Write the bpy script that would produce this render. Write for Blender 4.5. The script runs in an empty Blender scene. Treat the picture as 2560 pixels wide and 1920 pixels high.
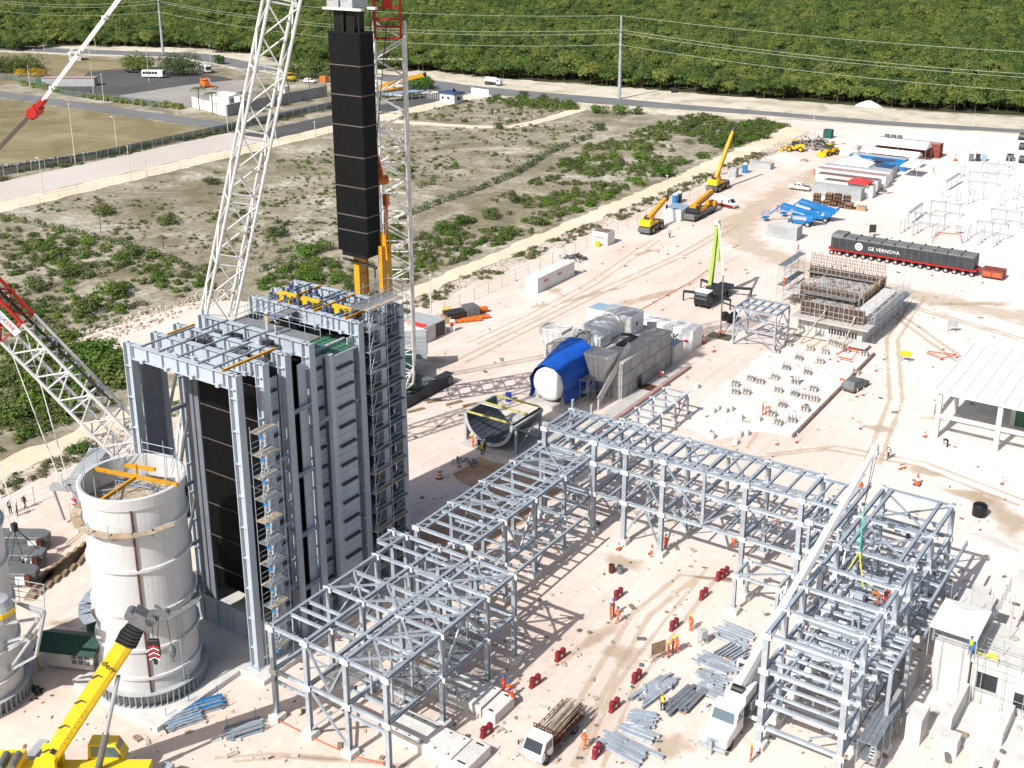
import bpy, bmesh, math, random
import numpy as np
from mathutils import Vector, Matrix
rnd = random.Random(11)
SC = bpy.context.scene
C = SC.collection
R_ = math.radians
# ------------------------------------------------------------------ camera (aerial view, 65 m up; x and y follow the plant's own grid)
F, TILT, ROLL, YAW, CX, CY, CAMH = 2993.93, 0.320127, -0.0058344, -0.603281, 1243.12, 722.77, 65.0
_ct, _st = math.cos(TILT), math.sin(TILT)
FW = Vector((math.sin(YAW)*_ct, math.cos(YAW)*_ct, -_st))
_rt = Vector((math.cos(YAW), -math.sin(YAW), 0)); _up = _rt.cross(FW)
RT = math.cos(ROLL)*_rt + math.sin(ROLL)*_up
UP = -math.sin(ROLL)*_rt + math.cos(ROLL)*_up
cam = bpy.data.cameras.new("camera"); cam_o = bpy.data.objects.new("camera", cam); C.objects.link(cam_o)
cam.sensor_width = 36; cam.lens = F/2560*36
cam.shift_x = (1280-CX)/2560; cam.shift_y = (CY-960)/2560
cam.clip_start = 1; cam.clip_end = 6000
cam_o.matrix_world = Matrix(((RT.x, UP.x, -FW.x, 0), (RT.y, UP.y, -FW.y, 0), (RT.z, UP.z, -FW.z, CAMH), (0, 0, 0, 1)))
SC.camera = cam_o
# ------------------------------------------------------------------ daylight
SUN_EL, SUN_AZ = 43.0, 8.0          # shadows run along +y, 8 degrees towards +x
sdir = Vector((math.sin(R_(SUN_AZ))*math.cos(R_(SUN_EL)), math.cos(R_(SUN_AZ))*math.cos(R_(SUN_EL)), -math.sin(R_(SUN_EL))))
W = bpy.data.worlds.new("World"); SC.world = W; W.use_nodes = True
wn = W.node_tree.nodes; wl = W.node_tree.links
sky = wn.new("ShaderNodeTexSky"); sky.sky_type = 'NISHITA'; sky.sun_disc = False
sky.sun_elevation = R_(SUN_EL); sky.sun_rotation = math.atan2(-sdir.x, -sdir.y)
sky.altitude = 50; sky.air_density = 1.0; sky.dust_density = 3.5; sky.ozone_density = .6
bg = next(n for n in wn if n.type == 'BACKGROUND'); bg.inputs[1].default_value = 0.095
wl.new(sky.outputs[0], bg.inputs[0])
sun = bpy.data.lights.new("sun", 'SUN'); sun.energy = 4.9; sun.angle = R_(0.53); sun.color = (1.0, 0.965, 0.92)
sun_o = bpy.data.objects.new("sun", sun); C.objects.link(sun_o)
sun_o.rotation_euler = sdir.to_track_quat('-Z', 'Y').to_euler(); sun_o.location = (-60, -40, 160)
vs = SC.view_settings
vs.view_transform = 'Standard'; vs.look = 'None'; vs.gamma = 1; vs.use_curve_mapping = False; vs.exposure = 0.2
SC.cycles.max_bounces = 6; SC.cycles.diffuse_bounces = 3; SC.cycles.transparent_max_bounces = 8
try: SC.cycles.use_denoising = True
except Exception: pass

# ------------------------------------------------------------------ placement helpers
def G(px, py, z=0.0):
    """point of the photograph (2560 x 1920) on the level plane z"""
    d = RT*((px-CX)/F) - UP*((py-CY)/F) + FW
    t = (z-CAMH)/d.z
    return Vector((d.x*t, d.y*t, z))
def GX(px, py, X):
    d = RT*((px-CX)/F) - UP*((py-CY)/F) + FW
    t = X/d.x
    return Vector((X, d.y*t, CAMH+d.z*t))
def GY(px, py, Y):
    d = RT*((px-CX)/F) - UP*((py-CY)/F) + FW
    t = Y/d.y
    return Vector((d.x*t, Y, CAMH+d.z*t))
def ZAT(px, py, X, Y):
    d = RT*((px-CX)/F) - UP*((py-CY)/F) + FW
    t = math.hypot(X, Y)/math.hypot(d.x, d.y)
    return CAMH+d.z*t
def PROJ(p):
    q = Vector(p)-Vector((0, 0, CAMH)); c = q.dot(FW)
    return CX+F*q.dot(RT)/c, CY-F*q.dot(UP)/c, c

# ------------------------------------------------------------------ materials
MATS = {}
def mat(name, col, rough=0.6, metal=0.0, var=0.12, scale=1.5, bump=0.0, col2=None, mix=0.5, spec=0.4, scale2=None, grime=0.0, streak=False):
    """painted / cast / mineral surface: base colour broken by two noises, optional second colour, dirt and relief"""
    if name in MATS: return MATS[name]
    m = bpy.data.materials.new(name); m.use_nodes = True; MATS[name] = m
    nt = m.node_tree; N = nt.nodes; L = nt.links
    b = N["Principled BSDF"]; b.inputs["Roughness"].default_value = rough; b.inputs["Metallic"].default_value = metal
    b.inputs["Specular IOR Level"].default_value = spec
    tc = N.new("ShaderNodeTexCoord"); geo = N.new("ShaderNodeNewGeometry")
    n1 = N.new("ShaderNodeTexNoise"); n1.inputs["Scale"].default_value = scale; n1.inputs["Detail"].default_value = 6; n1.inputs["Roughness"].default_value = .62
    src = geo.outputs["Position"]
    if streak:
        mp = N.new("ShaderNodeMapping"); mp.inputs["Scale"].default_value = (1, 1, .12); L.new(src, mp.inputs[0]); src = mp.outputs[0]
    L.new(src, n1.inputs["Vector"])
    c2 = col2 if col2 else tuple(c*(1-2.2*var) for c in col)
    rmp = N.new("ShaderNodeValToRGB"); e = rmp.color_ramp.elements
    lo = .5-.22*(1-mix)-.06; e[0].position = max(0, .5-.2); e[1].position = .5+.2*(1.5-mix)
    e[0].color = (*c2, 1); e[1].color = (*col, 1)
    L.new(n1.outputs[0], rmp.inputs[0]); out = rmp.outputs[0]
    n2 = N.new("ShaderNodeTexNoise"); n2.inputs["Scale"].default_value = scale2 or scale*9; n2.inputs["Detail"].default_value = 4
    L.new(geo.outputs["Position"], n2.inputs["Vector"])
    mr = N.new("ShaderNodeMapRange"); mr.inputs[1].default_value = .3; mr.inputs[2].default_value = .7
    mr.inputs[3].default_value = 1-var; mr.inputs[4].default_value = 1+var*.6; L.new(n2.outputs[0], mr.inputs[0])
    mu = N.new("ShaderNodeVectorMath"); mu.operation = 'SCALE'; L.new(out, mu.inputs[0]); L.new(mr.outputs[0], mu.inputs["Scale"]); out = mu.outputs[0]
    oi = N.new("ShaderNodeObjectInfo"); m3 = N.new("ShaderNodeMapRange"); m3.inputs[3].default_value = 1-var*.5; m3.inputs[4].default_value = 1+var*.35
    L.new(oi.outputs["Random"], m3.inputs[0]); mu2 = N.new("ShaderNodeVectorMath"); mu2.operation = 'SCALE'
    L.new(out, mu2.inputs[0]); L.new(m3.outputs[0], mu2.inputs["Scale"]); out = mu2.outputs[0]
    if grime:
        n3 = N.new("ShaderNodeTexNoise"); n3.inputs["Scale"].default_value = .45; n3.inputs["Detail"].default_value = 8; L.new(src, n3.inputs["Vector"])
        g = N.new("ShaderNodeMapRange"); g.inputs[1].default_value = .52; g.inputs[2].default_value = .75; g.inputs[4].default_value = grime; L.new(n3.outputs[0], g.inputs[0])
        mx = N.new("ShaderNodeMix"); mx.data_type = 'RGBA'; L.new(g.outputs[0], mx.inputs[0]); L.new(out, mx.inputs[6]); mx.inputs[7].default_value = (.36, .29, .22, 1); out = mx.outputs[2]
    L.new(out, b.inputs["Base Color"])
    if bump:
        bp = N.new("ShaderNodeBump"); bp.inputs["Strength"].default_value = bump; bp.inputs["Distance"].default_value = .05
        L.new(n2.outputs[0], bp.inputs["Height"]); L.new(bp.outputs[0], b.inputs["Normal"])
    return m
mat("galvanized", (.55, .615, .68), .36, .35, .15, .9, spec=.7)
mat("galvanized_dark", (.27, .30, .335), .5, .3, .16, 1.5)
mat("blue_grey_paint", (.47, .53, .59), .5, .0, .10, .6, grime=.12, streak=True)
mat("grey_panel", (.205, .225, .26), .55, .0, .10, .8)
mat("tube_black", (.012, .0125, .014), .55, .2, .25, 2.0)
mat("tube_band", (.17, .15, .14), .6, .3, .2, 3.0)
mat("white_paint", (.78, .79, .79), .45, 0, .06, .9, grime=.10)
mat("dirty_white", (.66, .655, .63), .6, 0, .10, .7, grime=.22)
mat("white_steel", (.74, .75, .74), .45, .1, .10, 1.2, grime=.14)
mat("stack_white", (.63, .645, .655), .5, .05, .07, .35, grime=.14, streak=True)
mat("yellow_paint", (.78, .50, .015), .4, 0, .10, 1.2, grime=.08)
mat("crane_yellow", (.84, .60, .02), .38, 0, .06, .8, grime=.05)
mat("amber_paint", (.74, .36, .02), .45, 0, .12, 1.0)
mat("orange_paint", (.80, .20, .035), .5, 0, .14, 2.0)
mat("red_paint", (.52, .025, .02), .45, 0, .14, 1.2)
mat("barrier_red", (.26, .012, .028), .5, 0, .15, 2.0)
mat("cone_orange", (.85, .13, .05), .55, 0, .10, 3.0)
mat("tarp_blue", (.012, .10, .50), .45, 0, .16, .7, bump=.3)
mat("paint_blue", (.02, .21, .52), .45, 0, .12, 1.0)
mat("light_blue", (.30, .43, .56), .5, 0, .12, 1.5)
mat("roof_blue", (.05, .09, .22), .5, 0, .15, 1.0)
mat("lime_green", (.38, .56, .10), .45, 0, .10, 2.0)
mat("dark_green", (.02, .07, .05), .6, 0, .15, 1.0)
mat("tarp_green", (.07, .21, .13), .6, 0, .2, 2.0, bump=.3)
mat("dark_steel", (.055, .06, .068), .5, .3, .2, 2.0)
mat("mid_grey", (.20, .21, .22), .55, .2, .18, 2.0)
mat("casing_slate", (.085, .10, .125), .5, .1, .2, 1.0)
mat("spreader_yellow", (.62, .58, .16), .6, 0, .15, 1.0)
mat("charcoal_tarp", (.045, .052, .062), .55, 0, .2, .6, bump=.4)
mat("grey_tarp", (.20, .215, .215), .6, 0, .15, .5, bump=.4)
mat("rubber", (.022, .022, .024), .8, 0, .2, 4.0)
mat("black_plastic", (.018, .019, .022), .45, 0, .2, 2.0)
mat("concrete", (.52, .505, .475), .85, 0, .10, .5, bump=.15, grime=.10)
mat("concrete_pale", (.68, .67, .645), .85, 0, .10, .5, bump=.2, grime=.2)
mat("concrete_grey", (.44, .44, .435), .85, 0, .14, .6, bump=.15, grime=.15)
mat("timber", (.42, .30, .20), .8, 0, .25, 2.0)
mat("timber_pale", (.56, .46, .34), .8, 0, .25, 2.0)
mat("plywood_dark", (.10, .075, .06), .8, 0, .25, 1.5)
mat("rust", (.16, .055, .03), .8, .1, .3, 2.5)
mat("rust_red", (.30, .07, .055), .75, 0, .25, 1.5)
mat("grating", (.33, .345, .355), .6, .3, .2, 3.0)
mat("skin", (.34, .18, .11), .6, 0, .08, 3.0)
mat("coverall_orange", (.82, .15, .03), .8, 0, .12, 3.0)
mat("coverall_red", (.58, .07, .03), .8, 0, .12, 3.0)
mat("cloth_dark", (.03, .032, .04), .85, 0, .2, 3.0)
mat("cloth_white", (.62, .62, .6), .85, 0, .12, 3.0)
mat("vest_yellow", (.72, .66, .04), .75, 0, .1, 3.0)
mat("helmet_white", (.8, .8, .78), .35, 0, .04, 3.0)
mat("helmet_blue", (.03, .12, .45), .35, 0, .05, 3.0)
mat("helmet_yellow", (.8, .62, .03), .35, 0, .05, 3.0)
mat("reflective", (.75, .77, .62), .4, 0, .05, 3.0)
mat("sling_yellow", (.85, .78, .03), .6, 0, .05, 3.0)
mat("sling_green", (.05, .62, .38), .6, 0, .05, 3.0)
mat("canvas_white", (.84, .84, .83), .7, 0, .04, .6)
mat("canvas_red", (.70, .05, .05), .7, 0, .08, .6)
mat("roof_brown", (.24, .16, .14), .75, 0, .2, .7)
mat("roof_pink", (.46, .30, .29), .75, 0, .15, .7)
mat("container_grey", (.42, .45, .47), .6, 0, .10, .8, grime=.18)
mat("container_teal", (.02, .12, .10), .6, 0, .15, 1.0)
mat("wire", (.58, .62, .5), .5, .4, .1, 1.0)
mat("rope_dark", (.06, .06, .06), .7, 0, .2, 3.0)
mat("cardboard", (.46, .33, .20), .85, 0, .2, 1.5)
mat("tank_black", (.012, .013, .015), .4, 0, .2, 1.5)
mat("soil_dark", (.16, .13, .09), .95, 0, .25, .8, bump=.4)
mat("letter_black", (.02, .02, .022), .6, 0, .05, 2.0)
mat("letter_red", (.62, .03, .04), .6, 0, .05, 2.0)
mat("letter_white", (.82, .82, .82), .6, 0, .05, 2.0)
mat("letter_blue", (.02, .05, .35), .6, 0, .05, 2.0)
mat("letter_grey", (.34, .35, .37), .6, 0, .05, 2.0)
def glass(name, col=(.02, .03, .04)):
    m = mat(name, col, .08, 0, .05, 1, spec=.8); return m
glass("glass_dark"); glass("glass_sky", (.10, .15, .19))

# ------------------------------------------------------------------ mesh helpers
class MB:
    def __init__(s): s.v = []; s.f = []; s.m = []
    def add(s, vs_, fs, m=0, M=None):
        o = len(s.v)
        if M is not None: vs_ = [tuple(M @ Vector(p)) for p in vs_]
        s.v += [tuple(p) for p in vs_]; s.f += [tuple(i+o for i in f) for f in fs]; s.m += [m]*len(fs)
        return s
    def box(s, x0, y0, z0, x1, y1, z1, m=0, M=None):
        return s.add([(x0,y0,z0),(x1,y0,z0),(x1,y1,z0),(x0,y1,z0),(x0,y0,z1),(x1,y0,z1),(x1,y1,z1),(x0,y1,z1)],
                     [(3,2,1,0),(4,5,6,7),(0,1,5,4),(1,2,6,5),(2,3,7,6),(3,0,4,7)], m, M)
    def cb(s, c, d, m=0, rz=0, M=None):
        x, y, z = d[0]/2, d[1]/2, d[2]/2
        T = Matrix.Translation(c) @ Matrix.Rotation(rz, 4, 'Z')
        return s.box(-x, -y, -z, x, y, z, m, T if M is None else M @ T)
    def frame(s, p0, p1):
        p0, p1 = Vector(p0), Vector(p1); d = p1-p0; L = d.length; X = d.normalized()
        u = Vector((0, 0, 1)) if abs(X.z) < .98 else Vector((0, 1, 0))
        Y = u.cross(X).normalized(); Z = X.cross(Y)
        return Matrix(((X.x,Y.x,Z.x,p0.x),(X.y,Y.y,Z.y,p0.y),(X.z,Y.z,Z.z,p0.z),(0,0,0,1))), L
    def bar(s, p0, p1, w, h=None, m=0):
        h = h or w; T, L = s.frame(p0, p1); return s.box(0, -w/2, -h/2, L, w/2, h/2, m, T)
    def tube(s, p0, p1, r, m=0, n=6, r1=None, cap=True):
        T, L = s.frame(p0, p1); r1 = r if r1 is None else r1; vs_ = []
        for i in range(n):
            a = 2*math.pi*i/n; vs_ += [(0, r*math.cos(a), r*math.sin(a)), (L, r1*math.cos(a), r1*math.sin(a))]
        fs = [(2*i, (2*i+2) % (2*n), (2*i+3) % (2*n), 2*i+1) for i in range(n)]
        if cap: fs += [tuple(range(2*n-2, -1, -2)), tuple(range(1, 2*n, 2))]
        return s.add(vs_, fs, m, T)
    def path(s, pts, r, m=0, n=5):
        for a, b in zip(pts[:-1], pts[1:]): s.tube(a, b, r, m, n)
        return s
    def lathe(s, prof, n=32, m=0, c=(0, 0, 0), cap0=False, cap1=False, a0=0, a1=2*math.pi, M=None):
        full = abs(a1-a0-2*math.pi) < 1e-6; k = n if full else n+1; vs_ = []
        for r, z in prof:
            for i in range(k):
                a = a0+(a1-a0)*i/n; vs_.append((c[0]+r*math.cos(a), c[1]+r*math.sin(a), c[2]+z))
        fs = []
        for j in range(len(prof)-1):
            for i in range(n):
                i2 = (i+1) % k; fs.append((j*k+i, j*k+i2, (j+1)*k+i2, (j+1)*k+i))
        if cap0: fs.append(tuple(range(k-1, -1, -1)))
        if cap1: fs.append(tuple((len(prof)-1)*k+i for i in range(k)))
        return s.add(vs_, fs, m, M)
    def prism(s, poly, z0, z1, m=0, M=None):
        n = len(poly); vs_ = [(x, y, z0) for x, y in poly]+[(x, y, z1) for x, y in poly]
        fs = [tuple(range(n-1, -1, -1)), tuple(range(n, 2*n))]+[(i, (i+1) % n, n+(i+1) % n, n+i) for i in range(n)]
        return s.add(vs_, fs, m, M)
    def extr(s, poly, t0, t1, axis='Y', m=0, M=None):
        """profile in (x,z) extruded along y, or (y,z) along x"""
        n = len(poly)
        P = (lambda a, b, t: (a, t, b)) if axis == 'Y' else (lambda a, b, t: (t, a, b))
        vs_ = [P(a, b, t0) for a, b in poly]+[P(a, b, t1) for a, b in poly]
        fs = [tuple(range(n-1, -1, -1)), tuple(range(n, 2*n))]+[(i, (i+1) % n, n+(i+1) % n, n+i) for i in range(n)]
        return s.add(vs_, fs, m, M)
    def mesh(s, name, mats, smooth=False, bevel=0):
        me = bpy.data.meshes.new(name); me.from_pydata(s.v, [], s.f)
        for q in mats: me.materials.append(MATS[q])
        me.polygons.foreach_set("material_index", s.m)
        if smooth: me.polygons.foreach_set("use_smooth", [True]*len(s.f))
        bm = bmesh.new(); bm.from_mesh(me)
        if bevel: bmesh.ops.bevel(bm, geom=[e for e in bm.edges if e.is_manifold and e.calc_face_angle(0) > .6], offset=bevel, segments=1, affect='EDGES')
        bmesh.ops.recalc_face_normals(bm, faces=bm.faces); bm.to_mesh(me); bm.free()
        me.update(); return me
    def obj(s, name, mats, parent=None, loc=None, rz=None, smooth=False, bevel=0):
        if isinstance(mats, str): mats = [mats]
        return put(name, s.mesh(name, mats, smooth, bevel), parent, loc, rz)
def put(name, me, parent=None, loc=None, rz=None):
    o = bpy.data.objects.new(name, me); C.objects.link(o)
    if parent is not None: o.parent = parent
    if loc is not None: o.location = loc
    if rz is not None: o.rotation_euler = (0, 0, rz)
    return o
def tag(o, label, cat, group=None, kind=None):
    o["label"] = label; o["category"] = cat
    if group: o["group"] = group
    if kind: o["kind"] = kind
    return o
def thing(name, label, cat, loc=(0, 0, 0), rz=0, group=None):
    o = bpy.data.objects.new(name, None); C.objects.link(o); o.location = loc; o.rotation_euler = (0, 0, rz); o.empty_display_size = .5
    return tag(o, label, cat, group)
def struct(o): o["kind"] = "structure"; return o
def copy_tree(o, loc=None, rz=None, parent=None, label=None, group=None):
    c = o.copy(); C.objects.link(c); c.parent = parent
    if loc is not None: c.location = loc
    if rz is not None: c.rotation_euler = (0, 0, rz)
    if label: c["label"] = label
    if group: c["group"] = group
    for ch in o.children: copy_tree(ch, parent=c)
    return c
UNIT = {}
def unit(kind, m):
    k = (kind, m)
    if k not in UNIT:
        b = MB()
        if kind == 'H':
            b.box(0, -.5, .38, 1, .5, .5); b.box(0, -.5, -.5, 1, .5, -.38); b.box(0, -.07, -.38, 1, .07, .38)
        elif kind == 'B': b.box(0, -.5, -.5, 1, .5, .5)
        else: b.tube((0, 0, 0), (1, 0, 0), .5, 0, 8)
        UNIT[k] = b.mesh("member_"+kind, [m], smooth=False)
    return UNIT[k]
def member(name, parent, p0, p1, w, h=None, kind='H', m="galvanized", roll=0):
    h = h or w; T, L = MB().frame(p0, p1)
    o = bpy.data.objects.new(name, unit(kind, m)); C.objects.link(o); o.parent = parent
    if roll: T = T @ Matrix.Rotation(roll, 4, 'X')
    o.matrix_local = T @ Matrix.Diagonal((L, w, h, 1)); return o
def text(body, size, m, parent, M, name="lettering", ext=.01, sx=1.0):
    cu = bpy.data.curves.new(name, 'FONT'); cu.body = body; cu.size = size; cu.extrude = ext; cu.align_x = 'CENTER'; cu.align_y = 'CENTER'
    cu.resolution_u = 2; t = bpy.data.objects.new(name, cu); C.objects.link(t)
    dg = bpy.context.evaluated_depsgraph_get(); me = bpy.data.meshes.new_from_object(t.evaluated_get(dg)); bpy.data.objects.remove(t); bpy.data.curves.remove(cu)
    me.materials.clear(); me.materials.append(MATS[m]); o = bpy.data.objects.new(name, me); C.objects.link(o); o.parent = parent
    o.matrix_local = M @ Matrix.Diagonal((sx, 1, 1, 1)); return o
def wallM(p, normal_rz, tilt=R_(90)):
    """lettering frame on an upright face: p = centre, normal_rz = heading of the reading direction"""
    return Matrix.Translation(p) @ Matrix.Rotation(normal_rz, 4, 'Z') @ Matrix.Rotation(tilt, 4, 'X')
# ------------------------------------------------------------------ ground materials
def ground_mat(name, stops, scale=.05, fine=1.6, bump=.5, rough=.95, alpha_edge=False, speck=None, dist=1.2):
    m = bpy.data.materials.new(name); m.use_nodes = True; MATS[name] = m
    nt = m.node_tree; N = nt.nodes; L = nt.links; b = N["Principled BSDF"]
    b.inputs["Roughness"].default_value = rough; b.inputs["Specular IOR Level"].default_value = .15
    geo = N.new("ShaderNodeNewGeometry")
    n1 = N.new("ShaderNodeTexNoise"); n1.inputs["Scale"].default_value = scale; n1.inputs["Detail"].default_value = 10; n1.inputs["Roughness"].default_value = .66; n1.inputs["Distortion"].default_value = dist
    L.new(geo.outputs["Position"], n1.inputs["Vector"])
    rp = N.new("ShaderNodeValToRGB"); cr = rp.color_ramp
    while len(cr.elements) < len(stops): cr.elements.new(.5)
    for e, (p, c) in zip(cr.elements, stops): e.position = p; e.color = (*c, 1)
    L.new(n1.outputs[0], rp.inputs[0]); out = rp.outputs[0]
    n2 = N.new("ShaderNodeTexNoise"); n2.inputs["Scale"].default_value = fine; n2.inputs["Detail"].default_value = 8; n2.inputs["Roughness"].default_value = .7
    L.new(geo.outputs["Position"], n2.inputs["Vector"])
    mr = N.new("ShaderNodeMapRange"); mr.inputs[1].default_value = .3; mr.inputs[2].default_value = .7; mr.inputs[3].default_value = .88; mr.inputs[4].default_value = 1.07
    L.new(n2.outputs[0], mr.inputs[0]); mu = N.new("ShaderNodeVectorMath"); mu.operation = 'SCALE'; L.new(out, mu.inputs[0]); L.new(mr.outputs[0], mu.inputs["Scale"]); out = mu.outputs[0]
    if speck:
        n4 = N.new("ShaderNodeTexNoise"); n4.inputs["Scale"].default_value = speck[0]; n4.inputs["Detail"].default_value = 7; n4.inputs["Roughness"].default_value = .75
        L.new(geo.outputs["Position"], n4.inputs["Vector"])
        s = N.new("ShaderNodeMapRange"); s.inputs[1].default_value = speck[1]; s.inputs[2].default_value = speck[2]; s.inputs[4].default_value = speck[4] if len(speck) > 4 else .85; L.new(n4.outputs[0], s.inputs[0])
        mx = N.new("ShaderNodeMix"); mx.data_type = 'RGBA'; L.new(s.outputs[0], mx.inputs[0]); L.new(out, mx.inputs[6]); mx.inputs[7].default_value = (*speck[3], 1); out = mx.outputs[2]
    L.new(out, b.inputs["Base Color"])
    bp = N.new("ShaderNodeBump"); bp.inputs["Strength"].default_value = bump; bp.inputs["Distance"].default_value = .06
    L.new(n2.outputs[0], bp.inputs["Height"]); L.new(bp.outputs[0], b.inputs["Normal"])
    if alpha_edge:
        uv = N.new("ShaderNodeUVMap"); sx = N.new("ShaderNodeSeparateXYZ"); L.new(uv.outputs[0], sx.inputs[0])
        n3 = N.new("ShaderNodeTexNoise"); n3.inputs["Scale"].default_value = .35; n3.inputs["Detail"].default_value = 8; L.new(geo.outputs["Position"], n3.inputs["Vector"])
        a = N.new("ShaderNodeMath"); a.operation = 'MULTIPLY_ADD'; L.new(n3.outputs[0], a.inputs[0]); a.inputs[1].default_value = 1.5; L.new(sx.outputs[1], a.inputs[2])
        r2 = N.new("ShaderNodeMapRange"); r2.inputs[1].default_value = .98; r2.inputs[2].default_value = 1.5; r2.inputs[4].default_value = alpha_edge; L.new(a.outputs[0], r2.inputs[0])
        L.new(r2.outputs[0], b.inputs["Alpha"])
    return m
ground_mat("scrub_soil", [(.28, (.14, .125, .075)), (.42, (.24, .21, .15)), (.54, (.36, .325, .255)), (.68, (.56, .525, .46))], .06, .9, .7, speck=(.7, .47, .62, (.125, .13, .06), .75))
ground_mat("site_ground", [(.30, (.56, .42, .335)), (.42, (.655, .54, .465)), (.56, (.70, .605, .545)), (.72, (.73, .655, .605))], .03, 1.3, .35, speck=(3.5, .63, .75, (.56, .44, .33), .5))
ground_mat("white_fill", [(.3, (.70, .645, .59)), (.6, (.755, .71, .67))], .08, 1.6, .3)
ground_mat("dirt_track_mat", [(.3, (.62, .51, .37)), (.55, (.70, .60, .46)), (.7, (.72, .65, .54))], .06, 1.2, .5)
ground_mat("rubble_soil", [(.3, (.36, .31, .25)), (.5, (.56, .49, .42)), (.7, (.66, .6, .53))], .25, 1.2, .9, speck=(.9, .5, .62, (.2, .19, .10), .7))
ground_mat("road_concrete", [(.3, (.50, .455, .415)), (.6, (.56, .515, .475))], .05, 1.2, .2)
ground_mat("asphalt", [(.3, (.15, .155, .16)), (.6, (.19, .195, .20))], .06, 2.0, .2)
ground_mat("asphalt_dark", [(.3, (.075, .075, .075)), (.6, (.105, .105, .105))], .06, 2.0, .2)
ground_mat("lot_grey", [(.3, (.26, .25, .235)), (.6, (.34, .325, .30))], .05, 1.6, .2, speck=(.2, .55, .7, (.17, .16, .14), .6))
ground_mat("dry_grass_soil", [(.3, (.17, .14, .075)), (.5, (.225, .19, .105)), (.72, (.33, .29, .19))], .05, .9, .6, speck=(.35, .58, .7, (.13, .135, .05), .6))
ground_mat("verge_sand", [(.3, (.40, .36, .26)), (.5, (.58, .53, .43)), (.7, (.66, .61, .52))], .05, .9, .5, speck=(.12, .52, .68, (.22, .22, .13), .75))
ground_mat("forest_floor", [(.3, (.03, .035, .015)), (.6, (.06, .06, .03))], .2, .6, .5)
ground_mat("wet_stain", [(.3, (.47, .37, .25)), (.6, (.56, .46, .34))], .2, 1.5, .2, alpha_edge=.62)
ground_mat("tyre_dust", [(.3, (.56, .455, .325)), (.6, (.62, .52, .39))], .2, 1.5, .2, alpha_edge=.5)
ground_mat("red_soil", [(.3, (.36, .20, .12)), (.5, (.47, .31, .21)), (.7, (.52, .42, .33))], .15, 1.5, .4)

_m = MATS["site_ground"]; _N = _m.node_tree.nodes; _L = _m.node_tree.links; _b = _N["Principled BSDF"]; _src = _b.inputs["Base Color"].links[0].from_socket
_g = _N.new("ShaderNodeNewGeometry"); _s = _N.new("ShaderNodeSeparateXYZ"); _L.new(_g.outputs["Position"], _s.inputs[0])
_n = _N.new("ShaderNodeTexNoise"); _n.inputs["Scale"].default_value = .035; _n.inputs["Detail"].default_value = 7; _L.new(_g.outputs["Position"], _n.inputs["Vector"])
_a = _N.new("ShaderNodeMath"); _a.operation = 'MULTIPLY_ADD'; _L.new(_s.outputs[1], _a.inputs[0]); _a.inputs[1].default_value = .35; _L.new(_s.outputs[0], _a.inputs[2])   # ground tone grows paler towards the right of the yard, broken by noise
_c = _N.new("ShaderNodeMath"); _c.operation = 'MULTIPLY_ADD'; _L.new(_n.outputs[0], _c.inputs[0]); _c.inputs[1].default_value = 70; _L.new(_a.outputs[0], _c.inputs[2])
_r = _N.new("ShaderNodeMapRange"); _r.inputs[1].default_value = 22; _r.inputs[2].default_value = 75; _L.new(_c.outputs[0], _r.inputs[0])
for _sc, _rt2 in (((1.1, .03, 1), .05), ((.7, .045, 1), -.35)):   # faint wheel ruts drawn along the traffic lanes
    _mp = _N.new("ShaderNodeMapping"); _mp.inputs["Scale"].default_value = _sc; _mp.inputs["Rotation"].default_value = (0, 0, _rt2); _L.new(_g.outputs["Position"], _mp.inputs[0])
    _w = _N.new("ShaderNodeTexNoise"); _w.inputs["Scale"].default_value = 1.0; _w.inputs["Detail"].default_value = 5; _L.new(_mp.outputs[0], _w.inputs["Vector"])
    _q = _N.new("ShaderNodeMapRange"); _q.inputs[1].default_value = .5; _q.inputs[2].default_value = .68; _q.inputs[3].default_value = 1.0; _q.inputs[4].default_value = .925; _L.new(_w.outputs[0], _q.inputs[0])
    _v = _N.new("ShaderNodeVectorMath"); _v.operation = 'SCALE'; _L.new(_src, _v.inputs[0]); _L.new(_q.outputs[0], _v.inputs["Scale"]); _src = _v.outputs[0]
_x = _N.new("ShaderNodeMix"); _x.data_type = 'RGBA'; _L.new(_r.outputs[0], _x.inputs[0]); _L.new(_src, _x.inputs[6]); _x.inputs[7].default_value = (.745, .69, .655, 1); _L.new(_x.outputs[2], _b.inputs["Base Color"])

def jit_poly(poly, step=2.0, amp=.5, seed=1):
    r = random.Random(seed); out = []
    for i, a in enumerate(poly):
        b = poly[(i+1) % len(poly)]; a = Vector(a[:2]); b = Vector(b[:2]); n = max(1, int((b-a).length/step))
        nn = Vector((-(b-a).y, (b-a).x)).normalized()
        for k in range(n):
            t = k/n; o = 0 if k == 0 else (r.random()-.5)*2*amp
            p = a.lerp(b, t)+nn*o; out.append((p.x, p.y))
    return out
def sheet(name, poly, z, m, amp=0, step=2.0, seed=1, parent=None):
    if amp: poly = jit_poly(poly, step, amp, seed)
    me = bpy.data.meshes.new(name); me.from_pydata([(x, y, z) for x, y in [p[:2] for p in poly]], [], [tuple(range(len(poly)))])
    me.materials.append(MATS[m]); bm = bmesh.new(); bm.from_mesh(me)
    bmesh.ops.triangulate(bm, faces=bm.faces); bmesh.ops.recalc_face_normals(bm, faces=bm.faces)
    for f in bm.faces:
        if f.normal.z < 0: f.normal_flip()
    bm.to_mesh(me); bm.free()
    return struct(put(name, me, parent)) if parent is None else put(name, me, parent)
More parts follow.
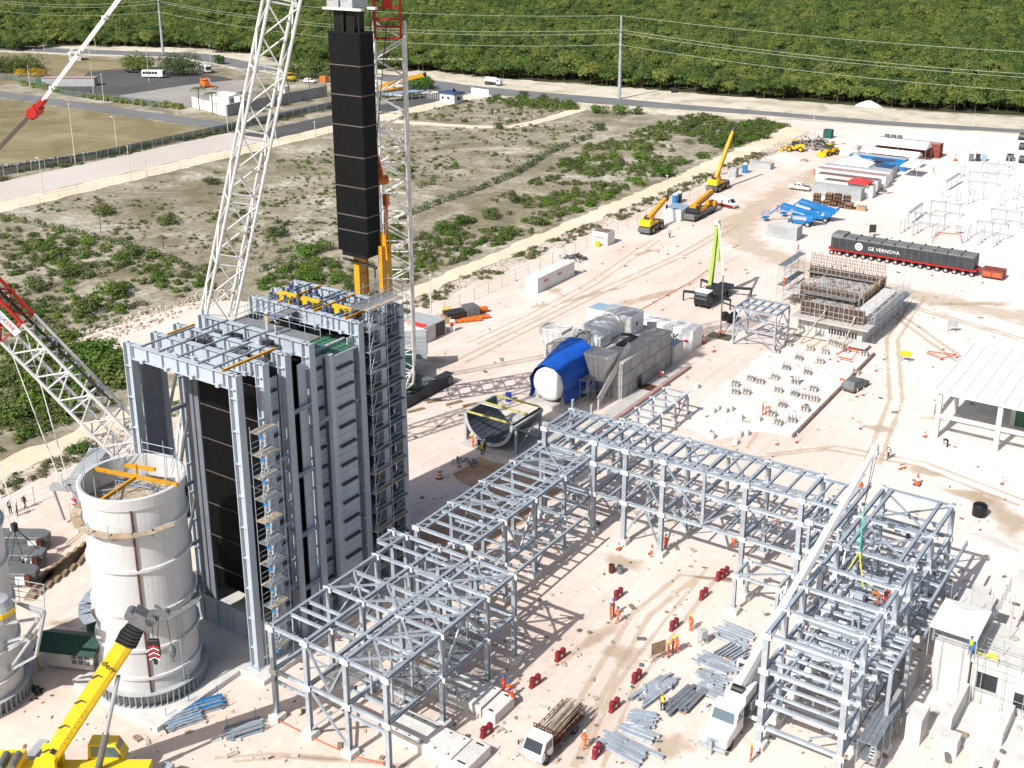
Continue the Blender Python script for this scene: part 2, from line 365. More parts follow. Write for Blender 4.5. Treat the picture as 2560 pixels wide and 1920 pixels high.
def strip(name, pts, w, z, m, amp=0, seed=2):
    r = random.Random(seed); pts = [Vector(p[:2]) for p in pts]; P = []
    ws = w if isinstance(w, (list, tuple)) else [w]*len(pts)
    for i in range(len(pts)-1):
        n = max(1, int((pts[i+1]-pts[i]).length/2.5))
        for k in range(n): P.append((pts[i].lerp(pts[i+1], k/n), ws[i]+(ws[i+1]-ws[i])*k/n))
    P.append((pts[-1], ws[-1])); v = []; f = []; uvs = []; S = [-.5, -.3, 0, .3, .5]
    for i, (p, ww) in enumerate(P):
        a = P[max(0, i-2)][0]; b = P[min(len(P)-1, i+2)][0]; d = (b-a).normalized(); n = Vector((-d.y, d.x))
        for s in S:
            q = p+n*ww*(s+(r.random()-.5)*amp/ww*(abs(s) == .5)); v.append((q.x, q.y, z)); uvs.append((i/3.0, 1-abs(s)*2))
    for i in range(len(P)-1):
        for j in range(4): f.append((i*5+j, i*5+j+1, i*5+6+j, i*5+5+j))
    me = bpy.data.meshes.new(name); me.from_pydata(v, [], f); me.materials.append(MATS[m])
    ul = me.uv_layers.new(name="UVMap")
    for lp in me.loops: ul.data[lp.index].uv = uvs[lp.vertex_index]
    bm = bmesh.new(); bm.from_mesh(me); bmesh.ops.recalc_face_normals(bm, faces=bm.faces)
    for fc in bm.faces:
        if fc.normal.z < 0: fc.normal_flip()
    bm.to_mesh(me); bm.free()
    return struct(put(name, me))
def blob(name, c, rx, ry, rot, z, m, seed=1):
    """irregular stain lying on the ground: fades out towards its rim"""
    r = random.Random(seed); n = 26; v = [(c[0], c[1], z)]; f = []; uvs = [(0, 1)]
    ph = [r.random()*6.28 for _ in range(4)]
    for i in range(n):
        a = 2*math.pi*i/n; k = 1+.22*math.sin(2*a+ph[0])+.14*math.sin(3*a+ph[1])+.08*math.sin(5*a+ph[2])
        x, y = rx*k*math.cos(a), ry*k*math.sin(a); v.append((c[0]+x*math.cos(rot)-y*math.sin(rot), c[1]+x*math.sin(rot)+y*math.cos(rot), z)); uvs.append((0, 0))
    f = [(0, i+1, (i+1) % n+1) for i in range(n)]
    me = bpy.data.meshes.new(name); me.from_pydata(v, [], f); me.materials.append(MATS[m]); ul = me.uv_layers.new(name="UVMap")
    for lp in me.loops: ul.data[lp.index].uv = uvs[lp.vertex_index]
    return struct(put(name, me))

# ------------------------------------------------------------------ the land: one sheet to the horizon, then surfaces laid on it
sheet("ground", [(-3500, -600), (1600, -600), (1600, 4200), (-3500, 4200)], -.03, "scrub_soil")
fedge = [G(*p) for p in [(0, 133), (136, 118), (330, 118), (492, 124), (640, 147), (727, 163), (958, 178), (1161, 193), (1280, 201), (1442, 207), (1540, 218), (1714, 232), (1920, 248), (2094, 260), (2209, 267), (2325, 278), (2560, 289)]]
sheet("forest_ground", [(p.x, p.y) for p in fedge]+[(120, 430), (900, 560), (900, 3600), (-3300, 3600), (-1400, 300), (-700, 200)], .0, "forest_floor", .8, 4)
mr_c = [(-560, 300), (-470, 327), (-432, 338), (-396, 350), (-350, 338.5), (-285, 344.5), (-252, 337), (-228, 339), (-192, 342), (-165, 345), (-139, 348.6), (-104, 351.5), (-67, 360.3), (0, 374), (150, 405)]
mr_w = [13, 13, 13, 13, 12, 13, 17, 12.5, 12.5, 9, 7, 7, 6, 6, 6]
strip("road_verge", [(x, y+6) for x, y in mr_c], [34, 34, 34, 30, 28, 36, 44, 44, 46, 42, 40, 38, 34, 34, 34], .012, "verge_sand", 3)
strip("main_road", mr_c, mr_w, .05, "asphalt", .4)
sheet("grass_field", [(-420, 172), (-262, 172), (-262, 237.5), (-420, 237.5)], .01, "dry_grass_soil", .6)
sheet("grass_plot", [(-480, 248), (-392, 248), (-392, 300), (-388, 322), (-480, 318)], .01, "dry_grass_soil", .6)
sheet("concrete_road", [(-256, 20), (-238.5, 20), (-238.5, 236), (-256, 236)], .03, "road_concrete", .25)
sheet("asphalt_road", [(-251, 236), (-238.5, 236), (-238.5, 330), (-249, 330)], .034, "asphalt_dark", .2)
sheet("road_shoulder", [(-238.5, 20), (-229.5, 20), (-231, 332), (-238.5, 332)], .016, "dirt_track_mat", .6)
sheet("service_road", [(-420, 238.5), (-266, 238.5), (-259, 240), (-259, 330), (-268, 330), (-268, 247), (-420, 246.5)], .03, "asphalt", .2)
sheet("parking_lot", [G(*p) for p in [(104, 214), (150, 200), (200, 197), (220, 180), (324, 171), (420, 178), (560, 192), (585, 200), (470, 212), (266, 243), (160, 236)]], .03, "asphalt_dark", .3)
sheet("concrete_lot", [G(*p) for p in [(266, 244), (470, 212), (585, 200), (660, 222), (560, 245), (480, 266), (390, 262)]], .028, "lot_grey", .3)
sheet("dirt_track", [(-124, 10), (-119.6, 10), (-120.2, 150), (-119.4, 250), (-118, 336), (-126, 338), (-124.5, 250), (-124, 150)], .02, "dirt_track_mat", .6)
sheet("rubble_strip", [(-119.6, 10), (-115.7, 10), (-115.7, 330), (-118.6, 330), (-119.8, 200)], .016, "rubble_soil", .5)
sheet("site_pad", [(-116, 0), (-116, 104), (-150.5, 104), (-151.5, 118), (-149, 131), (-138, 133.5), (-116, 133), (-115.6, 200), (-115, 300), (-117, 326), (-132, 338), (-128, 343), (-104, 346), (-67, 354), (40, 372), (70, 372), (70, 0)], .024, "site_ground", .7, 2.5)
strip("sandy_path", [G(*p) for p in [(940, 292), (1000, 305), (1117, 313), (1200, 318), (1280, 317), (1340, 305), (1400, 289), (1452, 272), (1470, 262)]], 4.5, .01, "dirt_track_mat", .8)
strip("haul_track", [G(*p) for p in [(2160, 400), (2060, 430), (1990, 465), (1900, 515), (1850, 555), (1845, 590), (1880, 618), (1960, 650), (2080, 690), (2230, 725), (2400, 762), (2600, 800)]], [10, 11, 12, 12, 12, 12, 12, 11, 11, 11, 11, 11], .03, "tyre_dust", .5)
sheet("red_ground", [(-72.5, 83.6), (-63.5, 83.6), (-63.5, 107), (-76.5, 107), (-76.5, 101.5), (-72.5, 100)], .03, "red_soil", .4)
for i, (px, py, rx, ry, rt) in enumerate([(1620, 630, 5, 1.4, 1.2), (1635, 740, 9, 2.2, 1.25), (1390, 728, 2.6, 2.0, 0), (1350, 765, 3, 1, 1), (1560, 1410, 3.2, 2.4, .3), (1670, 1860, 2.2, 2.6, .2), (2310, 1180, 2.4, 1.6, .3), (2510, 1290, 3.4, 7, .5), (2420, 1240, 3.5, 2, 0), (1470, 740, 10, 1.2, 1.3), (2450, 760, 7, 2, .6), (2380, 1050, 4, 2, .4), (1480, 1600, 1.2, 6, -.1), (1080, 900, 3, 2, .4), (2190, 1070, 3, 1.3, .4), (150, 1560, 2, 1.2, .4), (1560, 1640, 3, 2, .3)]):
    p = G(px, py); blob("ground_stain", p, rx, ry, rt, .034+.0015*i, "wet_stain", i+3)

for i, pl in enumerate([[(1480, 1915), (1560, 1720), (1680, 1560), (1790, 1420)], [(1410, 1915), (1480, 1740), (1600, 1540), (1720, 1440), (1900, 1460)], [(1150, 905), (1300, 830), (1500, 730), (1700, 640), (1840, 560)], [(1180, 860), (1330, 790), (1480, 710), (1640, 600)], [(2180, 1160), (2240, 1000), (2230, 850), (2300, 740)], [(2560, 1010), (2400, 900), (2260, 800), (2100, 720)], [(2040, 560), (2150, 470), (2300, 400), (2500, 350)], [(1900, 1140), (2080, 1120), (2300, 1160), (2560, 1260)], [(2020, 700), (2250, 760), (2560, 850)], [(560, 1900), (700, 1890), (1000, 1910)], [(1850, 1120), (2000, 900), (2200, 760)]]):
    P = [G(*p) for p in pl]
    for s in (-.95, .95): strip("tyre_track", [(p.x+s*(.8 if i != 7 else .3), p.y+s*(.3 if i != 7 else .8)) for p in P], .75+.2*(i % 3), .031+.0004*i, "tyre_dust", .15, i)
# ------------------------------------------------------------------ vegetation
def leaf_mat(name, a, b, c, trans=.25):
    m = bpy.data.materials.new(name); m.use_nodes = True; MATS[name] = m; nt = m.node_tree; N = nt.nodes; L = nt.links; p = N["Principled BSDF"]
    p.inputs["Roughness"].default_value = .65; p.inputs["Specular IOR Level"].default_value = .25
    oi = N.new("ShaderNodeObjectInfo"); geo = N.new("ShaderNodeNewGeometry"); n = N.new("ShaderNodeTexNoise"); n.inputs["Scale"].default_value = .9; n.inputs["Detail"].default_value = 3
    L.new(geo.outputs["Position"], n.inputs["Vector"])
    n5 = N.new("ShaderNodeTexNoise"); n5.inputs["Scale"].default_value = .03; n5.inputs["Detail"].default_value = 3; L.new(geo.outputs["Position"], n5.inputs["Vector"])
    ad = N.new("ShaderNodeMath"); ad.operation = 'MULTIPLY_ADD'; L.new(oi.outputs["Random"], ad.inputs[0]); ad.inputs[1].default_value = .55
    a3 = N.new("ShaderNodeMath"); a3.operation = 'MULTIPLY_ADD'; L.new(n.outputs[0], a3.inputs[0]); a3.inputs[1].default_value = .5; 
    a4 = N.new("ShaderNodeMath"); a4.operation = 'MULTIPLY_ADD'; L.new(n5.outputs[0], a4.inputs[0]); a4.inputs[1].default_value = .8; a4.inputs[2].default_value = -.42
    L.new(a4.outputs[0], a3.inputs[2]); L.new(a3.outputs[0], ad.inputs[2])
    r = N.new("ShaderNodeValToRGB"); e = r.color_ramp.elements; e[0].position = .15; e[0].color = (*a, 1); e[1].position = .9; e[1].color = (*c, 1); k = r.color_ramp.elements.new(.5); k.color = (*b, 1)
    L.new(ad.outputs[0], r.inputs[0]); L.new(r.outputs[0], p.inputs["Base Color"])
    tr = N.new("ShaderNodeBsdfTranslucent"); L.new(r.outputs[0], tr.inputs[0]); mx = N.new("ShaderNodeMixShader"); mx.inputs[0].default_value = trans
    L.new(p.outputs[0], mx.inputs[1]); L.new(tr.outputs[0], mx.inputs[2]); L.new(mx.outputs[0], N["Material Output"].inputs[0]); return m
leaf_mat("leaf_forest", (.08, .13, .03), (.155, .215, .045), (.25, .28, .075), .35)
leaf_mat("leaf_forest_dark", (.05, .09, .03), (.095, .155, .04), (.16, .205, .06), .3)
leaf_mat("leaf_scrub", (.06, .085, .025), (.10, .14, .035), (.17, .20, .06))
leaf_mat("leaf_green", (.05, .11, .015), (.09, .18, .02), (.16, .25, .03))
leaf_mat("leaf_dry", (.10, .10, .05), (.18, .165, .09), (.27, .245, .15))
leaf_mat("leaf_flower", (.30, .22, .02), (.5, .33, .02), (.62, .42, .03))
leaf_mat("leaf_palm", (.05, .08, .03), (.09, .14, .04), (.16, .2, .07))
mat("bark", (.16, .13, .10), .9, 0, .2, 3)
def leaf_cloud(b, r, lobes, n, size, m=0, flat=.55, seedr=None, lo=-.35):
    q = seedr or rnd
    for i in range(n):
        cx, cy, cz, lr, lz = lobes[q.randrange(len(lobes))]
        # points near the lobe's surface, mostly its upper half
        th = q.random()*6.283; u = q.random()**.7*(1-lo)+lo; u = min(1, u); k = (.72+.3*q.random())
        s = math.sqrt(max(0, 1-u*u)); p = Vector((cx+lr*k*s*math.cos(th), cy+lr*k*s*math.sin(th), cz+lz*k*u))
        nrm = Vector((s*math.cos(th), s*math.sin(th), u*.9+flat)) + Vector((q.random()-.5, q.random()-.5, q.random()-.5))*1.1; nrm.normalize()
        t = nrm.orthogonal().normalized(); t = Matrix.Rotation(q.random()*6.28, 3, nrm) @ t; w = nrm.cross(t); a = size*(.6+.8*q.random()); c = a*(.5+.4*q.random())
        b.add([p-t*a, p-w*c*.8+nrm*.1*a, p+t*a, p+w*c], [(0, 1, 2, 3)], m)
def tree_lobes(r, h, k, q):
    L = [(0, 0, h*.62, r*.72, h*.36)]
    for i in range(k):
        a = 6.283*i/k+q.random(); d = r*(.45+.25*q.random()); rr = r*(.38+.25*q.random())
        L.append((d*math.cos(a), d*math.sin(a), h*(.45+.3*q.random()), rr, rr*.8))
    return L
def trunk(b, h, r, m, q, limbs=4):
    b.tube((0, 0, -.1), (0, 0, h*.45), r, m, 6, r*.7)
    for i in range(limbs):
        a = 6.283*i/limbs+q.random(); b.tube((0, 0, h*(.25+.15*q.random())), (h*.22*math.cos(a), h*.22*math.sin(a), h*(.55+.15*q.random())), r*.55, m, 5, r*.25)
def stuff_instances(name, protos, pts, label, cat):
    """one object: points that carry instances of a few small meshes"""
    me = bpy.data.meshes.new(name); me.from_pydata([p[0] for p in pts], [], [])
    for an, tp, vals in (("rz", 'FLOAT', [p[1] for p in pts]), ("sc", 'FLOAT', [p[2] for p in pts]), ("ix", 'INT', [p[3] for p in pts])):
        at = me.attributes.new(an, tp, 'POINT'); at.data.foreach_set("value", vals)
    o = put(name, me); o["kind"] = "stuff"; o["label"] = label; o["category"] = cat
    ng = bpy.data.node_groups.new(name, 'GeometryNodeTree'); ng.interface.new_socket("Geometry", in_out='INPUT', socket_type='NodeSocketGeometry'); ng.interface.new_socket("Geometry", in_out='OUTPUT', socket_type='NodeSocketGeometry')
    N = ng.nodes; L = ng.links; gi = N.new("NodeGroupInput"); go = N.new("NodeGroupOutput"); jn = N.new("GeometryNodeJoinGeometry")
    def attr(nm, t):
        a = N.new("GeometryNodeInputNamedAttribute"); a.data_type = t; a.inputs[0].default_value = nm; return a.outputs[0]
    ix = attr("ix", 'INT'); rz = attr("rz", 'FLOAT'); sc_ = attr("sc", 'FLOAT'); cb = N.new("ShaderNodeCombineXYZ"); L.new(rz, cb.inputs[2])
    for k, pm in enumerate(protos):
        po = bpy.data.objects.new(name+"_source", pm)
        oi = N.new("GeometryNodeObjectInfo"); oi.inputs[0].default_value = po; oi.inputs["As Instance"].default_value = True
        cp = N.new("FunctionNodeCompare"); cp.data_type = 'INT'; cp.operation = 'EQUAL'; L.new(ix, cp.inputs[2]); cp.inputs[3].default_value = k
        ip = N.new("GeometryNodeInstanceOnPoints"); L.new(gi.outputs[0], ip.inputs["Points"]); L.new(cp.outputs[0], ip.inputs["Selection"]); L.new(oi.outputs["Geometry"], ip.inputs["Instance"])
        L.new(cb.outputs[0], ip.inputs["Rotation"]); L.new(sc_, ip.inputs["Scale"]); L.new(ip.outputs[0], jn.inputs[0])
    L.new(jn.outputs[0], go.inputs[0]); md = o.modifiers.new("instances", 'NODES'); md.node_group = ng; return o
q = random.Random(5); protos = []
for k in range(7):
    b = MB(); r = 1.7+q.random()*1.5; h = 4.2+2.8*q.random(); leaf_cloud(b, r, tree_lobes(r, h, 5+k % 4, q), 760, .25, 0, seedr=q)
    b.tube((0, 0, -.2), (0, 0, h*.5), .14, 1, 5, .08); protos.append(b.mesh("forest_tree", ["leaf_forest" if k % 3 else "leaf_forest_dark", "bark"]))
def in_view(x, y, z, mx=260, my=200):
    px, py, c = PROJ((x, y, z)); return c > 0 and -mx < px < 2560+mx and -my < py < 1920+my
def edge_y(x):
    for a, b in zip(fedge[:-1], fedge[1:]):
        if a.x <= x <= b.x: return a.y+(b.y-a.y)*(x-a.x)/(b.x-a.x)
    return fedge[0].y+(x-fedge[0].x)*-.2 if x < fedge[0].x else fedge[-1].y+(x-fedge[-1].x)*.26
def eo(x): return 3+2.4*math.sin(x*.13)+1.8*math.sin(x*.31+1)+1.0*math.sin(x*.83)
pts = []; step = 2.9; y = 300.0; row = 0
while y < 1250:
    x = -1250+(row % 2)*step*.5
    while x < 330:
        xx = x+(q.random()-.5)*step*.9; yy = y+(q.random()-.5)*step*.9
        if yy > edge_y(xx)+1.5+eo(xx) and in_view(xx, yy, 3, 200, 260):
            pts.append(((xx, yy, -.2), q.random()*6.28, .5+.75*q.random()**1.8+(.35 if q.random() < .07 else 0), q.randrange(7)))
        x += step*(1 if y < 700 else 1.25)
    y += step*.92*(1 if y < 700 else 1.3); row += 1
stuff_instances("forest", protos, pts, "dense green tropical forest beyond the road", "forest")
print("forest", len(pts))
# trees of the forest edge, one by one
edge_protos = []
for k in range(4):
    b = MB(); r = 3.0+q.random()*.9; h = 6.0+1.6*q.random(); leaf_cloud(b, r, tree_lobes(r, h, 6, q), 900, .34, 0, seedr=q)
    t = MB(); trunk(t, h, .16, 0, q); edge_protos.append((b.mesh("crown", ["leaf_forest_dark" if k % 2 else "leaf_forest"]), t.mesh("trunk", ["bark"])))
x = -470.0; i = 0
while x < -60:
    yy = edge_y(x)+eo(x)-.8+q.random()*2.4
    e = thing("forest_edge_tree", "leafy green tree in the front row of the forest edge along the road verge", "tree", (x, yy, 0), q.random()*6, "trees of the forest edge")
    s = .55+.6*q.random(); e.scale = (s, s, s*(.9+.2*q.random())); put("crown", edge_protos[i % 4][0], e); put("trunk", edge_protos[i % 4][1], e)
    x += 4.6+3.2*q.random(); i += 1
# scrub: low bushes over the fallow land
bp = []
for k in range(6):
    b = MB(); r = 1.0; L_ = [((q.random()-.5)*1.3, (q.random()-.5)*1.3, .25+.3*q.random(), .5+.3*q.random(), .45+.25*q.random()) for _ in range(4)]
    leaf_cloud(b, r, L_, 170, .15, 0, seedr=q, lo=-.7); bp.append(b.mesh("scrub_bush", [["leaf_scrub", "leaf_scrub", "leaf_dry", "leaf_green", "leaf_scrub", "leaf_dry"][k]]))
def poly_in(p, poly):
    c = False; n = len(poly)
    for i in range(n):
        a, b = poly[i], poly[i-1]
        if (a[1] > p[1]) != (b[1] > p[1]) and p[0] < (b[0]-a[0])*(p[1]-a[1])/(b[1]-a[1])+a[0]: c = not c
    return c
def vnoise(x, y, s, seed=0):
    def h(i, j): return (math.sin(i*127.1+j*311.7+seed*74.7)*43758.5453) % 1
    x, y = x/s, y/s; i, j = math.floor(x), math.floor(y); u, v = x-i, y-j; u = u*u*(3-2*u); v = v*v*(3-2*v)
    return (h(i, j)*(1-u)+h(i+1, j)*u)*(1-v)+(h(i, j+1)*(1-u)+h(i+1, j+1)*u)*v
def scr(*pp): return [G(*p) for p in pp]
zones = [  # (pixel outline, bushes per m2, size range, greenness 0..1)
    (scr((0, 540), (420, 650), (560, 720), (480, 760), (300, 800), (200, 850), (330, 1000), (0, 1150)), .5, (.4, 1.2), .7),
    (scr((0, 800), (190, 860), (330, 900), (330, 1000), (0, 1120)), .45, (.8, 1.9), 1.0),
    (scr((220, 880), (330, 900), (330, 985), (220, 960)), .35, (1.0, 2.0), 1.0),
    (scr((1010, 600), (1300, 470), (1480, 360), (1740, 285), (1990, 320), (1900, 345), (1680, 420), (1480, 520), (1290, 610), (1010, 735)), .5, (.4, 1.25), .72),
    (scr((1600, 420), (1900, 300), (1985, 325), (1680, 425)), .4, (.8, 1.7), .9),
    (scr((640, 700), (1010, 560), (1010, 730), (900, 760), (640, 740)), .5, (.5, 1.25), .9),
    (scr((60, 520), (700, 400), (1020, 330), (1480, 300), (1480, 350), (1100, 500), (720, 660), (420, 640)), .32, (.22, .8), .33),
    (scr((980, 285), (1180, 250), (1420, 255), (1440, 275), (1280, 310), (1000, 300)), .3, (.25, .9), .4),
    (scr((1180, 250), (1300, 245), (1445, 262), (1440, 280), (1300, 270)), .3, (.8, 1.5), 1.0)]
pts = []
for zi, (pl, den, (s0, s1), gr) in enumerate(zones):
    xs = [p.x for p in pl]; ys = [p.y for p in pl]; area = (max(xs)-min(xs))*(max(ys)-min(ys))
    for _ in range(int(area*den)):
        x, y = q.uniform(min(xs), max(xs)), q.uniform(min(ys), max(ys))
        if not poly_in((x, y), pl) or -126 < x < -115.5: continue
        nz = .6*vnoise(x, y, 9, zi)+.4*vnoise(x, y, 3.2, zi+5)
        if nz < .42: continue
        g = q.random() < gr*(.35+nz*.9); k = q.choice([0, 1, 3, 4]) if g else q.choice([2, 5, 2, 0])
        pts.append(((x, y, -.1), q.random()*6.28, (s0+(s1-s0)*q.random()**1.7)*(.6+.75*nz)*(1 if g else .7), k))
for _ in range(900):
    x, y = q.uniform(-119.6, -115.6), q.uniform(20, 320)
    if vnoise(x, y, 7, 3) > .47 and not 104 < y < 133: pts.append(((x, y, -.05), q.random()*6, .3+.45*q.random(), q.choice([0, 2, 5, 4])))
for _ in range(700):
    x, y = q.uniform(-262, -256), q.uniform(150, 320)
    if vnoise(x, y, 8, 4) > .5: pts.append(((x, y, -.05), q.random()*6, .3+.6*q.random(), q.choice([0, 2, 5, 4])))
stuff_instances("scrub", bp, pts, "low scrub bushes scattered over the fallow sandy land", "scrub"); print("scrub", len(pts))
# larger bushes and small trees of the fallow land, one by one
big = []
for k in range(4):
    b = MB(); L_ = [((q.random()-.5)*1.7, (q.random()-.5)*1.7, .3+.55*q.random(), .55+.35*q.random(), .5+.3*q.random()) for _ in range(8)]
    leaf_cloud(b, 1, L_, 640, .12, 0, seedr=q, lo=-.8); t = MB()
    for j in range(4):
        a = q.random()*6.28; t.tube((0, 0, -.1), (.5*math.cos(a), .5*math.sin(a), .8), .05, 0, 5, .02)
    big.append((b.mesh("foliage", [["leaf_green", "leaf_scrub", "leaf_forest", "leaf_scrub"][k]]), t.mesh("stem", ["bark"])))
BUSH = [(1497, 282, 2.6, 0), (1552, 285, 2.8, 0), (1590, 285, 2.2, 1), (1500, 325, 2.0, 1), (1660, 440, 2.6, 0), (1598, 462, 2.0, 0), (1720, 320, 2.6, 1), (1790, 318, 3.0, 1), (1820, 325, 2.4, 3), (1905, 345, 2.4, 1), (1650, 350, 2.4, 3), (1610, 375, 2.2, 1), (1600, 398, 2.0, 0), (1530, 395, 1.6, 0), (1485, 440, 1.9, 1), (1495, 470, 1.7, 1), (1310, 240, 1.6, 1), (1356, 252, 2.0, 1), (1385, 262, 2.0, 1), (1425, 268, 2.0, 1), (1240, 248, 1.7, 1),
        (205, 1130, 1.5, 0), (262, 536, 2.2, 3), (530, 460, 1.8, 3), (420, 560, 2.0, 3), (690, 590, 2.2, 3), (1020, 430, 1.5, 3), (1245, 320, 1.6, 3), (175, 610, 1.6, 1), (222, 612, 1.8, 0), (330, 640, 1.9, 1), (180, 690, 2.0, 1), (95, 720, 2.2, 2), (210, 780, 2.4, 1), (280, 740, 2.8, 2), (250, 900, 3.0, 0), (290, 935, 3.0, 2), (230, 950, 2.4, 0), (120, 880, 2.6, 1), (60, 930, 2.6, 1), (60, 1010, 2.0, 1), (520, 680, 1.8, 1), (770, 640, 2.4, 0), (810, 625, 1.8, 1), (790, 700, 1.9, 0), (880, 730, 1.7, 1), (1060, 650, 1.7, 1), (1150, 560, 2.0, 0), (1230, 545, 2.0, 1), (1290, 505, 1.8, 1), (1340, 560, 1.8, 1), (1010, 700, 1.9, 1), (1270, 590, 1.8, 2), (1110, 580, 1.6, 0)]
for i, (px, py, s, k) in enumerate(BUSH):
    p = G(px, py); e = thing("bush", "rounded green bush standing out of the low scrub on the fallow land", "bush", p, q.random()*6, "larger bushes of the fallow land")
    e.scale = (s*.8, s*.8, s*.75); put("foliage", big[k][0], e); put("stem", big[k][1], e)
# thin tree in the dry field
for (px, py, h, lab) in [(252, 582, 5.0, "thin crooked tree with a light crown alone in the dry field"), (408, 622, 3.0, "bare stunted tree stump with a dark top in the dry field")]:
    p = G(px, py); e = thing("small_tree", lab, "tree", p)
    b = MB(); b.path([(0, 0, -.1), (.15, 0, h*.4), (-.1, .1, h*.7)], .09, 0, 5); b.obj("trunk", "bark", e)
    b = MB(); leaf_cloud(b, 1, [(0, 0, h*.8, h*.22, h*.14), (.5, .2, h*.7, h*.16, h*.1), (-.5, -.2, h*.72, h*.15, h*.1)], 160, .16, 0, seedr=q); b.obj("crown", "leaf_scrub" if h > 4 else "leaf_dry", e)
# vine-covered fence lines across the fallow land
for vi, (pl, lab) in enumerate([([(640, 682), (700, 662), (735, 650)], "dark overgrown fence line left of the hanging tube bundle"), ([(990, 552), (1103, 506), (1190, 478), (1290, 437), (1367, 388), (1425, 362), (1482, 344)], "long dark overgrown fence line crossing the fallow land"), ([(0, 545), (130, 572), (290, 612), (420, 650), (505, 690)], "grey overgrown mesh fence running down the left fallow land")]):
    P = [G(*p) for p in pl]; e = thing("overgrown_fence", lab, "fence", P[0]); b = MB(); w = MB()
    for a, c in zip(P[:-1], P[1:]):
        n = int((c-a).length/1.1)
        for k in range(n):
            t = a.lerp(c, (k+q.random())/n)-P[0]
            if q.random() < .93: leaf_cloud(b, 1, [(t.x+(q.random()-.5)*.8, t.y+(q.random()-.5)*.8, .4+.5*q.random(), .75, .7)], 40, .2, 0, seedr=q, lo=-.8)
        n = max(1, int((c-a).length/3))
        for k in range(n):
            t = a.lerp(c, k/n)-P[0]; member("post", e, (t.x, t.y, -.1), (t.x, t.y, 1.75), .09, kind='T', m="galvanized_dark")
        w.bar((a-P[0])+Vector((0, 0, 1.65)), (c-P[0])+Vector((0, 0, 1.65)), .03)
    b.obj("vines", "leaf_forest_dark" if vi < 2 else "leaf_scrub", e); w.obj("top_wire", "galvanized_dark", e)
class Rig:
    """a thing whose parts are given in plant coordinates"""
    def __init__(s, name, label, cat, base, group=None):
        s.o = thing(name, label, cat, base, 0, group); s.b = Vector(base)
    def mesh(s, name, mb, mats, parent=None, **k):
        if parent is None: return mb.obj(name, mats, s.o, -s.b, **k)
        return mb.obj(name, mats, parent, **k)
    def mem(s, name, p0, p1, w, h=None, kind='H', m="galvanized", roll=0):
        return member(name, s.o, Vector(p0)-s.b, Vector(p1)-s.b, w, h, kind, m, roll)
# ------------------------------------------------------------------ concrete slabs
def slab(name, x0, y0, x1, y1, h, m, label, z0=0.0):
    b = MB(); b.box(x0, y0, z0, x1, y1, h); o = b.obj(name, m, bevel=.03); return tag(o, label, "slab")
slab("foundation_slab", -80, 51.2, -69.2, 60.4, .5, "concrete_pale", "pale concrete slab under the white stack section")
slab("foundation_slab", -84.2, 60.42, -66.3, 84.5, .5, "concrete_pale", "pale concrete slab under the tall blue-grey boiler casing")
slab("foundation_slab", -80.5, 108.2, -69.5, 121, .12, "concrete", "concrete apron under the dark half-round casing")
# ------------------------------------------------------------------ heat recovery boiler casing
XL, XR, ZT = -81.2, -68.3, 28.2
FY = [61.7, 64.7, 67.3, 70.25, 76.7, 79.7, 82.5]
H = Rig("boiler_casing", "tall blue-grey steel boiler casing with black tube bundles inside", "boiler", (-74.8, 72, 0))
for i, y in enumerate(FY):
    b = MB(); d = 1.35; hw = .28
    b.box(XL-.1, y-hw, ZT-.07, XR+.1, y+hw, ZT); b.box(XL-.1, y-hw, ZT-d, XR+.1, y+hw, ZT-d+.07); b.box(XL-.1, y-.03, ZT-d+.07, XR+.1, y+.03, ZT-.07)
    x = XL+.5
    while x < XR-.3:
        b.box(x, y-hw+.04, ZT-d+.07, x+.05, y+hw-.04, ZT-.07); x += rnd.choice([.7, 1.2, 1.6, 1.9])
    for k in range(4):
        xx = XL+2+k*3.1; b.cb((xx, y-hw-.12, ZT-d+.15), (.35, .3, .3), 0)
    H.mesh("girder", b, "blue_grey_paint")
    for x in (XL, XR):
        b = MB(); w = .48; dp = .36
        b.box(x-w, y-dp, .5, x-w+.09, y+dp, ZT); b.box(x+w-.09, y-dp, .5, x+w, y+dp, ZT); b.box(x-w+.09, y-.04, .5, x+w-.09, y+.04, ZT)
        for k in range(9): b.box(x-w+.09, y-dp+.03, 2.5+k*2.95, x+w-.09, y+dp-.03, 2.56+k*2.95)
        b.box(x-w-.18, y-dp-.2, .5, x+w+.18, y+dp+.2, .58)
        H.mesh("column", b, "blue_grey_paint")
# purlins over the girders
for xs, y0, y1 in (((-79.4, -77.2, -74.9, -72.4, -70.6), FY[0], FY[2]), ((-78.2, -75.6, -73.1), FY[2], FY[3]), ((-79.3, -75.2, -74.5, -71.0, -70.3), FY[4], FY[6])):
    for x in xs: H.mem("purlin", (x, y0-.2, ZT+.08), (x, y1+.2, ZT+.08), .14, .16)
for y0, y1 in ((FY[0], FY[2]), (FY[4], FY[6])): H.mem("purlin", (-69.5, y0-.2, ZT+.09), (-69.5, y1+.2, ZT+.09), .2, .18, 'H', "amber_paint")
H.mem("purlin", (-79.8, FY[1], ZT+.09), (-79.8, FY[2]+.6, ZT+.09), .2, .18, 'H', "amber_paint")
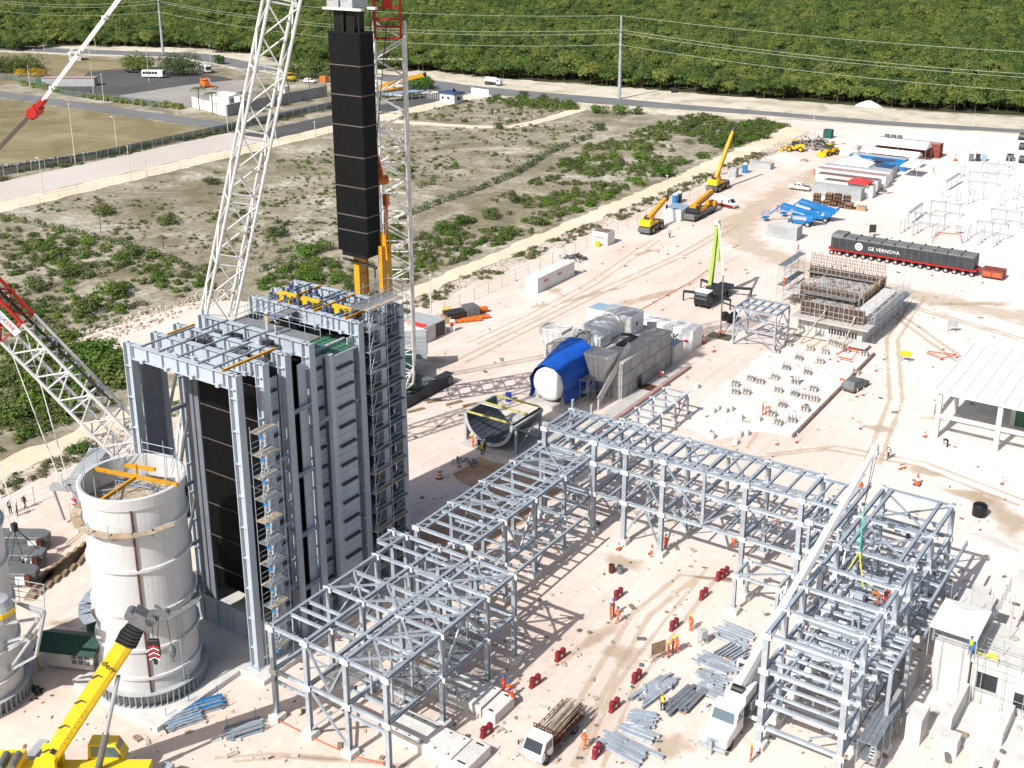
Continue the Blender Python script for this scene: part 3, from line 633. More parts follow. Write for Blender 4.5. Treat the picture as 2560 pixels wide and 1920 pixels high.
# left wall panels
def panels(x, y0, y1, z0, z1, n, m, bars=None, t=.12, name="wall_panel", barx=.22):
    dz = (z1-z0)/n
    for k in range(n):
        b = MB(); b.box(x-t/2, y0, z0+k*dz+.02, x+t/2, y1, z0+(k+1)*dz-.02); o = H.mesh(name, b, m)
        if bars:
            bb = MB(); zz = z0+k*dz+dz*.5; bb.box(x+t/2, y0+.25, zz-.05, x+t/2+barx, y1-.25, zz); bb.box(x+t/2+barx-.05, y0+.25, zz-.22, x+t/2+barx, y1-.25, zz-.05); bb.obj("stiffener", bars, o)  # dark stiffener colour carries the shade of the channel undersides
panels(XL+.55, FY[0]+.4, FY[0]+2.6, .5, ZT-1.4, 6, "grey_panel")
panels(XL+.3, FY[2]+.3, FY[3]-.2, .5, ZT-1.4, 6, "grey_panel")
panels(XL+.3, FY[3]+.3, FY[6]-.3, .5, ZT-1.4, 6, "grey_panel")
b = MB(); b.box(-80.4, FY[6]-.1, .5, -69.2, FY[6]+.1, ZT-1.5); H.mesh("rear_wall", b, "grey_panel")
# inner dark plate beside the tube bundle
b = MB(); b.box(-79.9, 66.6, .5, -79.5, 66.9, 26.6); H.mesh("inner_plate", b, "grey_panel")
b = MB(); b.box(-80.6, 66.75, .5, -78.9, 66.95, 26.6); H.mesh("inner_plate", b, "grey_panel")
# tube bundles: dark blocks of finned tubes with support bands
for (x0, x1, y0, y1) in ((-78.9, -69.6, 67.0, 69.6), (-79.2, -69.7, 70.7, 72.6), (-79.2, -69.9, 77.2, 82.0)):
    b = MB(); b.box(x0, y0, 2.6, x1, y1, 26.5)
    n = int((x1-x0)/.16)
    for k in range(n):
        if y0 < 68: b.tube((x0+.08+k*.16, y0-.02, 2.7), (x0+.08+k*.16, y0-.02, 26.4), .06, 0, 5, cap=False)
    o = H.mesh("tube_bundle", b, "tube_black")
    for k in range(7):
        z = 4.4+k*3.35; bb = MB(); bb.box(x0-.06, y0-.14, z, x1+.06, y0-.08, z+.1); bb.box(x1+.02, y0, z, x1+.08, y1, z+.1); c = bb.obj("support_band", "tube_band", o)
# right side walls
panels(XR-.62, FY[1]+.4, FY[2]-.4, 1.2, 26.2, 12, "blue_grey_paint", "dark_steel")
panels(XR-.05, FY[2]+1.55, FY[3]-.4, 1.2, 26.6, 4, "blue_grey_paint")
panels(XR-.65, FY[3]+.4, 72.6, 1.2, 26.2, 13, "blue_grey_paint", "dark_steel")
panels(XR+.30, 72.95, FY[4]-1.1, 1.0, 25.9, 13, "blue_grey_paint", "dark_steel")
panels(XR-.3, FY[4]-1.1, FY[4]-.4, 1.0, 26.9, 7, "blue_grey_paint", "dark_steel")
b = MB(); b.box(XR-.1, 72.45, .5, XR+.42, 72.95, 26.4); b.box(XR-.8, 72.6, 25.9, XR+.36, FY[4]-.4, 26.1); b.box(XR-1.5, 72.5, .6, XR-1.2, FY[4]-.3, 26.5); H.mesh("casing_box", b, "blue_grey_paint")
for (y0, y1, zs) in ((FY[2], FY[3], (5.2, 10.6, 16.5, 22.6)), (FY[1], FY[2], (6.2, 12.6, 18.9)), (FY[3], 72.5, (4.0, 20.5))):
    for z in zs: H.mem("tie_beam", (XR+.25, y0+.3, z), (XR+.25, y1-.3, z), .3, .3, 'H', "blue_grey_paint")
for k in range(13): H.mem("ladder_rung", (XR-.5, FY[5]+.1, 2+k*2), (XR-.5, FY[6]-.1, 2+k*2), .12, .12, 'B', "blue_grey_paint")
b = MB(); b.box(-80.2, 64.05, .5, -69, 64.2, 3.2)
for k in range(6): b.box(-79.4+k*1.8, 63.9, .7, -79.2+k*1.8, 64.05, 3.0)
H.mesh("inlet_wall", b, "blue_grey_paint")
# bracing of the open left side
for (z0, z1) in ((3, 11), (11, 19), (19, 26)):
    H.mem("brace", (XL, FY[1], z0), (XL, FY[2], z1), .22, .22, 'B', "white_steel")
for z in (6.2, 12.5, 20.4): H.mem("tie_beam", (XL, FY[0], z), (XL, FY[2], z), .28, .28, 'H', "blue_grey_paint")
# decks, walkway and rails on top
b = MB(); b.box(-77.6, 70.6, ZT-.05, -68.4, 72.0, ZT+.02); b.box(-76.6, 72.0, ZT-.3, -75.3, 76.4, ZT-.22); H.mesh("walkway", b, "grating")
b = MB()
for (x0, y0, x1, y1) in ((-77.6, 72, -68.4, 72), (-77.5, 70.4, -77.5, 76), (-76.6, 72, -76.6, 76.4), (-75.3, 72, -75.3, 76.4), (-72, 73.2, -72, 76.3), (-72, 73.2, -68.4, 73.2)):
    L = math.hypot(x1-x0, y1-y0); n = max(1, int(L/1.6))
    for k in range(n+1): t = k/n; b.tube((x0+(x1-x0)*t, y0+(y1-y0)*t, ZT-.2), (x0+(x1-x0)*t, y0+(y1-y0)*t, ZT+1.15), .03, 0, 5)
    for z in (.6, 1.15): b.tube((x0, y0, ZT+z), (x1, y1, ZT+z), .03, 0, 5)
H.mesh("handrail", b, "galvanized")
b = MB()
for k in range(9): b.box(-71.9+k*.42, 73.0, 26.1+.06*(k % 2), -71.5+k*.42, 76.2, 26.2+.06*(k % 2))
H.mesh("tarpaulin", b, "tarp_green")
# hydraulic jacks on the rear bay
for i, x in enumerate((-78.6, -75.6, -71.6)):
    b = MB()
    for dy in (.9, 1.75): b.box(x-1.15, FY[4]+dy, ZT-.15, x+1.15, FY[4]+dy+.34, ZT+.3, 0)
    b.box(x-1.2, FY[4]+.75, ZT-.25, x-1.0, FY[4]+2.25, ZT+.1, 0); b.box(x+1.0, FY[4]+.75, ZT-.25, x+1.2, FY[4]+2.25, ZT+.1, 0)
    for dx in (-1.0, -.4, .9):
        for dy in (.6, 2.3): b.tube((x+dx, FY[4]+dy, ZT-.3), (x+dx, FY[4]+dy, ZT+.55), .16, 1, 8)
    j = b.obj("jack_frame", ["yellow_paint", "roof_blue"]); tag(j, ["yellow jack frame nearest the left end of the boiler's rear bay", "yellow jack frame in the middle of the boiler's rear bay", "yellow jack frame beside the amber beam of the boiler's rear bay"][i], "jack", "jack frames on the boiler top")
for i, (x, y) in enumerate([(-79.8, 80.6), (-77.5, 80.9), (-73.7, 80.7), (-71.0, 81.0), (-70.3, 78.0)]):
    b = MB(); b.cb((x, y, ZT-.45), (1.3, .5, .5), 0); b.tube((x-.4, y, ZT-.2), (x-.4, y, ZT+.35), .18, 1, 8); b.tube((x+.4, y, ZT-.2), (x+.4, y, ZT+.3), .18, 1, 8); H.mesh("spring_hanger", b, ["mid_grey", "roof_blue"])
for x in (-77.9, -73.4): H.mem("purlin", (x, FY[4]-.2, ZT+.1), (x, FY[6], ZT+.1), .18, .16, 'H', "amber_paint")
for k in range(70):
    b = MB(); b.cb((-78.6+rnd.random()*9, 65.2+rnd.random()*4.4 if k < 34 else 77+rnd.random()*5, ZT-.7+rnd.random()*.3), (.3+rnd.random()*.9, .25+rnd.random()*.4, .3+.3*rnd.random()), 0, rnd.random()*.2); H.mesh("hanger_bracket", b, ["dark_steel", "mid_grey"][k % 2])
# ------------------------------------------------------------------ scaffolds on the right side
def scaffold(label, x0, x1, y0, y1, z1, levels, decks, blue=False, rails_top=True, z0=.5, seed=1, ny=2):
    r = random.Random(seed); S = Rig("scaffold", label, "scaffold", ((x0+x1)/2, (y0+y1)/2, z0))
    ys = [y0+(y1-y0)*k/ny for k in range(ny+1)]
    for x in (x0, x1):
        for y in ys: S.mem("standard", (x, y, z0), (x, y, z1), .06, kind='T', m="galvanized")
    nl = int((z1-z0)/levels)
    for k in range(1, nl+1):
        z = z0+k*levels
        for x in (x0, x1):
            for dz in ((0, .5, 1.0) if k < nl else (0,)): S.mem("ledger", (x, y0, z+dz), (x, y1, z+dz), .05, kind='T', m="galvanized")
        for y in ys: S.mem("transom", (x0, y, z), (x1, y, z), .05, kind='T', m="galvanized")
        if decks and k % decks == 0:
            n = 4
            for j in range(n):
                w = (x1-x0)/n; b = MB(); b.box(x0+j*w+.02, y0-.05, z+.03, x0+(j+1)*w-.02, y1+.05, z+.09); S.mesh("deck_board", b, r.choice(["galvanized_dark", "galvanized_dark", "grating", "timber_pale"]))
            if blue:
                b = MB(); b.extr([(x1-.05, z-.3), (x1+.5, z), (x1-.05, z)], y0-.04, y0+.04, 'Y'); S.mesh("bracket", b, "paint_blue")
            if k < nl:
                b = MB(); a = Vector((x1-.2, y0+.3, z+.1)); c = Vector((x1-.2, y0+1.1, z+levels*decks+.1))
                for s in (0, .35):
                    o_ = Vector((-s, 0, 0)); b.tube(a+o_, c+o_, .025, 0, 5)
                for q_ in range(7):
                    p = a.lerp(c, (q_+.5)/7); b.tube(p, p-Vector((.35, 0, 0)), .02, 0, 4)
                S.mesh("ladder", b, "galvanized")
        if k % 2 == 0: S.mem("brace", (x1, y0, z-levels), (x1, y1, z), .045, kind='T', m="galvanized")
    return S
scaffold("scaffold tower with blue brackets up the boiler's near right corner", -67.6, -66.5, 62.2, 64.4, 23.5, 2.05, 1, True, seed=3, ny=1)
scaffold("tall scaffold with decks in the rear right bay of the boiler", -69.6, -67.3, 77.2, 82.1, 29.8, 2.05, 1, seed=5)
b = MB()
for x in (-69.4, -67.2):
    for y in (77.2, 79, 80.8, 82.6): b.tube((x, y, 27), (x, y, 31), .03, 0, 5)
    for z in (29.2, 29.8, 30.6): b.tube((x, 77, z), (x, 82.8, z), .03, 0, 5)
for y in (77.2, 82.6):
    for z in (29.2, 30.6): b.tube((-69.4, y, z), (-67.2, y, z), .03, 0, 5)
H.mesh("handrail", b, "galvanized")
# ------------------------------------------------------------------ hanging tube bundle and its yellow strongback
yb = 88.6; xa, xb_ = GY(820, 82, yb).x, GY(897, 84, yb).x; zb, zt = GY(886, 632, yb).z, GY(858, 83, yb).z
HB = Rig("hanging_tube_bundle", "tall black tube bundle hanging from the crane above the boiler", "tube bundle", ((xa+xb_)/2, yb+1.1, zb))
yt = yb+2.1; nb = 7
zz = [zb]+[ZAT(0, 0, 1, 1)*0+GY(860, y_, yb).z for y_ in (573, 535, 464, 389, 312, 237, 163)]+[zt]
zz = sorted(zz)
for k in range(len(zz)-1):
    b = MB(); z0, z1 = zz[k]+.05, zz[k+1]-.05; b.box(xa, yb, z0, xb_, yt, z1)
    for j in range(12):
        y_ = yb+.12+j*(yt-yb-.2)/11; b.tube((xb_+.01, y_, z0), (xb_+.01, y_, z1), .055, 0, 5, cap=False)
    for j in range(26): x_ = xa+.08+j*(xb_-xa-.16)/25; b.tube((x_, yb-.01, z0), (x_, yb-.01, z1), .05, 0, 4, cap=False)
    HB.mesh("tube_section", b, "tube_black")
    if k: bb = MB(); bb.box(xa-.07, yb-.09, zz[k]-.05, xb_+.1, yt+.06, zz[k]+.06); HB.mesh("support_band", bb, "tube_band")
b = MB(); b.box(xa-.06, yb-.08, zt-.05, xb_+.08, yt+.06, zt+.1); b.box(xa+.4, yb+.1, zb-.5, xb_-.4, yt-.1, zb); HB.mesh("end_frame", b, "tube_black")
for x0 in (xa+.55, xa+2.1):
    b = MB(); b.box(x0, yb+.3, zt+.1, x0+1.05, yt-.3, zt+2.05); HB.mesh("header", b, "tube_black")
b = MB()
for x0 in (xa+.3, xa+1.8, xb_-.15):
    for y_ in (yb+.2, yt-.2): b.tube((x0, y_, zt), (x0, y_, zt+2.2), .06, 0, 5)
for k in range(8): b.tube((xa+1.7, yb+.1, zt+.2+k*.22), (xa+2.0, yb+.1, zt+.2+k*.22), .025, 0, 4)
HB.mesh("lifting_rods", b, "dark_steel")
lz = zt+2.2
LF = Rig("lifting_beam", "white lifting frame with grey cross heads above the black tube bundle", "lifting frame", ((xa+xb_)/2, yb+1, lz))
b = MB(); b.box(xa-.3, yb-.3, lz, xb_+.6, yb+.1, lz+.22); b.box(xa-.3, yt-.3, lz, xb_+.6, yt+.1, lz+.22); LF.mesh("rail", b, "white_paint")
for x0 in (xa+.45, xa+2.2):
    b = MB(); b.box(x0-.25, yb-.2, lz+.22, x0+1.25, yt, lz+1.0); b.box(x0-.35, yb-.25, lz+.9, x0+.6, yt+.1, lz+1.1); LF.mesh("cross_head", b, "container_grey")
    b = MB(); b.box(x0+.1, yb+.2, lz+1.0, x0+.85, yt-.4, lz+4.5); b.box(x0+.0, yb+.1, lz+1.0, x0+.95, yb+.2, lz+4.5); LF.mesh("lifting_post", b, "amber_paint")
b = MB(); b.box(xa+.2, yb+.4, lz+4.5, xb_, yt-.6, lz+5.3); LF.mesh("spreader_beam", b, "amber_paint")
yp = 90.0
ST = Rig("strongback", "amber lifting strongback of two posts hanging behind the boiler", "lifting frame", (GY(925, 700, yp).x, yp+.8, 14))
for (l, r_, yy, zt_) in ((886, 899, 700, GY(890, 642, yp).z), (948, 957, 700, GY(952, 640, yp).z+1.0)):
    x0, x1 = GY(l, yy, yp).x, GY(r_, yy, yp).x; b = MB(); b.box(x0, yp, 14, x1, yp+.12, zt_); b.box(x0, yp+1.4, 14, x1, yp+1.52, zt_); b.box((x0+x1)/2-.05+.2, yp+.12, 14, (x0+x1)/2+.25, yp+1.4, zt_)
    for k in range(5): b.box(x0, yp+.12, 15+k*3, x1, yp+1.4, 15.1+k*3)
    ST.mesh("post", b, "amber_paint")
x0, x1 = GY(886, 700, yp).x, GY(957, 700, yp).x; zc = GY(900, 650, yp).z
b = MB(); b.tube((x0-1.2, yp-.2, zc-.1), (x1-.6, yp-.2, zc-.4), .16, 0, 8); b.box(x0, yp+.6, zc-4.6, x1, yp+.9, zc-4.3, 1); b.tube(((x0+x1)/2+.5, yp+.5, 16), ((x0+x1)/2+.5, yp+.5, zc-.4), .08, 1, 6); ST.mesh("cross_bar", b, ["dark_steel", "rust"])
b = MB(); xr = GY(963, 640, yp+.8).x; zr = GY(963, 640, yp+.8).z; b.extr([(xr-.55, zr-.3), (xr+.55, zr-.3), (xr+.35, zr+2.2), (xr-.35, zr+2.6)], yp+.5, yp+.7, 'Y'); ST.mesh("lug_plate", b, "amber_paint")
# ------------------------------------------------------------------ pipe racks of galvanized steel
def footing(R, x, y, s=.55, h=.55): b = MB(); b.box(x-s, y-s, 0, x+s, y+s, h); b.box(x-.33, y-.33, h, x+.33, y+.33, h+.05); R.mesh("footing", b, "concrete_pale", bevel=.03)
def rack(label, base, xs, ys, top, levels, cols, joist_y=None, joist_x=None, plan=(), vert=(), cw=.38, bw=.3, extra=None, skip_x=(), lv_x=None):
    R = Rig("pipe_rack", label, "pipe rack", base, "galvanized pipe racks")
    for x, y in cols:
        R.mem("column", (x, y, .55), (x, y, top+.12), cw, cw); footing(R, x, y)
        for z in [top]+list(levels): R.mem("gusset_plate", (x-.42, y-cw*.52, z-.2), (x+.42, y-cw*.52, z-.2), .04, .5, 'B', "white_steel")
    for z in [top]+list(levels):
        XX = xs if z == top else (lv_x or xs)
        for x in XX: R.mem("beam", (x, ys[0], z-bw/2), (x, ys[-1], z-bw/2), bw*.85, bw*1.1)
        for y in ys:
            if z != top and y in skip_x: continue
            for a, c in zip(XX[:-1], XX[1:]): R.mem("beam", (a+.1, y, z-bw/2), (c-.1, y, z-bw/2), bw*.75, bw)
    for (y, x0, x1, z) in joist_y or (): R.mem("joist", (x0+.1, y, z-.15), (x1-.1, y, z-.15), .2, .24)
    for (x, y0, y1, z) in joist_x or (): R.mem("joist", (x, y0+.1, z-.15), (x, y1-.1, z-.15), .2, .24)
    for (x0, y0, x1, y1, z) in plan:
        R.mem("plan_brace", (x0, y0, z-.12), (x1, y1, z-.12), .15, .15); R.mem("plan_brace", (x0, y1, z-.125), (x1, y0, z-.125), .15, .15)
    for p0, p1 in vert: R.mem("brace", p0, p1, .17, .17)
    return R
# near-left rack
Ax = [-62.35, -58.6, -54.4, -50.35]; Ay = [58, 64.9, 68.1, 71.3, 75.4]
jy = [(y, -62.35, -58.6, 9) for y in (60.2, 61.3, 62.4)]+[(y, -58.6, -54.4, 9) for y in (61.4,)]+[(73.4, -62.35, -58.6, 9), (73.4, -58.6, -54.4, 9)]+[(y, -54.4, -50.35, 9) for y in (61.4, 66.5, 69.7, 73.4)]
jy += [(y, -58.6, -50.35, 4.9) for y in (59.6, 61.3, 63, 66.5, 69.7, 73.4)]
RA = rack("large galvanized rack with cross bracing at the lower left in front of the boiler", (-56, 66, 0), Ax, Ay, 9.0, (4.9,), [(x, y) for x in Ax for y in (58, 64.9, 71.3, 75.4)], jy,
     plan=[(-54.4, 58, -50.35, 61.4, 9), (-54.4, 61.4, -50.35, 64.9, 9), (-54.4, 64.9, -50.35, 68.1, 9), (-54.4, 68.1, -50.35, 71.3, 9), (-62.35, 64.9, -58.6, 68.1, 9), (-58.6, 64.9, -54.4, 68.1, 9), (-54.4, 71.3, -50.35, 75.4, 9)],
     vert=[((-58.5, 58, 8.7), (-56.2, 58, 5.1)), ((-58.5, 58, 4.7), (-54.5, 58, .7)), ((-54.5, 58, 4.7), (-58.5, 58, .7)), ((-54.4, 58, 8.7), (-56.3, 58, 5.1)), ((-62.35, 64.9, 8.7), (-62.35, 71.3, 5)), ((-62.35, 71.3, 8.7), (-62.35, 64.9, 5)), ((-62.35, 65, 4.6), (-62.35, 71.2, .7)), ((-62.35, 71.2, 4.6), (-62.35, 65, .7)), ((-50.35, 64.9, 4.8), (-50.35, 68, 8.8)), ((-50.35, 71.3, 4.8), (-50.35, 68.1, 8.8)), ((-50.35, 64.9, 4.6), (-50.35, 71.2, .7))])
RA.mem("beam", (-55.3, 58, 8.85), (-55.3, 75.4, 8.85), .3, .34); RA.mem("beam", (-62.35, 58, 3.75), (-58.6, 58, 3.75), .2, .26); RA.mem("beam", (-54.4, 58, 3.9), (-50.35, 58, 3.9), .2, .26)
for k in range(14): RA.mem("lacing", (-55.3, 64.9+k*.5, 8.9), (-54.4, 65.15+k*.5, 8.9), .07, .07, 'B'); RA.mem("lacing", (-54.4, 65.15+k*.5, 8.9), (-55.3, 65.4+k*.5, 8.9), .07, .07, 'B')
for (x0, x1, y0, y1) in ((-58.3, -55.5, 59, 66), (-58.3, -50.6, 66.6, 71), (-54.2, -51, 61.5, 64.6)):
    x = x0
    while x < x1:
        b = MB(); n = 6
        for j in range(n): b.box(x+.02+j*.15, y0, 4.94, x+.09+j*.15, y1, 4.99)
        for j in range(8): b.box(x, y0+(y1-y0)*j/8, 4.93, x+.93, y0+(y1-y0)*j/8+.05, 4.98)
        RA.mesh("grating_panel", b, "grating"); x += 1.0
for x in (-53.6, -51.5):
    for y in (60, 62.5, 66.8, 70): RA.mem("stub_post", (x, y, 4.9), (x, y, 8.8), .16, .16)
# middle rack
By = [77.5, 83.0, 88.3, 93.8, 99.3]; jy = []
for a, c in zip(By[:-1], By[1:]):
    for t in (.33, .67): jy.append((a+(c-a)*t, -62.7, -56.5, 8.8))
    jy.append(((a+c)/2, -62.7, -56.5, 4.3))
RB = rack("galvanized rack running from the near-left rack to the long cross rack", (-59.6, 88, 0), [-62.7, -56.5], By, 8.8, (4.3,), [(x, y) for x in (-62.7, -56.5) for y in By], jy,
     plan=[(-62.7, 83, -56.5, 88.3, 8.8), (-62.7, 93.8, -56.5, 99.3, 8.8)],
     vert=[((-56.5, 83, 8.6), (-56.5, 85.6, 4.4)), ((-56.5, 88.3, 8.6), (-56.5, 85.7, 4.4)), ((-56.5, 88.3, .7), (-56.5, 93.8, 4.2)), ((-56.5, 93.8, .7), (-56.5, 88.3, 4.2)), ((-62.7, 83, 8.6), (-62.7, 88.3, 4.4)), ((-62.7, 88.3, 8.6), (-62.7, 83, 4.4)), ((-56.5, 93.8, 8.6), (-56.5, 99.2, 4.4)), ((-56.5, 77.6, 4.2), (-56.5, 82.9, .7))])
for x in (-61.9, -57.4): RB.mem("beam", (x, 77.5, 8.62), (x, 99.3, 8.62), .22, .26)
for k in range(20): RB.mem("lacing", (-62.7, 78+k*1.05, 8.72), (-61.9, 78.5+k*1.05, 8.72), .08, .08, 'B'); RB.mem("lacing", (-57.4, 78+k*1.05, 8.72), (-56.5, 78.5+k*1.05, 8.72), .08, .08, 'B')
RB.mem("beam", (-54.6, 78.5, 4.2), (-54.6, 94.5, 4.2), .22, .28)
for k in range(9): RB.mem("joist", (-56.4, 79.5+k*1.8, 4.15), (-54.7, 79.5+k*1.8, 4.15), .14, .18)
# extension between the two
RX = rack("short galvanized link frame between the near-left rack and the middle rack", (-60, 76.5, 0), [-63.9, -62.4], [73.2, 75.4], 8.95, (), [(-63.9, 75.4)], [], vert=[((-63.9, 73.3, 8.8), (-62.5, 75.3, 8.8))])
# long cross rack
Cx = [-62.0, -59.6, -55.9, -52.2, -47.9, -43.4, -39.1, -33.5]; Cy = [98.8, 104.5]
jx = []
for a, c in zip(Cx[:-1], Cx[1:]):
    for t in ((.5,) if c-a < 3 else (.33, .67)): jx.append((a+(c-a)*t, 98.8, 104.5, 10.9))
    jx.append(((a+c)/2, 98.8, 104.5, 5.0)); jx.append(((a+c)/2, 98.8, 104.5, 8.5))
CR = rack("long galvanized cross rack spanning the yard behind the middle rack", (-48, 101.6, 0), Cx, Cy, 10.9, (8.5, 5.0), [(x, y) for x in (-62, -55.9, -52.2, -47.9, -39.1, -33.5) for y in Cy], None, jx,
     plan=[(-47.9, 98.8, -43.4, 104.5, 10.88), (-62, 98.8, -59.6, 104.5, 10.88)],
     vert=[((-52.2, 98.8, .7), (-50.1, 98.8, 4.8)), ((-47.9, 98.8, .7), (-49.9, 98.8, 4.8)), ((-52.2, 98.8, 5.1), (-50.1, 98.8, 8.3)), ((-47.9, 98.8, 5.1), (-49.9, 98.8, 8.3)), ((-47.9, 98.8, 10.7), (-43.4, 98.8, 5.1)), ((-39.1, 98.8, 8.3), (-43.4, 98.8, 5.1)), ((-52.2, 104.5, .7), (-47.9, 104.5, 4.8)), ((-47.9, 104.5, .7), (-52.2, 104.5, 4.8)), ((-43.4, 104.5, 10.7), (-39.1, 104.5, 5.1)), ((-39.1, 104.5, 10.7), (-43.4, 104.5, 5.1))], bw=.34, cw=.46)
for x in (-43.4,): 
    for y in Cy: CR.mem("post", (x, y, 5), (x, y, 10.8), .3, .3)
for y in (99.7, 103.6): CR.mem("beam", (-62, y, 10.72), (-33.5, y, 10.72), .2, .24)
for k in range(26): CR.mem("lacing", (-61.8+k*1.08, 98.85, 10.8), (-61.3+k*1.08, 99.7, 10.8), .07, .07, 'B'); CR.mem("lacing", (-61.8+k*1.08, 103.6, 10.8), (-61.3+k*1.08, 104.4, 10.8), .07, .07, 'B')
for x in (-62, -59.6): CR.mem("post", (x, 104.5, 10.9), (x, 104.5, 12.0), .22, .22)
for z in (10.9, 8.5, 5.0):
    for y in (99.2, 104.1): CR.mem("beam", (-33.4, y, z-.3), (-29.4, y, z-.3), .26, .32)
    for k in range(3): CR.mem("joist", (-32.4+k*1.3, 99.3, z-.3), (-32.4+k*1.3, 104, z-.3), .18, .22)
# right rack
Dx = [-28.0, -24.8, -21.55]; Dy = [77.1, 81.0, 85.0, 89.0, 93.1, 99.1, 105.9]
jy = []
for a, c in zip(Dy[:-1], Dy[1:]):
    for t in (.33, .67): jy.append((a+(c-a)*t, -28, -21.55, 7.4)); jy.append((a+(c-a)*t, -28, -21.55, 4.4))
DR = rack("tall galvanized rack on the right beside the pale concrete building", (-24.8, 91, 0), [-28.0, -21.55], Dy, 10.6, (7.4, 4.4, 2.2), [(x, y) for x in (-28, -21.55) for y in Dy], jy,
     plan=[(-28, 93.1, -21.55, 99.1, 10.5), (-28, 99.1, -21.55, 105.9, 10.5)],
     vert=[((-28, 77.1, 2.3), (-28, 81, 4.3)), ((-28, 81, 2.3), (-28, 77.1, 4.3)), ((-21.55, 77.1, 2.3), (-21.55, 81, 4.3)), ((-21.55, 81, .7), (-21.55, 77.1, 4.3)), ((-28, 85, 4.5), (-28, 89, 7.2)), ((-28, 89, 4.5), (-28, 85, 7.2)), ((-21.55, 93.1, 4.5), (-21.55, 99.1, 7.3)), ((-21.55, 99.1, 4.5), (-21.55, 93.1, 7.3)), ((-21.55, 89, 7.5), (-21.55, 93.1, 10.4))], bw=.34, cw=.46)
for x in (-29.3, -27.2, -22.7): DR.mem("beam", (x, 93.1, 10.45), (x, 106, 10.45), .28, .34)
for y in (95, 97.2, 101.4, 103.6): DR.mem("joist", (-29.3, y, 9.4), (-21.6, y, 9.4), .22, .26)
for x, y0, y1, z in ((-26.4, 77.1, 93, 7.35), (-23.2, 77.1, 93, 7.35), (-25.3, 85, 105, 4.35), (-23.0, 85, 105, 4.35), (-26.6, 85, 99, 9.2)): DR.mem("joist", (x, y0, z-.2), (x, y1, z-.2), .2, .26)
for x in (-24.4, -23.9):
    for y in (82.2, 84.4, 87.2): DR.mem("stub_post", (x, y, 5), (x, y, 7.6), .16, .16)
for (x0, x1, y) in ((-21.5, -19.7, 82.3), (-21.5, -19.7, 87.3)): DR.mem("beam", (x0, y, 7.3), (x1, y, 7.3), .24, .3)
DR.mem("beam", (-19.7, 82.2, 7.3), (-19.7, 87.4, 7.3), .26, .34)
for k in range(5): DR.mem("joist", (-21.4, 83.1+k*.9, 7.32), (-19.8, 83.1+k*.9, 7.32), .18, .2)
for y in (82.3, 87.3): DR.mem("column", (-19.7, y, .5), (-19.7, y, 7.2), .3, .3); footing(DR, -19.7, y)
for y0, y1, z in ((93.1, 105.9, 7.2), (93.1, 99.1, 4.3)):
    DR.mem("beam", (-19.9, y0, z), (-19.9, y1, z), .22, .28)
    for k in range(4): DR.mem("joist", (-21.4, y0+1+k*(y1-y0-1.5)/4, z), (-20, y0+1+k*(y1-y0-1.5)/4, z), .18, .2)
q = random.Random(21)
for k in range(60):
    b = MB(); z = q.choice([4.5, 4.5, 7.5]); x, y = q.uniform(-27.4, -22), q.uniform(86, 105)
    if q.random() < .5: b.tube((x, y, z+.15), (x+q.uniform(.6, 1.6), y, z+.15), .1+.08*q.random(), 0, 7)
    else: b.cb((x, y, z+.25), (.25+.6*q.random(), .25+.4*q.random(), .3+.4*q.random()), 0)
    DR.mesh("pipe_support", b, q.choice(["galvanized", "galvanized", "white_steel", "mid_grey"]))
# cable trays, pipes and hangers carried by the lower levels
q = random.Random(33)
for R, x0, x1, y0, y1, zs, n, along in ((RA, -62, -50.6, 58.3, 75, (4.9, 9.0), 44, 'x'), (RB, -62.4, -56.8, 78, 99, (4.3, 8.8), 40, 'x'), (CR, -61.5, -34, 99, 104.3, (5.0, 8.5), 60, 'y'), (DR, -27.7, -21.8, 77.4, 105.5, (2.2, 4.4, 7.4), 60, 'x')):
    for k in range(n):
        z = q.choice(zs)-.12; x, y = q.uniform(x0, x1), q.uniform(y0, y1); t = q.random()
        if t < .45:
            L = q.choice([1.6, 2.2, 3.0]); R.mem("joist", (x, y, z), (min(x+L, x1), y, z) if along == 'x' else (x, min(y+L, y1), z), .15, .18)
        elif t < .7: R.mem("hanger", (x, y, max(.3, z-q.uniform(.5, 1.4))), (x, y, z), .1, .1, 'B')
        else:
            L = q.uniform(2, 4); R.mem("diagonal", (x, y, z), (min(x+L*.7, x1), min(y+L*.7, y1), z), .11, .11)
# small link frames
for lab, xs, ys, top, lv in (("small galvanized frame between the cross rack and the right rack", [-32.4, -29.6], [98.2, 103.2], 9.2, (6.2, 3.4)), ("low galvanized frame standing before the right end of the cross rack", [-37.4, -33.2], [93.4, 96.4], 4.2, ()), ("low galvanized rack beyond the cross rack near the turbine", [-64.0, -60.8], [112, 116, 120, 124, 128, 131.6], 3.3, ())):
    jj = []
    if len(ys) > 3:
        for y0_, y1_ in zip(ys[:-1], ys[1:]): jj.append(((y0_+y1_)/2, xs[0], xs[1], top))
    rack(lab, ((xs[0]+xs[1])/2, ys[0], 0), xs, ys, top, lv, [(x, y) for x in xs for y in ys], jj, cw=.3, bw=.26,
         vert=[((xs[1], ys[-2], .6), (xs[1], ys[-1], top-.3)), ((xs[0], ys[0], top-.1), (xs[1], ys[1], top-.1))])
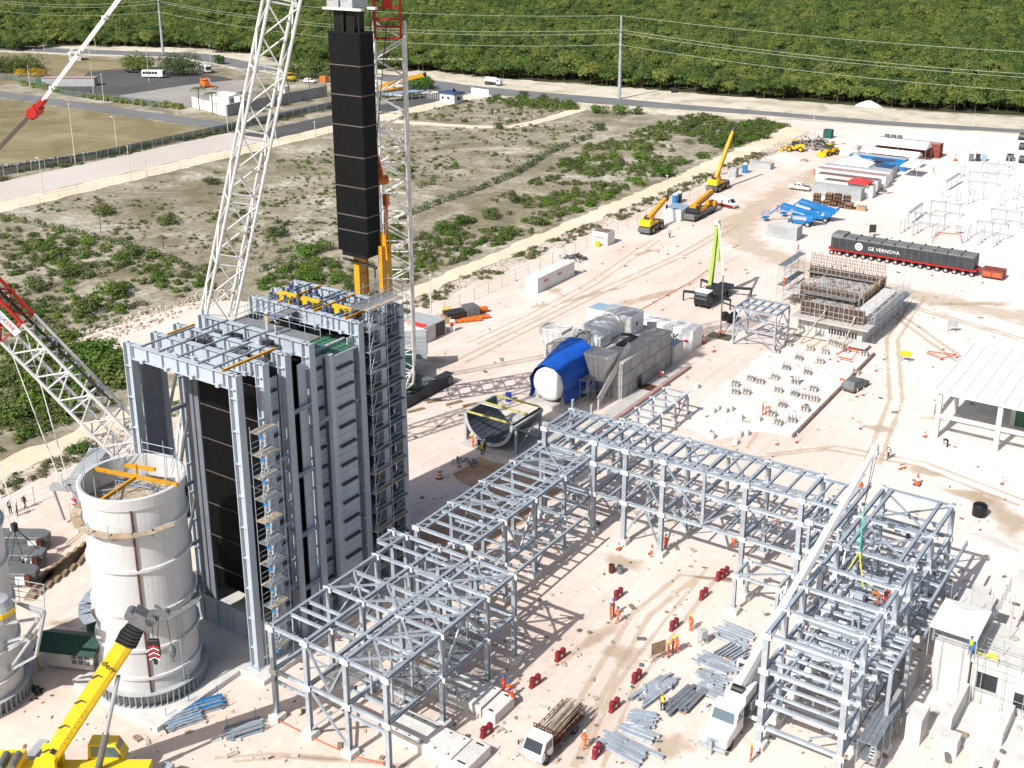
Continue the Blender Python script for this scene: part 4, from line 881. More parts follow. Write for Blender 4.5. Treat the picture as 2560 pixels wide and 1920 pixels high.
# long pedestals under the near-left rack
def pedestal(label, x0, y0, x1, y1, h):
    o = thing("concrete_pedestal", label, "foundation", ((x0+x1)/2, (y0+y1)/2, 0)); b = MB(); X, Y = (x1-x0)/2, (y1-y0)/2; b.box(-X, -Y, 0, X, Y, h); b.obj("block", "concrete_pale", o, bevel=.03)
    for k in range(6):
        for s in (-1, 1):
            b = MB(); b.tube((-X+.5+k*(2*X-1)/5, s*(Y-.35), h), (-X+.5+k*(2*X-1)/5, s*(Y-.35), h+.02), .09, 0, 8); b.obj("anchor_pocket", "dark_steel", o)
pedestal("white concrete foundation block at the bottom edge under the near-left rack", -54.3, 61.2, -46.8, 64.0, 1.0)
pedestal("narrow white concrete foundation block beside the bottom-edge block", -46.7, 61.0, -45.1, 64.2, 1.0)
pedestal("white concrete foundation block farther back under the near-left rack", -55.4, 67.5, -48.4, 70.6, 1.0)
pedestal("small white concrete block where workers lean at the rack's right end", -48.2, 67.4, -46.9, 70.4, 1.0)
# ------------------------------------------------------------------ white stack sections
def stack_section(label, x, y, z0, r, rot):
    S = thing("stack_section", label, "stack", (x, y, z0)); prof = [(r*1.0, 0), (r, 2.6), (r*1.03, 2.62), (r*1.03, 2.74), (r, 2.76), (r, 5.2), (r*1.05, 5.3), (r*1.05, 5.42), (r, 5.5), (r, 8.6), (r*1.03, 8.62), (r*1.03, 8.8), (r, 8.82), (r, 12.6), (r*1.04, 12.7), (r*1.04, 12.8), (r, 12.9), (r, 15.9), (r*1.04, 16.0), (r*1.04, 16.1), (r, 16.2), (r, 18.1), (r*1.04, 18.25), (r*1.06, 19.2), (r*1.02, 19.25), (r*.97, 19.2), (r*.97, 17.2)]
    b = MB(); b.lathe(prof, 64); b.obj("shell", "stack_white", S, smooth=False)
    for zz in (2.68, 5.36, 8.7, 12.75, 16.05):
        b = MB(); b.lathe([(r*1.0, zz-.12), (r*1.055, zz-.12), (r*1.055, zz+.12), (r*1.0, zz+.12)], 64); b.obj("ring_stiffener", "stack_white", S)
    b = MB(); b.lathe([(r*1.13, 0), (r*1.13, .08), (r*1.0, .08)], 64); b.lathe([(r*1.0, 1.2), (r*1.13, 1.2), (r*1.13, 1.28), (r*1.0, 1.28)], 64)
    b.obj("base_flange", "container_grey", S)
    b = MB()
    for k in range(56):
        a = 2*math.pi*k/56; b.cb((r*1.065*math.cos(a), r*1.065*math.sin(a), .64), (.56, .05, 1.12), 0, a)
    g_ = b.obj("gusset_plates", "container_grey", S); g_["kind"] = "stuff"
    for a in (rot, rot+2.1):
        b = MB(); b.box(r-.05, -.07, 1.3, r*1.04, .07, 19.2, 0, Matrix.Rotation(a, 4, 'Z')); b.obj("weld_seam", "rust", S)
    b = MB(); b.lathe([(0, 17.0), (r*.96, 17.0)], 40); b.obj("inner_deck", "timber_pale", S)
    return S
PS = G(386, 1700); st = stack_section("big white cylindrical stack section beside the yellow crane", PS.x, PS.y, .5, 4.1, -.72)
P2 = G(-62, 1738); stack_section("white cylindrical stack section cut by the left picture edge", P2.x, P2.y, .1, 4.1, -.55)
# platforms, braces and amber beams at the stack's mouth
b = MB(); b.bar((-4.3, -.6, 19.0), (4.4, 1.0, 19.3), .22, .3); b.bar((.2, .4, 19.1), (.9, -4.0, 18.9), .22, .3); b.bar((-2.6, 1.4, 18.9), (.3, 2.2, 19.0), .2, .3); b.tube((.2, .4, 19), (.2, .4, 20.2), .12, 0, 8); b.obj("lifting_cross", "amber_paint", st)
q = random.Random(9)
for k in range(9):
    a = k*.7; b = MB(); b.bar((3.3*math.cos(a), 3.3*math.sin(a), 17.4), (3.3*math.cos(a+2.2), 3.3*math.sin(a+2.2), 17.6+.2*q.random()), .09, .12); b.obj("scaffold_strut", "light_blue" if k % 2 else "galvanized", st)
for k in range(13):
    a = -.4+k*.52; b = MB(); b.tube((3.8*math.cos(a), 3.8*math.sin(a), 17.2), (3.8*math.cos(a), 3.8*math.sin(a), 20.8+.7*(k % 3 == 0)), .035, 0, 5); b.obj("scaffold_pole", "galvanized", st)
for a0 in (.3, 1.3, 2.3):
    for z in (19.8, 20.5):
        b = MB(); b.tube((3.8*math.cos(a0), 3.8*math.sin(a0), z), (3.8*math.cos(a0+.9), 3.8*math.sin(a0+.9), z), .03, 0, 5); b.obj("scaffold_rail", "galvanized", st)
for k in range(9):
    a = math.pi*1.02+k*.36; x, y = 4.65*math.cos(a), 4.65*math.sin(a)
    b = MB(); b.cb((x, y, 16.35), (1.75, .75, .07), 0, a+math.pi/2); b.obj("bracket_deck", "timber_pale" if k % 3 else "cardboard", st)
    b = MB(); b.extr([(4.2, 15.6), (5.0, 16.3), (4.2, 16.3)], -.05, .05, 'Y', 0, Matrix.Rotation(a-.18, 4, 'Z')); b.tube(Vector((5.0*math.cos(a-.18), 5.0*math.sin(a-.18), 16.3)), Vector((5.0*math.cos(a-.18), 5.0*math.sin(a-.18), 17.5)), .03, 0, 5); b.obj("bracket", "light_blue", st)
for k in range(6):
    a = -.75+k*.3; x, y = 4.7*math.cos(a), 4.7*math.sin(a); b = MB(); b.cb((x, y, 8.3), (1.4, .8, .08), 0, a+math.pi/2); b.tube((x*1.06, y*1.06, 8.3), (x*1.06, y*1.06, 9.4), .03, 0, 5); b.obj("bracket_deck", "grating", st)
for k in range(5):
    a = math.pi*1.0+k*.3; x, y = 4.9*math.cos(a), 4.9*math.sin(a); b = MB(); b.cb((x, y, 7.6), (1.6, 1.0, .08), 0, a+math.pi/2); b.obj("bracket_deck", "galvanized", st)
b = MB(); b.tube((4.4, -.3, .6), (4.4, -.3, 8.2), .04, 0, 5); b.tube((4.4, .2, .6), (4.4, .2, 8.2), .04, 0, 5)
for k in range(22): b.tube((4.4, -.3, .9+k*.33), (4.4, .2, .9+k*.33), .02, 0, 4)
b.obj("ladder", "galvanized", st)
# grey lattice cage and crane part above the cut-off stack (left edge)
LC = Rig("steel_cage", "grey steel frame with ladder above the cut-off stack at the left edge", "steel frame", (P2.x+2, P2.y+3, 9))
for (a, c) in [((0, 1495), (112, 1528)), ((112, 1528), (90, 1640)), ((90, 1640), (0, 1690)), ((0, 1560), (105, 1545)), ((0, 1625), (90, 1590)), ((30, 1500), (110, 1540)), ((112, 1528), (60, 1600)), ((60, 1600), (0, 1640)), ((104, 1560), (20, 1680)), ((0, 1610), (85, 1585))]:
    p0, p1 = GY(*a, P2.y+1.2), GY(*c, P2.y+1.2); LC.mem("bar", p0, p1, .2, .2, 'B', "container_grey")
for k in range(4):
    p0, p1 = GY(0, 1441+k*14, P2.y+3), GY(112, 1462+k*14, P2.y+3); LC.mem("rail", p0, p1, .07, .07, 'T', "galvanized")
for px in (4, 45, 108): LC.mem("rail_post", GY(px, 1440+px*.19, P2.y+3), GY(px+4, 1500+px*.19, P2.y+3), .07, .07, 'T', "galvanized")
b = MB(); c_ = GY(-6, 1528, P2.y-1); b.lathe([(0, 1.3), (.9, 1.1), (1.25, .3), (1.3, -.6)], 20, 0, c_); b.lathe([(1.27, .3), (1.33, .3), (1.33, -.1), (1.31, -.1)], 20, 1, c_); LC.mesh("hood", b, ["container_grey", "crane_yellow"])
# ------------------------------------------------------------------ lattice crawler cranes
def lattice(R, p0, p1, w, bays, m_chord, m_lace, taper0=0.0, taper1=0.0, side=None, rc=.13, rl=.07, seg=None):
    p0, p1 = Vector(p0), Vector(p1); d = (p1-p0).normalized(); L = (p1-p0).length
    s = (Vector(side) - d*Vector(side).dot(d)).normalized(); t = d.cross(s)
    def corner(i, k):
        f = i/bays; ww = w*(1-max(0, (taper0-f)/taper0)*.75 if taper0 and f < taper0 else 1-max(0, (f-1+taper1)/taper1)*.7 if taper1 and f > 1-taper1 else 1)
        a = [(-.5, -.5), (.5, -.5), (.5, .5), (-.5, .5)][k]; return p0+d*L*f+s*a[0]*ww+t*a[1]*ww
    for i in range(bays):
        mc = m_chord(i/bays) if callable(m_chord) else m_chord; ml = m_lace(i/bays) if callable(m_lace) else m_lace
        for k in range(4):
            R.mem("chord", corner(i, k), corner(i+1, k), rc*2, rc*2, 'T', mc)
            k2 = (k+1) % 4
            a, c = (k, k2) if i % 2 else (k2, k)
            R.mem("lacing", corner(i, a), corner(i+1, c), rl*2, rl*2, 'T', ml)
            if i % 2 == 0: R.mem("cross_strut", corner(i, k), corner(i, k2), rl*2, rl*2, 'T', ml)
def crawler(R, c, head, body="white_paint", track_l=11.0, gauge=6.6, cw_side=True):
    """tracks, car body, upper works and rear ballast; head = heading of the boom"""
    T = Matrix.Translation(Vector((c[0], c[1], 0))-R.b) @ Matrix.Rotation(math.pi/2, 4, 'Z')
    for s in (-1, 1):
        b = MB(); pr = [(-track_l/2+.7, 0), (track_l/2-.7, 0), (track_l/2, .55), (track_l/2, .95), (track_l/2-.6, 1.5), (-track_l/2+.6, 1.5), (-track_l/2, .95), (-track_l/2, .55)]
        b.extr(pr, s*gauge/2-.65, s*gauge/2+.65, 'Y', 0, T)
        for k in range(int(track_l/.42)): b.box(-track_l/2+.5+k*.42, s*gauge/2-.72, 1.5, -track_l/2+.78+k*.42, s*gauge/2+.72, 1.58, 0, T); b.box(-track_l/2+.5+k*.42, s*gauge/2-.72, -.0, -track_l/2+.78+k*.42, s*gauge/2+.72, .06, 0, T)
        for e in (-1, 1): b.tube(T @ Vector((e*(track_l/2-.75), s*(gauge/2)-.7, .75)), T @ Vector((e*(track_l/2-.75), s*(gauge/2)+.7, .75)), .6, 1, 14)
        o = b.obj("crawler_track", ["dark_steel", "mid_grey"], R.o)
    b = MB(); b.box(-3, -gauge/2, .6, 3, gauge/2, 1.6, 0, T); b.lathe([(1.6, 1.6), (1.6, 2.1)], 24, 0, (0, 0, 0), False, True, M=T); b.obj("car_body", "mid_grey", R.o)
    U = Matrix.Translation(Vector((c[0], c[1], 0))-R.b) @ Matrix.Rotation(head, 4, 'Z')
    b = MB(); b.box(-6.2, -1.6, 2.1, 4.0, 1.6, 2.7, 0, U); b.box(-5.4, -1.4, 2.7, .2, 1.4, 4.1, 1, U); b.box(.3, -1.5, 2.7, 2.6, -.6, 3.4, 2, U); b.obj("upper_works", [body, "dark_green" if body == "dark_green" else body, "mid_grey"], R.o)
    b = MB(); b.box(1.6, -3.6, 2.2, 3.9, -1.9, 4.6, 0, U); b.box(1.55, -3.65, 3.3, 3.95, -1.85, 4.3, 1, U); b.box(1.6, -3.6, 4.4, 3.9, -1.9, 4.7, 0, U); b.obj("cab", ["dark_steel", "glass_dark"], R.o)
    for k in range(6):
        b = MB(); b.box(-8.4, -3.3, 2.2+k*.62, -6.2, 3.3, 2.78+k*.62, 0, U); b.obj("ballast_slab", "container_grey", R.o, bevel=.04)
    b = MB()
    for k in range(6): b.box(-8.45, 2.9, 2.2+k*.62, -8.38, 3.4, 2.5+k*.62, 1, U); b.box(-8.45, 2.9, 2.5+k*.62, -8.38, 3.4, 2.78+k*.62, 0, U)
    b.obj("warning_stripes", ["letter_white", "letter_red"], R.o)
F1 = Vector((-96.3, 78.2, 2.6)); H1 = Vector((-79.4, 89.6, 78)); hd1 = math.atan2(H1.y-F1.y, H1.x-F1.x)
K1 = Rig("crawler_crane", "huge white lattice crawler crane behind the boiler holding up the black tube bundle", "crane", (F1.x-2, F1.y-1.3, 0))
crawler(K1, (F1.x-2.2, F1.y-1.5), hd1)
side1 = Vector((-math.sin(hd1), math.cos(hd1), 0))
side1 = (side1*.35+Vector((math.cos(hd1), math.sin(hd1), 0))*.94)
lattice(K1, F1, H1, 2.95, 23, "white_steel", "white_steel", .06, .05, side1, .17, .09)
b = MB(); b.cb(H1, (2.2, 2.2, 1.6)); K1.mesh("boom_head", b, "red_paint")
# derrick mast leaning back
def on_back(px, py):   # point of the mast's upright plane seen at a pixel
    d = RT*((px-CX)/F)-UP*((py-CY)/F)+FW; n = Vector((-math.sin(hd1), math.cos(hd1), 0)); t = n.dot(F1-Vector((0, 0, CAMH)))/n.dot(d); return Vector((0, 0, CAMH))+d*t
J = on_back(66, 832); Mt = F1+(J-F1)*1.62
lattice(K1, F1-Vector((1.0, .6, 0)), Mt, 3.2, 22, lambda f: "white_steel" if f < .60 else "red_paint", lambda f: "white_steel" if f < .60 else "red_paint", .06, .05, (0.5, -.85, .1), .19, .09)
b = MB(); b.bar(F1+(J-F1)*.55+Vector((1.1, .9, .3)), F1+(J-F1)*1.5+Vector((1.1, .9, .3)), .22, .1); b.bar(F1+(J-F1)*.55+Vector((.6, .5, .9)), F1+(J-F1)*1.5+Vector((.6, .5, .9)), .22, .1); K1.mesh("hoist_ropes", b, "rope_dark")
# company board on the red section (its print is flat)
ja, jb = F1+(J-F1)*1.03, F1+(J-F1)*1.19
nd = Vector((.62, -.74, .25)).normalized(); ax = (ja-jb).normalized(); upv = nd.cross(ax).normalized(); nd = ax.cross(upv); ctr = (ja+jb)/2+nd*2.1+upv*-.1
SM = Matrix(((ax.x, upv.x, nd.x, ctr.x), (ax.y, upv.y, nd.y, ctr.y), (ax.z, upv.z, nd.z, ctr.z), (0, 0, 0, 1)))
SMl = Matrix.Translation(-K1.b) @ SM; ln = 4.2
b = MB(); b.box(-ln/2, -.42, -.03, ln/2, .42, .0, 0, SMl); b.box(-ln/2+.1, -.26, .0, -ln/2+.55, .26, .012, 1, SMl); brd = b.obj("sign_board", ["letter_white", "letter_grey"], K1.o)
text("MEGA", .62, "letter_blue", K1.o, SMl @ Matrix.Translation((-.42, 0, .015)), sx=.85); text("CRANE", .62, "letter_red", K1.o, SMl @ Matrix.Translation((.85, 0, .015)), sx=.72)
# boom hoist: rods with a red block, from the mast head to the boom head
bk = on_back(100, 262); e1 = on_back(302, -8); dirp = (e1-bk).normalized(); far = bk+dirp*((H1-bk).dot(dirp))
for s in (-.45, .45):
    o_ = side1*0+Vector((-math.sin(hd1), math.cos(hd1), 0))*s
    K1.mem("pendant_rod", bk+o_, far+o_*2, .2, .2, 'B', "white_paint")
    for k in range(9):
        p = bk+o_+(far-bk)*(.05+.1*k); b = MB(); b.cb(p, (.3, .3, .45)); K1.mesh("rod_joint", b, "white_paint")
    for j in (-.12, .12): K1.mem("hoist_rope", bk+o_*1.0+Vector((0, 0, j)), Mt+o_+Vector((0, 0, j)), .09, .09, 'T', "rope_dark")
T_, L_ = MB().frame(bk-dirp*1.6, bk+dirp*.6); b = MB(); b.box(0, -.75, -.45, 1.4, .75, .45, 0, T_); b.box(1.3, .2, -.25, 2.3, .6, .25, 0, T_); b.box(1.3, -.6, -.25, 2.3, -.2, .25, 0, T_); b.tube(T_ @ Vector((.7, -.95, 0)), T_ @ Vector((.7, .95, 0)), .55, 0, 12); K1.mesh("pulley_block", b, "red_paint", bevel=.05)
# back stays down to the ballast frame and the ground ballast
gb = G(36, 1318, 4.5); rb = G(165, 1215, 4)
for s in (-.8, .8):
    o_ = Vector((-math.sin(hd1), math.cos(hd1), 0))*s
    a = on_back(40+s*28, 838); K1.mem("back_stay", a+o_*.5, rb+o_, .12, .12, 'T', "white_paint"); a2 = Mt+o_; K1.mem("back_stay", a2, gb+o_, .12, .12, 'T', "white_paint")
b = MB(); b.bar(rb+Vector((-1, -1, .3)), rb+Vector((4, 2.2, 0)), .3, .5); b.bar(rb+Vector((-.6, -1.6, .3)), rb+Vector((4.4, 1.6, 0)), .3, .5); b.bar(rb+Vector((-1, -1, 0)), rb+Vector((.4, -1, -3.6)), .25, .25); b.bar(rb+Vector((1, .4, 0)), rb+Vector((1.6, -.4, -3.6)), .25, .25); b.cb(rb+Vector((.4, .1, .2)), (1.2, 1.2, .9)); K1.mesh("ballast_frame", b, "container_grey")
b = MB(); p = G(195, 1330, 0)
for k in range(7): b.cb(p+Vector((0, 0, .3+k*.55)), (.5, .25, .28), 0); b.cb(p+Vector((0, 0, .58+k*.55)), (.5, .25, .28), 1)
K1.mesh("warning_stripes", b, ["letter_white", "letter_red"])
# ground ballast slabs
BL = []
for i, (px, py, L_) in enumerate([(62, 1368, 5.6), (38, 1412, 6.6), (18, 1458, 6.6)]):
    p = G(px, py); t = thing("ballast_block", ["grey ballast block at the back of the three beside the timber mats", "middle grey ballast block of the three with slings on it", "nearest grey ballast block of the three by the white railing"][i], "ballast", p, R_(32), "ballast blocks of the crane")
    b = MB(); b.prism([(-L_/2, -1.0), (L_/2-.9, -1.0), (L_/2, -.5), (L_/2, .5), (L_/2-.9, 1.0), (-L_/2, 1.0)], 1.0, 1.7); b.prism([(-L_/2, -.9), (L_/2-.9, -.9), (L_/2-.1, -.4), (L_/2-.1, .4), (L_/2-.9, .9), (-L_/2, .9)], .12, .95); b.obj("body", "mid_grey", t, bevel=.06)
    b = MB(); b.box(L_/2-1.9, -1.06, .5, L_/2-1.0, -1.02, 1.4); b.obj("white_plate", "letter_white", t); b = MB(); b.box(L_/2-.95, -1.05, .4, L_/2-.45, -.8, 1.5); b.obj("end_plate", "rust", t)
b = MB(); a = gb
for k, (px, py) in enumerate([(12, 1368), (60, 1400), (75, 1350), (28, 1398), (95, 1372)]): b.tube(a+Vector((.2*k-.4, 0, -.2)), G(px, py, 1.7), .045, 0, 5)
b.cb(a, (.5, .5, .9)); K1.mesh("ballast_slings", b, "rope_dark")
for i in range(7):
    p = G(95+i*19, 1475-i*14); b = MB(); b.box(-2.7, -.48, 0, 2.7, .48, .3); 
    for j in range(5): b.box(-2.7, -.46+j*.19, .3, 2.7, -.3+j*.19, .33)
    tag(b.obj("timber_mat", "timber", None, p+Vector((-.5, .6, .02)), R_(-58)), "weathered timber crane mat laid beside the grey ballast blocks", "timber mat", "timber mats by the ballast blocks")
# second crane behind the boiler
F2 = Vector((-93.9, 114.1, 2.6)); H2 = Vector((-78.9, 95.3, 53.3)); hd2 = math.atan2(H2.y-F2.y, H2.x-F2.x)
K2 = Rig("crawler_crane", "white lattice crawler crane with red boom head right behind the hanging tube bundle", "crane", (-96.5, 117.5, 0))
crawler(K2, (-96.6, 117.6), hd2, "dark_green", 12.0)
lattice(K2, F2, H2-(H2-F2)*.03, 3.2, 24, "white_steel", "white_steel", .05, .0, (math.cos(YAW), -math.sin(YAW), 0), .16, .085)
b = MB(); T_, L_ = b.frame(H2-(H2-F2).normalized()*2.0, H2+(H2-F2).normalized()*2.5); [b.bar(T_ @ Vector((0, y, z)), T_ @ Vector((4.6, y, z)), .22) for y in (-1.3, 1.3) for z in (-1.1, 1.1)]; [b.bar(T_ @ Vector((x, -1.3, z)), T_ @ Vector((x, 1.3, z)), .2) for x in (0, 2.2, 4.5) for z in (-1.1, 1.1)]; b.box(3.6, -.5, -1.3, 4.6, .5, .4, 0, T_)
for k in range(5): b.bar(T_ @ Vector((k*.9, -1.3, -1)), T_ @ Vector((k*.9+.9, -1.3, 1)), .12); b.bar(T_ @ Vector((k*.9, 1.3, 1)), T_ @ Vector((k*.9+.9, 1.3, -1)), .12)
K2.mesh("boom_head", b, "red_paint")
hk = GY(965, 500, 92.5); h0 = GY(938, 390, 92.5)
b = MB(); b.tube(H2, h0, .05, 0, 5); K2.mesh("hoist_rope", b, "rope_dark")
HK = Rig("hook_block", "orange hook block and slings carrying the amber strongback", "hook block", hk)
b = MB(); b.tube(h0, h0.lerp(hk, .62), .2, 0, 8); b.tube(h0+Vector((.3, 0, .1)), h0.lerp(hk, .62)+Vector((.3, 0, 0)), .16, 0, 8); HK.mesh("sheave_case", b, "orange_paint"); b = MB(); b.tube(h0.lerp(hk, .55)-Vector((.3, .6, 0)), h0.lerp(hk, .55)+Vector((.3, .6, 0)), .5, 0, 12); b.cb(hk, (.5, .5, 1.2)); HK.mesh("hook", b, "orange_paint")
b = MB(); pe = GY(966, 640, 90.8)
for s in (-.3, 0, .3): b.tube(hk+Vector((s*.5, 0, -.4)), pe+Vector((s, 0, 0)), .06, 0, 5)
HK.mesh("sling", b, "orange_paint")
# ------------------------------------------------------------------ shared vehicle parts
WH = {}
def wheel(parent, x, y, r, w=.35, rim="mid_grey"):
    k = (r, w, rim)
    if k not in WH:
        b = MB(); b.lathe([(r*.62, -w/2), (r*.93, -w/2), (r, -w*.36), (r, w*.36), (r*.93, w/2), (r*.62, w/2), (r*.62, -w/2)], 18, 0, M=Matrix.Rotation(math.pi/2, 4, 'X')); t = b.mesh("tyre", ["rubber"])
        b = MB(); b.lathe([(0, -w*.3), (r*.3, -w*.36), (r*.62, -w*.3), (r*.62, w*.3), (r*.3, w*.36), (0, w*.3)], 14, 0, M=Matrix.Rotation(math.pi/2, 4, 'X')); WH[k] = (t, b.mesh("rim", [rim]))
    o = put("wheel", WH[k][0], parent, (x, y, r)); put("rim", WH[k][1], o); return o
def loft(b, secs, m=0, M=None):
    """closed sections (lists of points) joined into a skin with end caps"""
    n = len(secs[0]); vs_ = [p for s in secs for p in s]; fs = []
    for i in range(len(secs)-1):
        for j in range(n): fs.append((i*n+j, i*n+(j+1) % n, (i+1)*n+(j+1) % n, (i+1)*n+j))
    fs += [tuple(range(n-1, -1, -1)), tuple((len(secs)-1)*n+j for j in range(n))]; b.add(vs_, fs, m, M)
def car(label, loc, rz, kind="suv", paint="dark_steel", group="parked cars", cat="car"):
    """x forward"""
    t = thing({"suv": "parked_car", "pickup": "pickup_truck", "van": "delivery_van"}[kind], label, cat, loc, rz, group); b = MB(); L, Wd = 4.6, 1.82
    if kind == "suv": low = [(-2.2, .35), (2.25, .35), (2.3, .8), (1.2, 1.05), (-2.1, 1.1), (-2.28, .8)]; cab = [(-2.1, 1.08), (1.05, 1.05), (.35, 1.62), (-1.8, 1.66)]
    elif kind == "pickup": low = [(-2.6, .45), (2.5, .45), (2.55, .95), (1.5, 1.12), (-2.6, 1.12)]; cab = [(-.75, 1.1), (1.35, 1.1), (.7, 1.75), (-.55, 1.78)]; L = 5.2
    else: low = [(-2.5, .35), (2.55, .35), (2.6, .9), (2.0, 1.25), (-2.5, 1.25)]; cab = [(-2.5, 1.2), (2.0, 1.2), (1.15, 2.0), (-2.4, 2.1)]
    b.extr(low, -Wd/2, Wd/2, 'Y'); b.obj("body", paint, t, bevel=.08)
    b = MB(); a = cab; s1, s0 = Wd/2*.8, Wd/2*.96
    b.add([(a[0][0], -s0, a[0][1]), (a[1][0], -s0, a[1][1]), (a[2][0], -s1, a[2][1]), (a[3][0], -s1, a[3][1]), (a[0][0], s0, a[0][1]), (a[1][0], s0, a[1][1]), (a[2][0], s1, a[2][1]), (a[3][0], s1, a[3][1])], [(0, 1, 2, 3), (7, 6, 5, 4), (1, 5, 6, 2), (0, 3, 7, 4), (3, 2, 6, 7)], 0)
    b.obj("cabin", paint, t, bevel=.06)
    b = MB(); z0, z1 = a[0][1]+.1, a[2][1]-.1; f = lambda x0, x1, u: x0+(x1-x0)*u
    for s in (-1, 1):
        xs_ = [(a[0][0]+.25, a[1][0]-.3)] if kind != "van" else [(.9, 1.6)]
        for x0, x1 in xs_:
            n = 2 if kind != "van" else 1
            for k in range(n):
                xa_, xb2 = f(x0, x1, k/n)+.03, f(x0, x1, (k+1)/n)-.03; b.add([(xa_, s*(s0+.01), z0), (xb2, s*(s0+.01), z0), (xb2-.25, s*(s1+.03), z1), (xa_+.1, s*(s1+.03), z1)], [(0, 1, 2, 3)], 0)
    b.add([(a[1][0]-.05+.02, -s0+.12, z0), (a[1][0]-.05+.02, s0-.12, z0), (a[2][0]+.1, s1-.1, z1+.02), (a[2][0]+.1, -s1+.1, z1+.02)], [(0, 1, 2, 3)], 0)
    b.obj("windows", "glass_dark", t)
    if kind == "pickup": b = MB(); b.box(-2.45, -.72, 1.0, -.85, .72, 1.13); b.obj("load_bed", "dark_steel", t)
    for x in (-1.4 if kind != "pickup" else -1.6, 1.45):
        for s in (-1, 1): wheel(t, x, s*(Wd/2-.12), .36, .24)
    for s in (-1, 1): b = MB(); b.box(2.2, s*.7-.18, .72, 2.33, s*.7+.18, .88); b.obj("headlight", "letter_white", t)
    return t
def container(label, x0, y0, x1, y1, h, paint, roof=None, name="shipping_container", cat="container", ribs=True, z0=0.0, doors=None, group=None):
    R = Rig(name, label, cat, ((x0+x1)/2, (y0+y1)/2, z0), group); b = MB(); b.box(x0+.04, y0+.04, z0+.1, x1-.04, y1-.04, z0+h-.03); R.mesh("body", b, paint)
    b = MB()
    for x in (x0+.08, x1-.08):
        for y in (y0+.08, y1-.08): b.cb((x, y, z0+h/2), (.18, .18, h), 0)
    for y in (y0+.06, y1-.06): b.box(x0+.17, y-.07, z0+h-.16, x1-.17, y+.07, z0+h); b.box(x0+.17, y-.07, z0, x1-.17, y+.07, z0+.16)
    for x in (x0+.06, x1-.06): b.box(x-.07, y0+.17, z0+h-.16, x+.07, y1-.17, z0+h); b.box(x-.07, y0+.17, z0, x+.07, y1-.17, z0+.16)
    R.mesh("corner_frame", b, paint)
    if ribs:
        b = MB(); n = int((x1-x0)/.28)
        for k in range(n): x = x0+.25+k*.28; b.box(x, y0+.0, z0+.18, x+.14, y0+.05, z0+h-.18)
        n = int((y1-y0)/.28)
        for k in range(n): y = y0+.25+k*.28; b.box(x1-.05, y, z0+.18, x1-.0, y+.14, z0+h-.18)
        R.mesh("corrugation", b, paint)
    if roof: b = MB(); b.box(x0+.1, y0+.1, z0+h-.03, x1-.1, y1-.1, z0+h+.03); R.mesh("roof", b, roof)
    return R
# ------------------------------------------------------------------ white storage containers by the fence
k = G(1343.6, 734.6); W1 = container("long white shipping container standing alone near the site fence", k.x-2.44, k.y, k.x, k.y+12.2, 2.7, "white_paint")
for y in (2.7, 7.2): text("AVANTIL", .62, "letter_red", W1.o, wallM((1.24, y-6.1, 1.7), R_(90)), sx=.62)
k = G(1518, 616); W2 = container("short white container with red lettering behind the yellow crane's tail", k.x-3.3, k.y, k.x, k.y+2.8, 2.6, "white_paint", "roof_brown")
text("AVANTIL", .7, "letter_red", W2.o, wallM((-.1, -1.43, 1.5), 0), sx=.75)
b = MB(); b.cb((0, 0, .55), (1.0, .7, .9)); b.tube((-.3, 0, 1), (-.3, 0, 1.5), .07, 0, 6); tag(b.obj("generator", "yellow_paint", None, G(1494, 616), .1, bevel=.05), "small yellow generator before the short white container", "generator")
k = G(1060, 862); C3 = container("white open-ended container with a red roof flap beside the second crawler crane", k.x-5.6, k.y, k.x, k.y+5.5, 2.6, "dirty_white", "container_grey")
b = MB(); b.box(k.x-5.5, k.y+.1, 2.64, k.x-.3, k.y+1.5, 2.7); C3.mesh("roof_flap", b, "canvas_red"); b = MB(); b.box(k.x-.02, k.y+3.0, .2, k.x+.02, k.y+5.3, 2.4); C3.mesh("door_opening", b, "dark_steel")
# crate stack and orange chutes near it
t = thing("steel_stack", "stack of dark steel trays with a grey crate on its end by the fence", "steel stack", G(1150, 800)); 
for i in range(7): b = MB(); b.box(-2.6, -1.0, i*.26, .6, 1.0, i*.26+.18); b.obj("tray", "rust" if i % 3 == 1 else "dark_steel", t, rz=R_(62))
b = MB(); b.box(.8, -1.1, 0, 3.0, 1.1, 2.2); b.obj("crate", "mid_grey", t, rz=R_(62), bevel=.05)
for i, (px, py) in enumerate([(1165, 806), (1188, 800), (1203, 782)]):
    b = MB(); L_ = [5.2, 5.0, 2.2][i]; r_ = [.33, .36, .55][i]
    for j in range(5): b.tube((-L_/2+j*L_/5, 0, r_), (-L_/2+(j+.92)*L_/5, 0, r_), r_, 0, 10, r_*.86)
    tag(b.obj("debris_chute", "orange_paint", None, G(px, py), R_([50, 55, 62][i])), ["orange segmented tube lying nearest the white open container", "longest orange segmented tube lying before the steel trays", "short fat orange tube lying behind the long orange tubes"][i], "tube", "orange tubes on the ground")
b = MB(); b.box(-.8, -.6, 0, .8, .6, 1.1); b.box(-.9, -.65, 1.1, .9, .65, 1.2); tag(b.obj("cardboard_crate", "cardboard", None, G(1115, 808), .6), "brown wooden crate between the white container and steel trays", "crate")
b = MB(); [b.bar((x, y, 0), (x, y, 1.5), .1) for x in (-.6, .6) for y in (-.5, .5)]; [b.bar((-.6, y, z), (.6, y, z), .1) for y in (-.5, .5) for z in (.5, 1.0, 1.5)]; tag(b.obj("yellow_cage", "yellow_paint", None, G(1117, 790), .5), "yellow steel cage frame behind the brown crate", "cage")
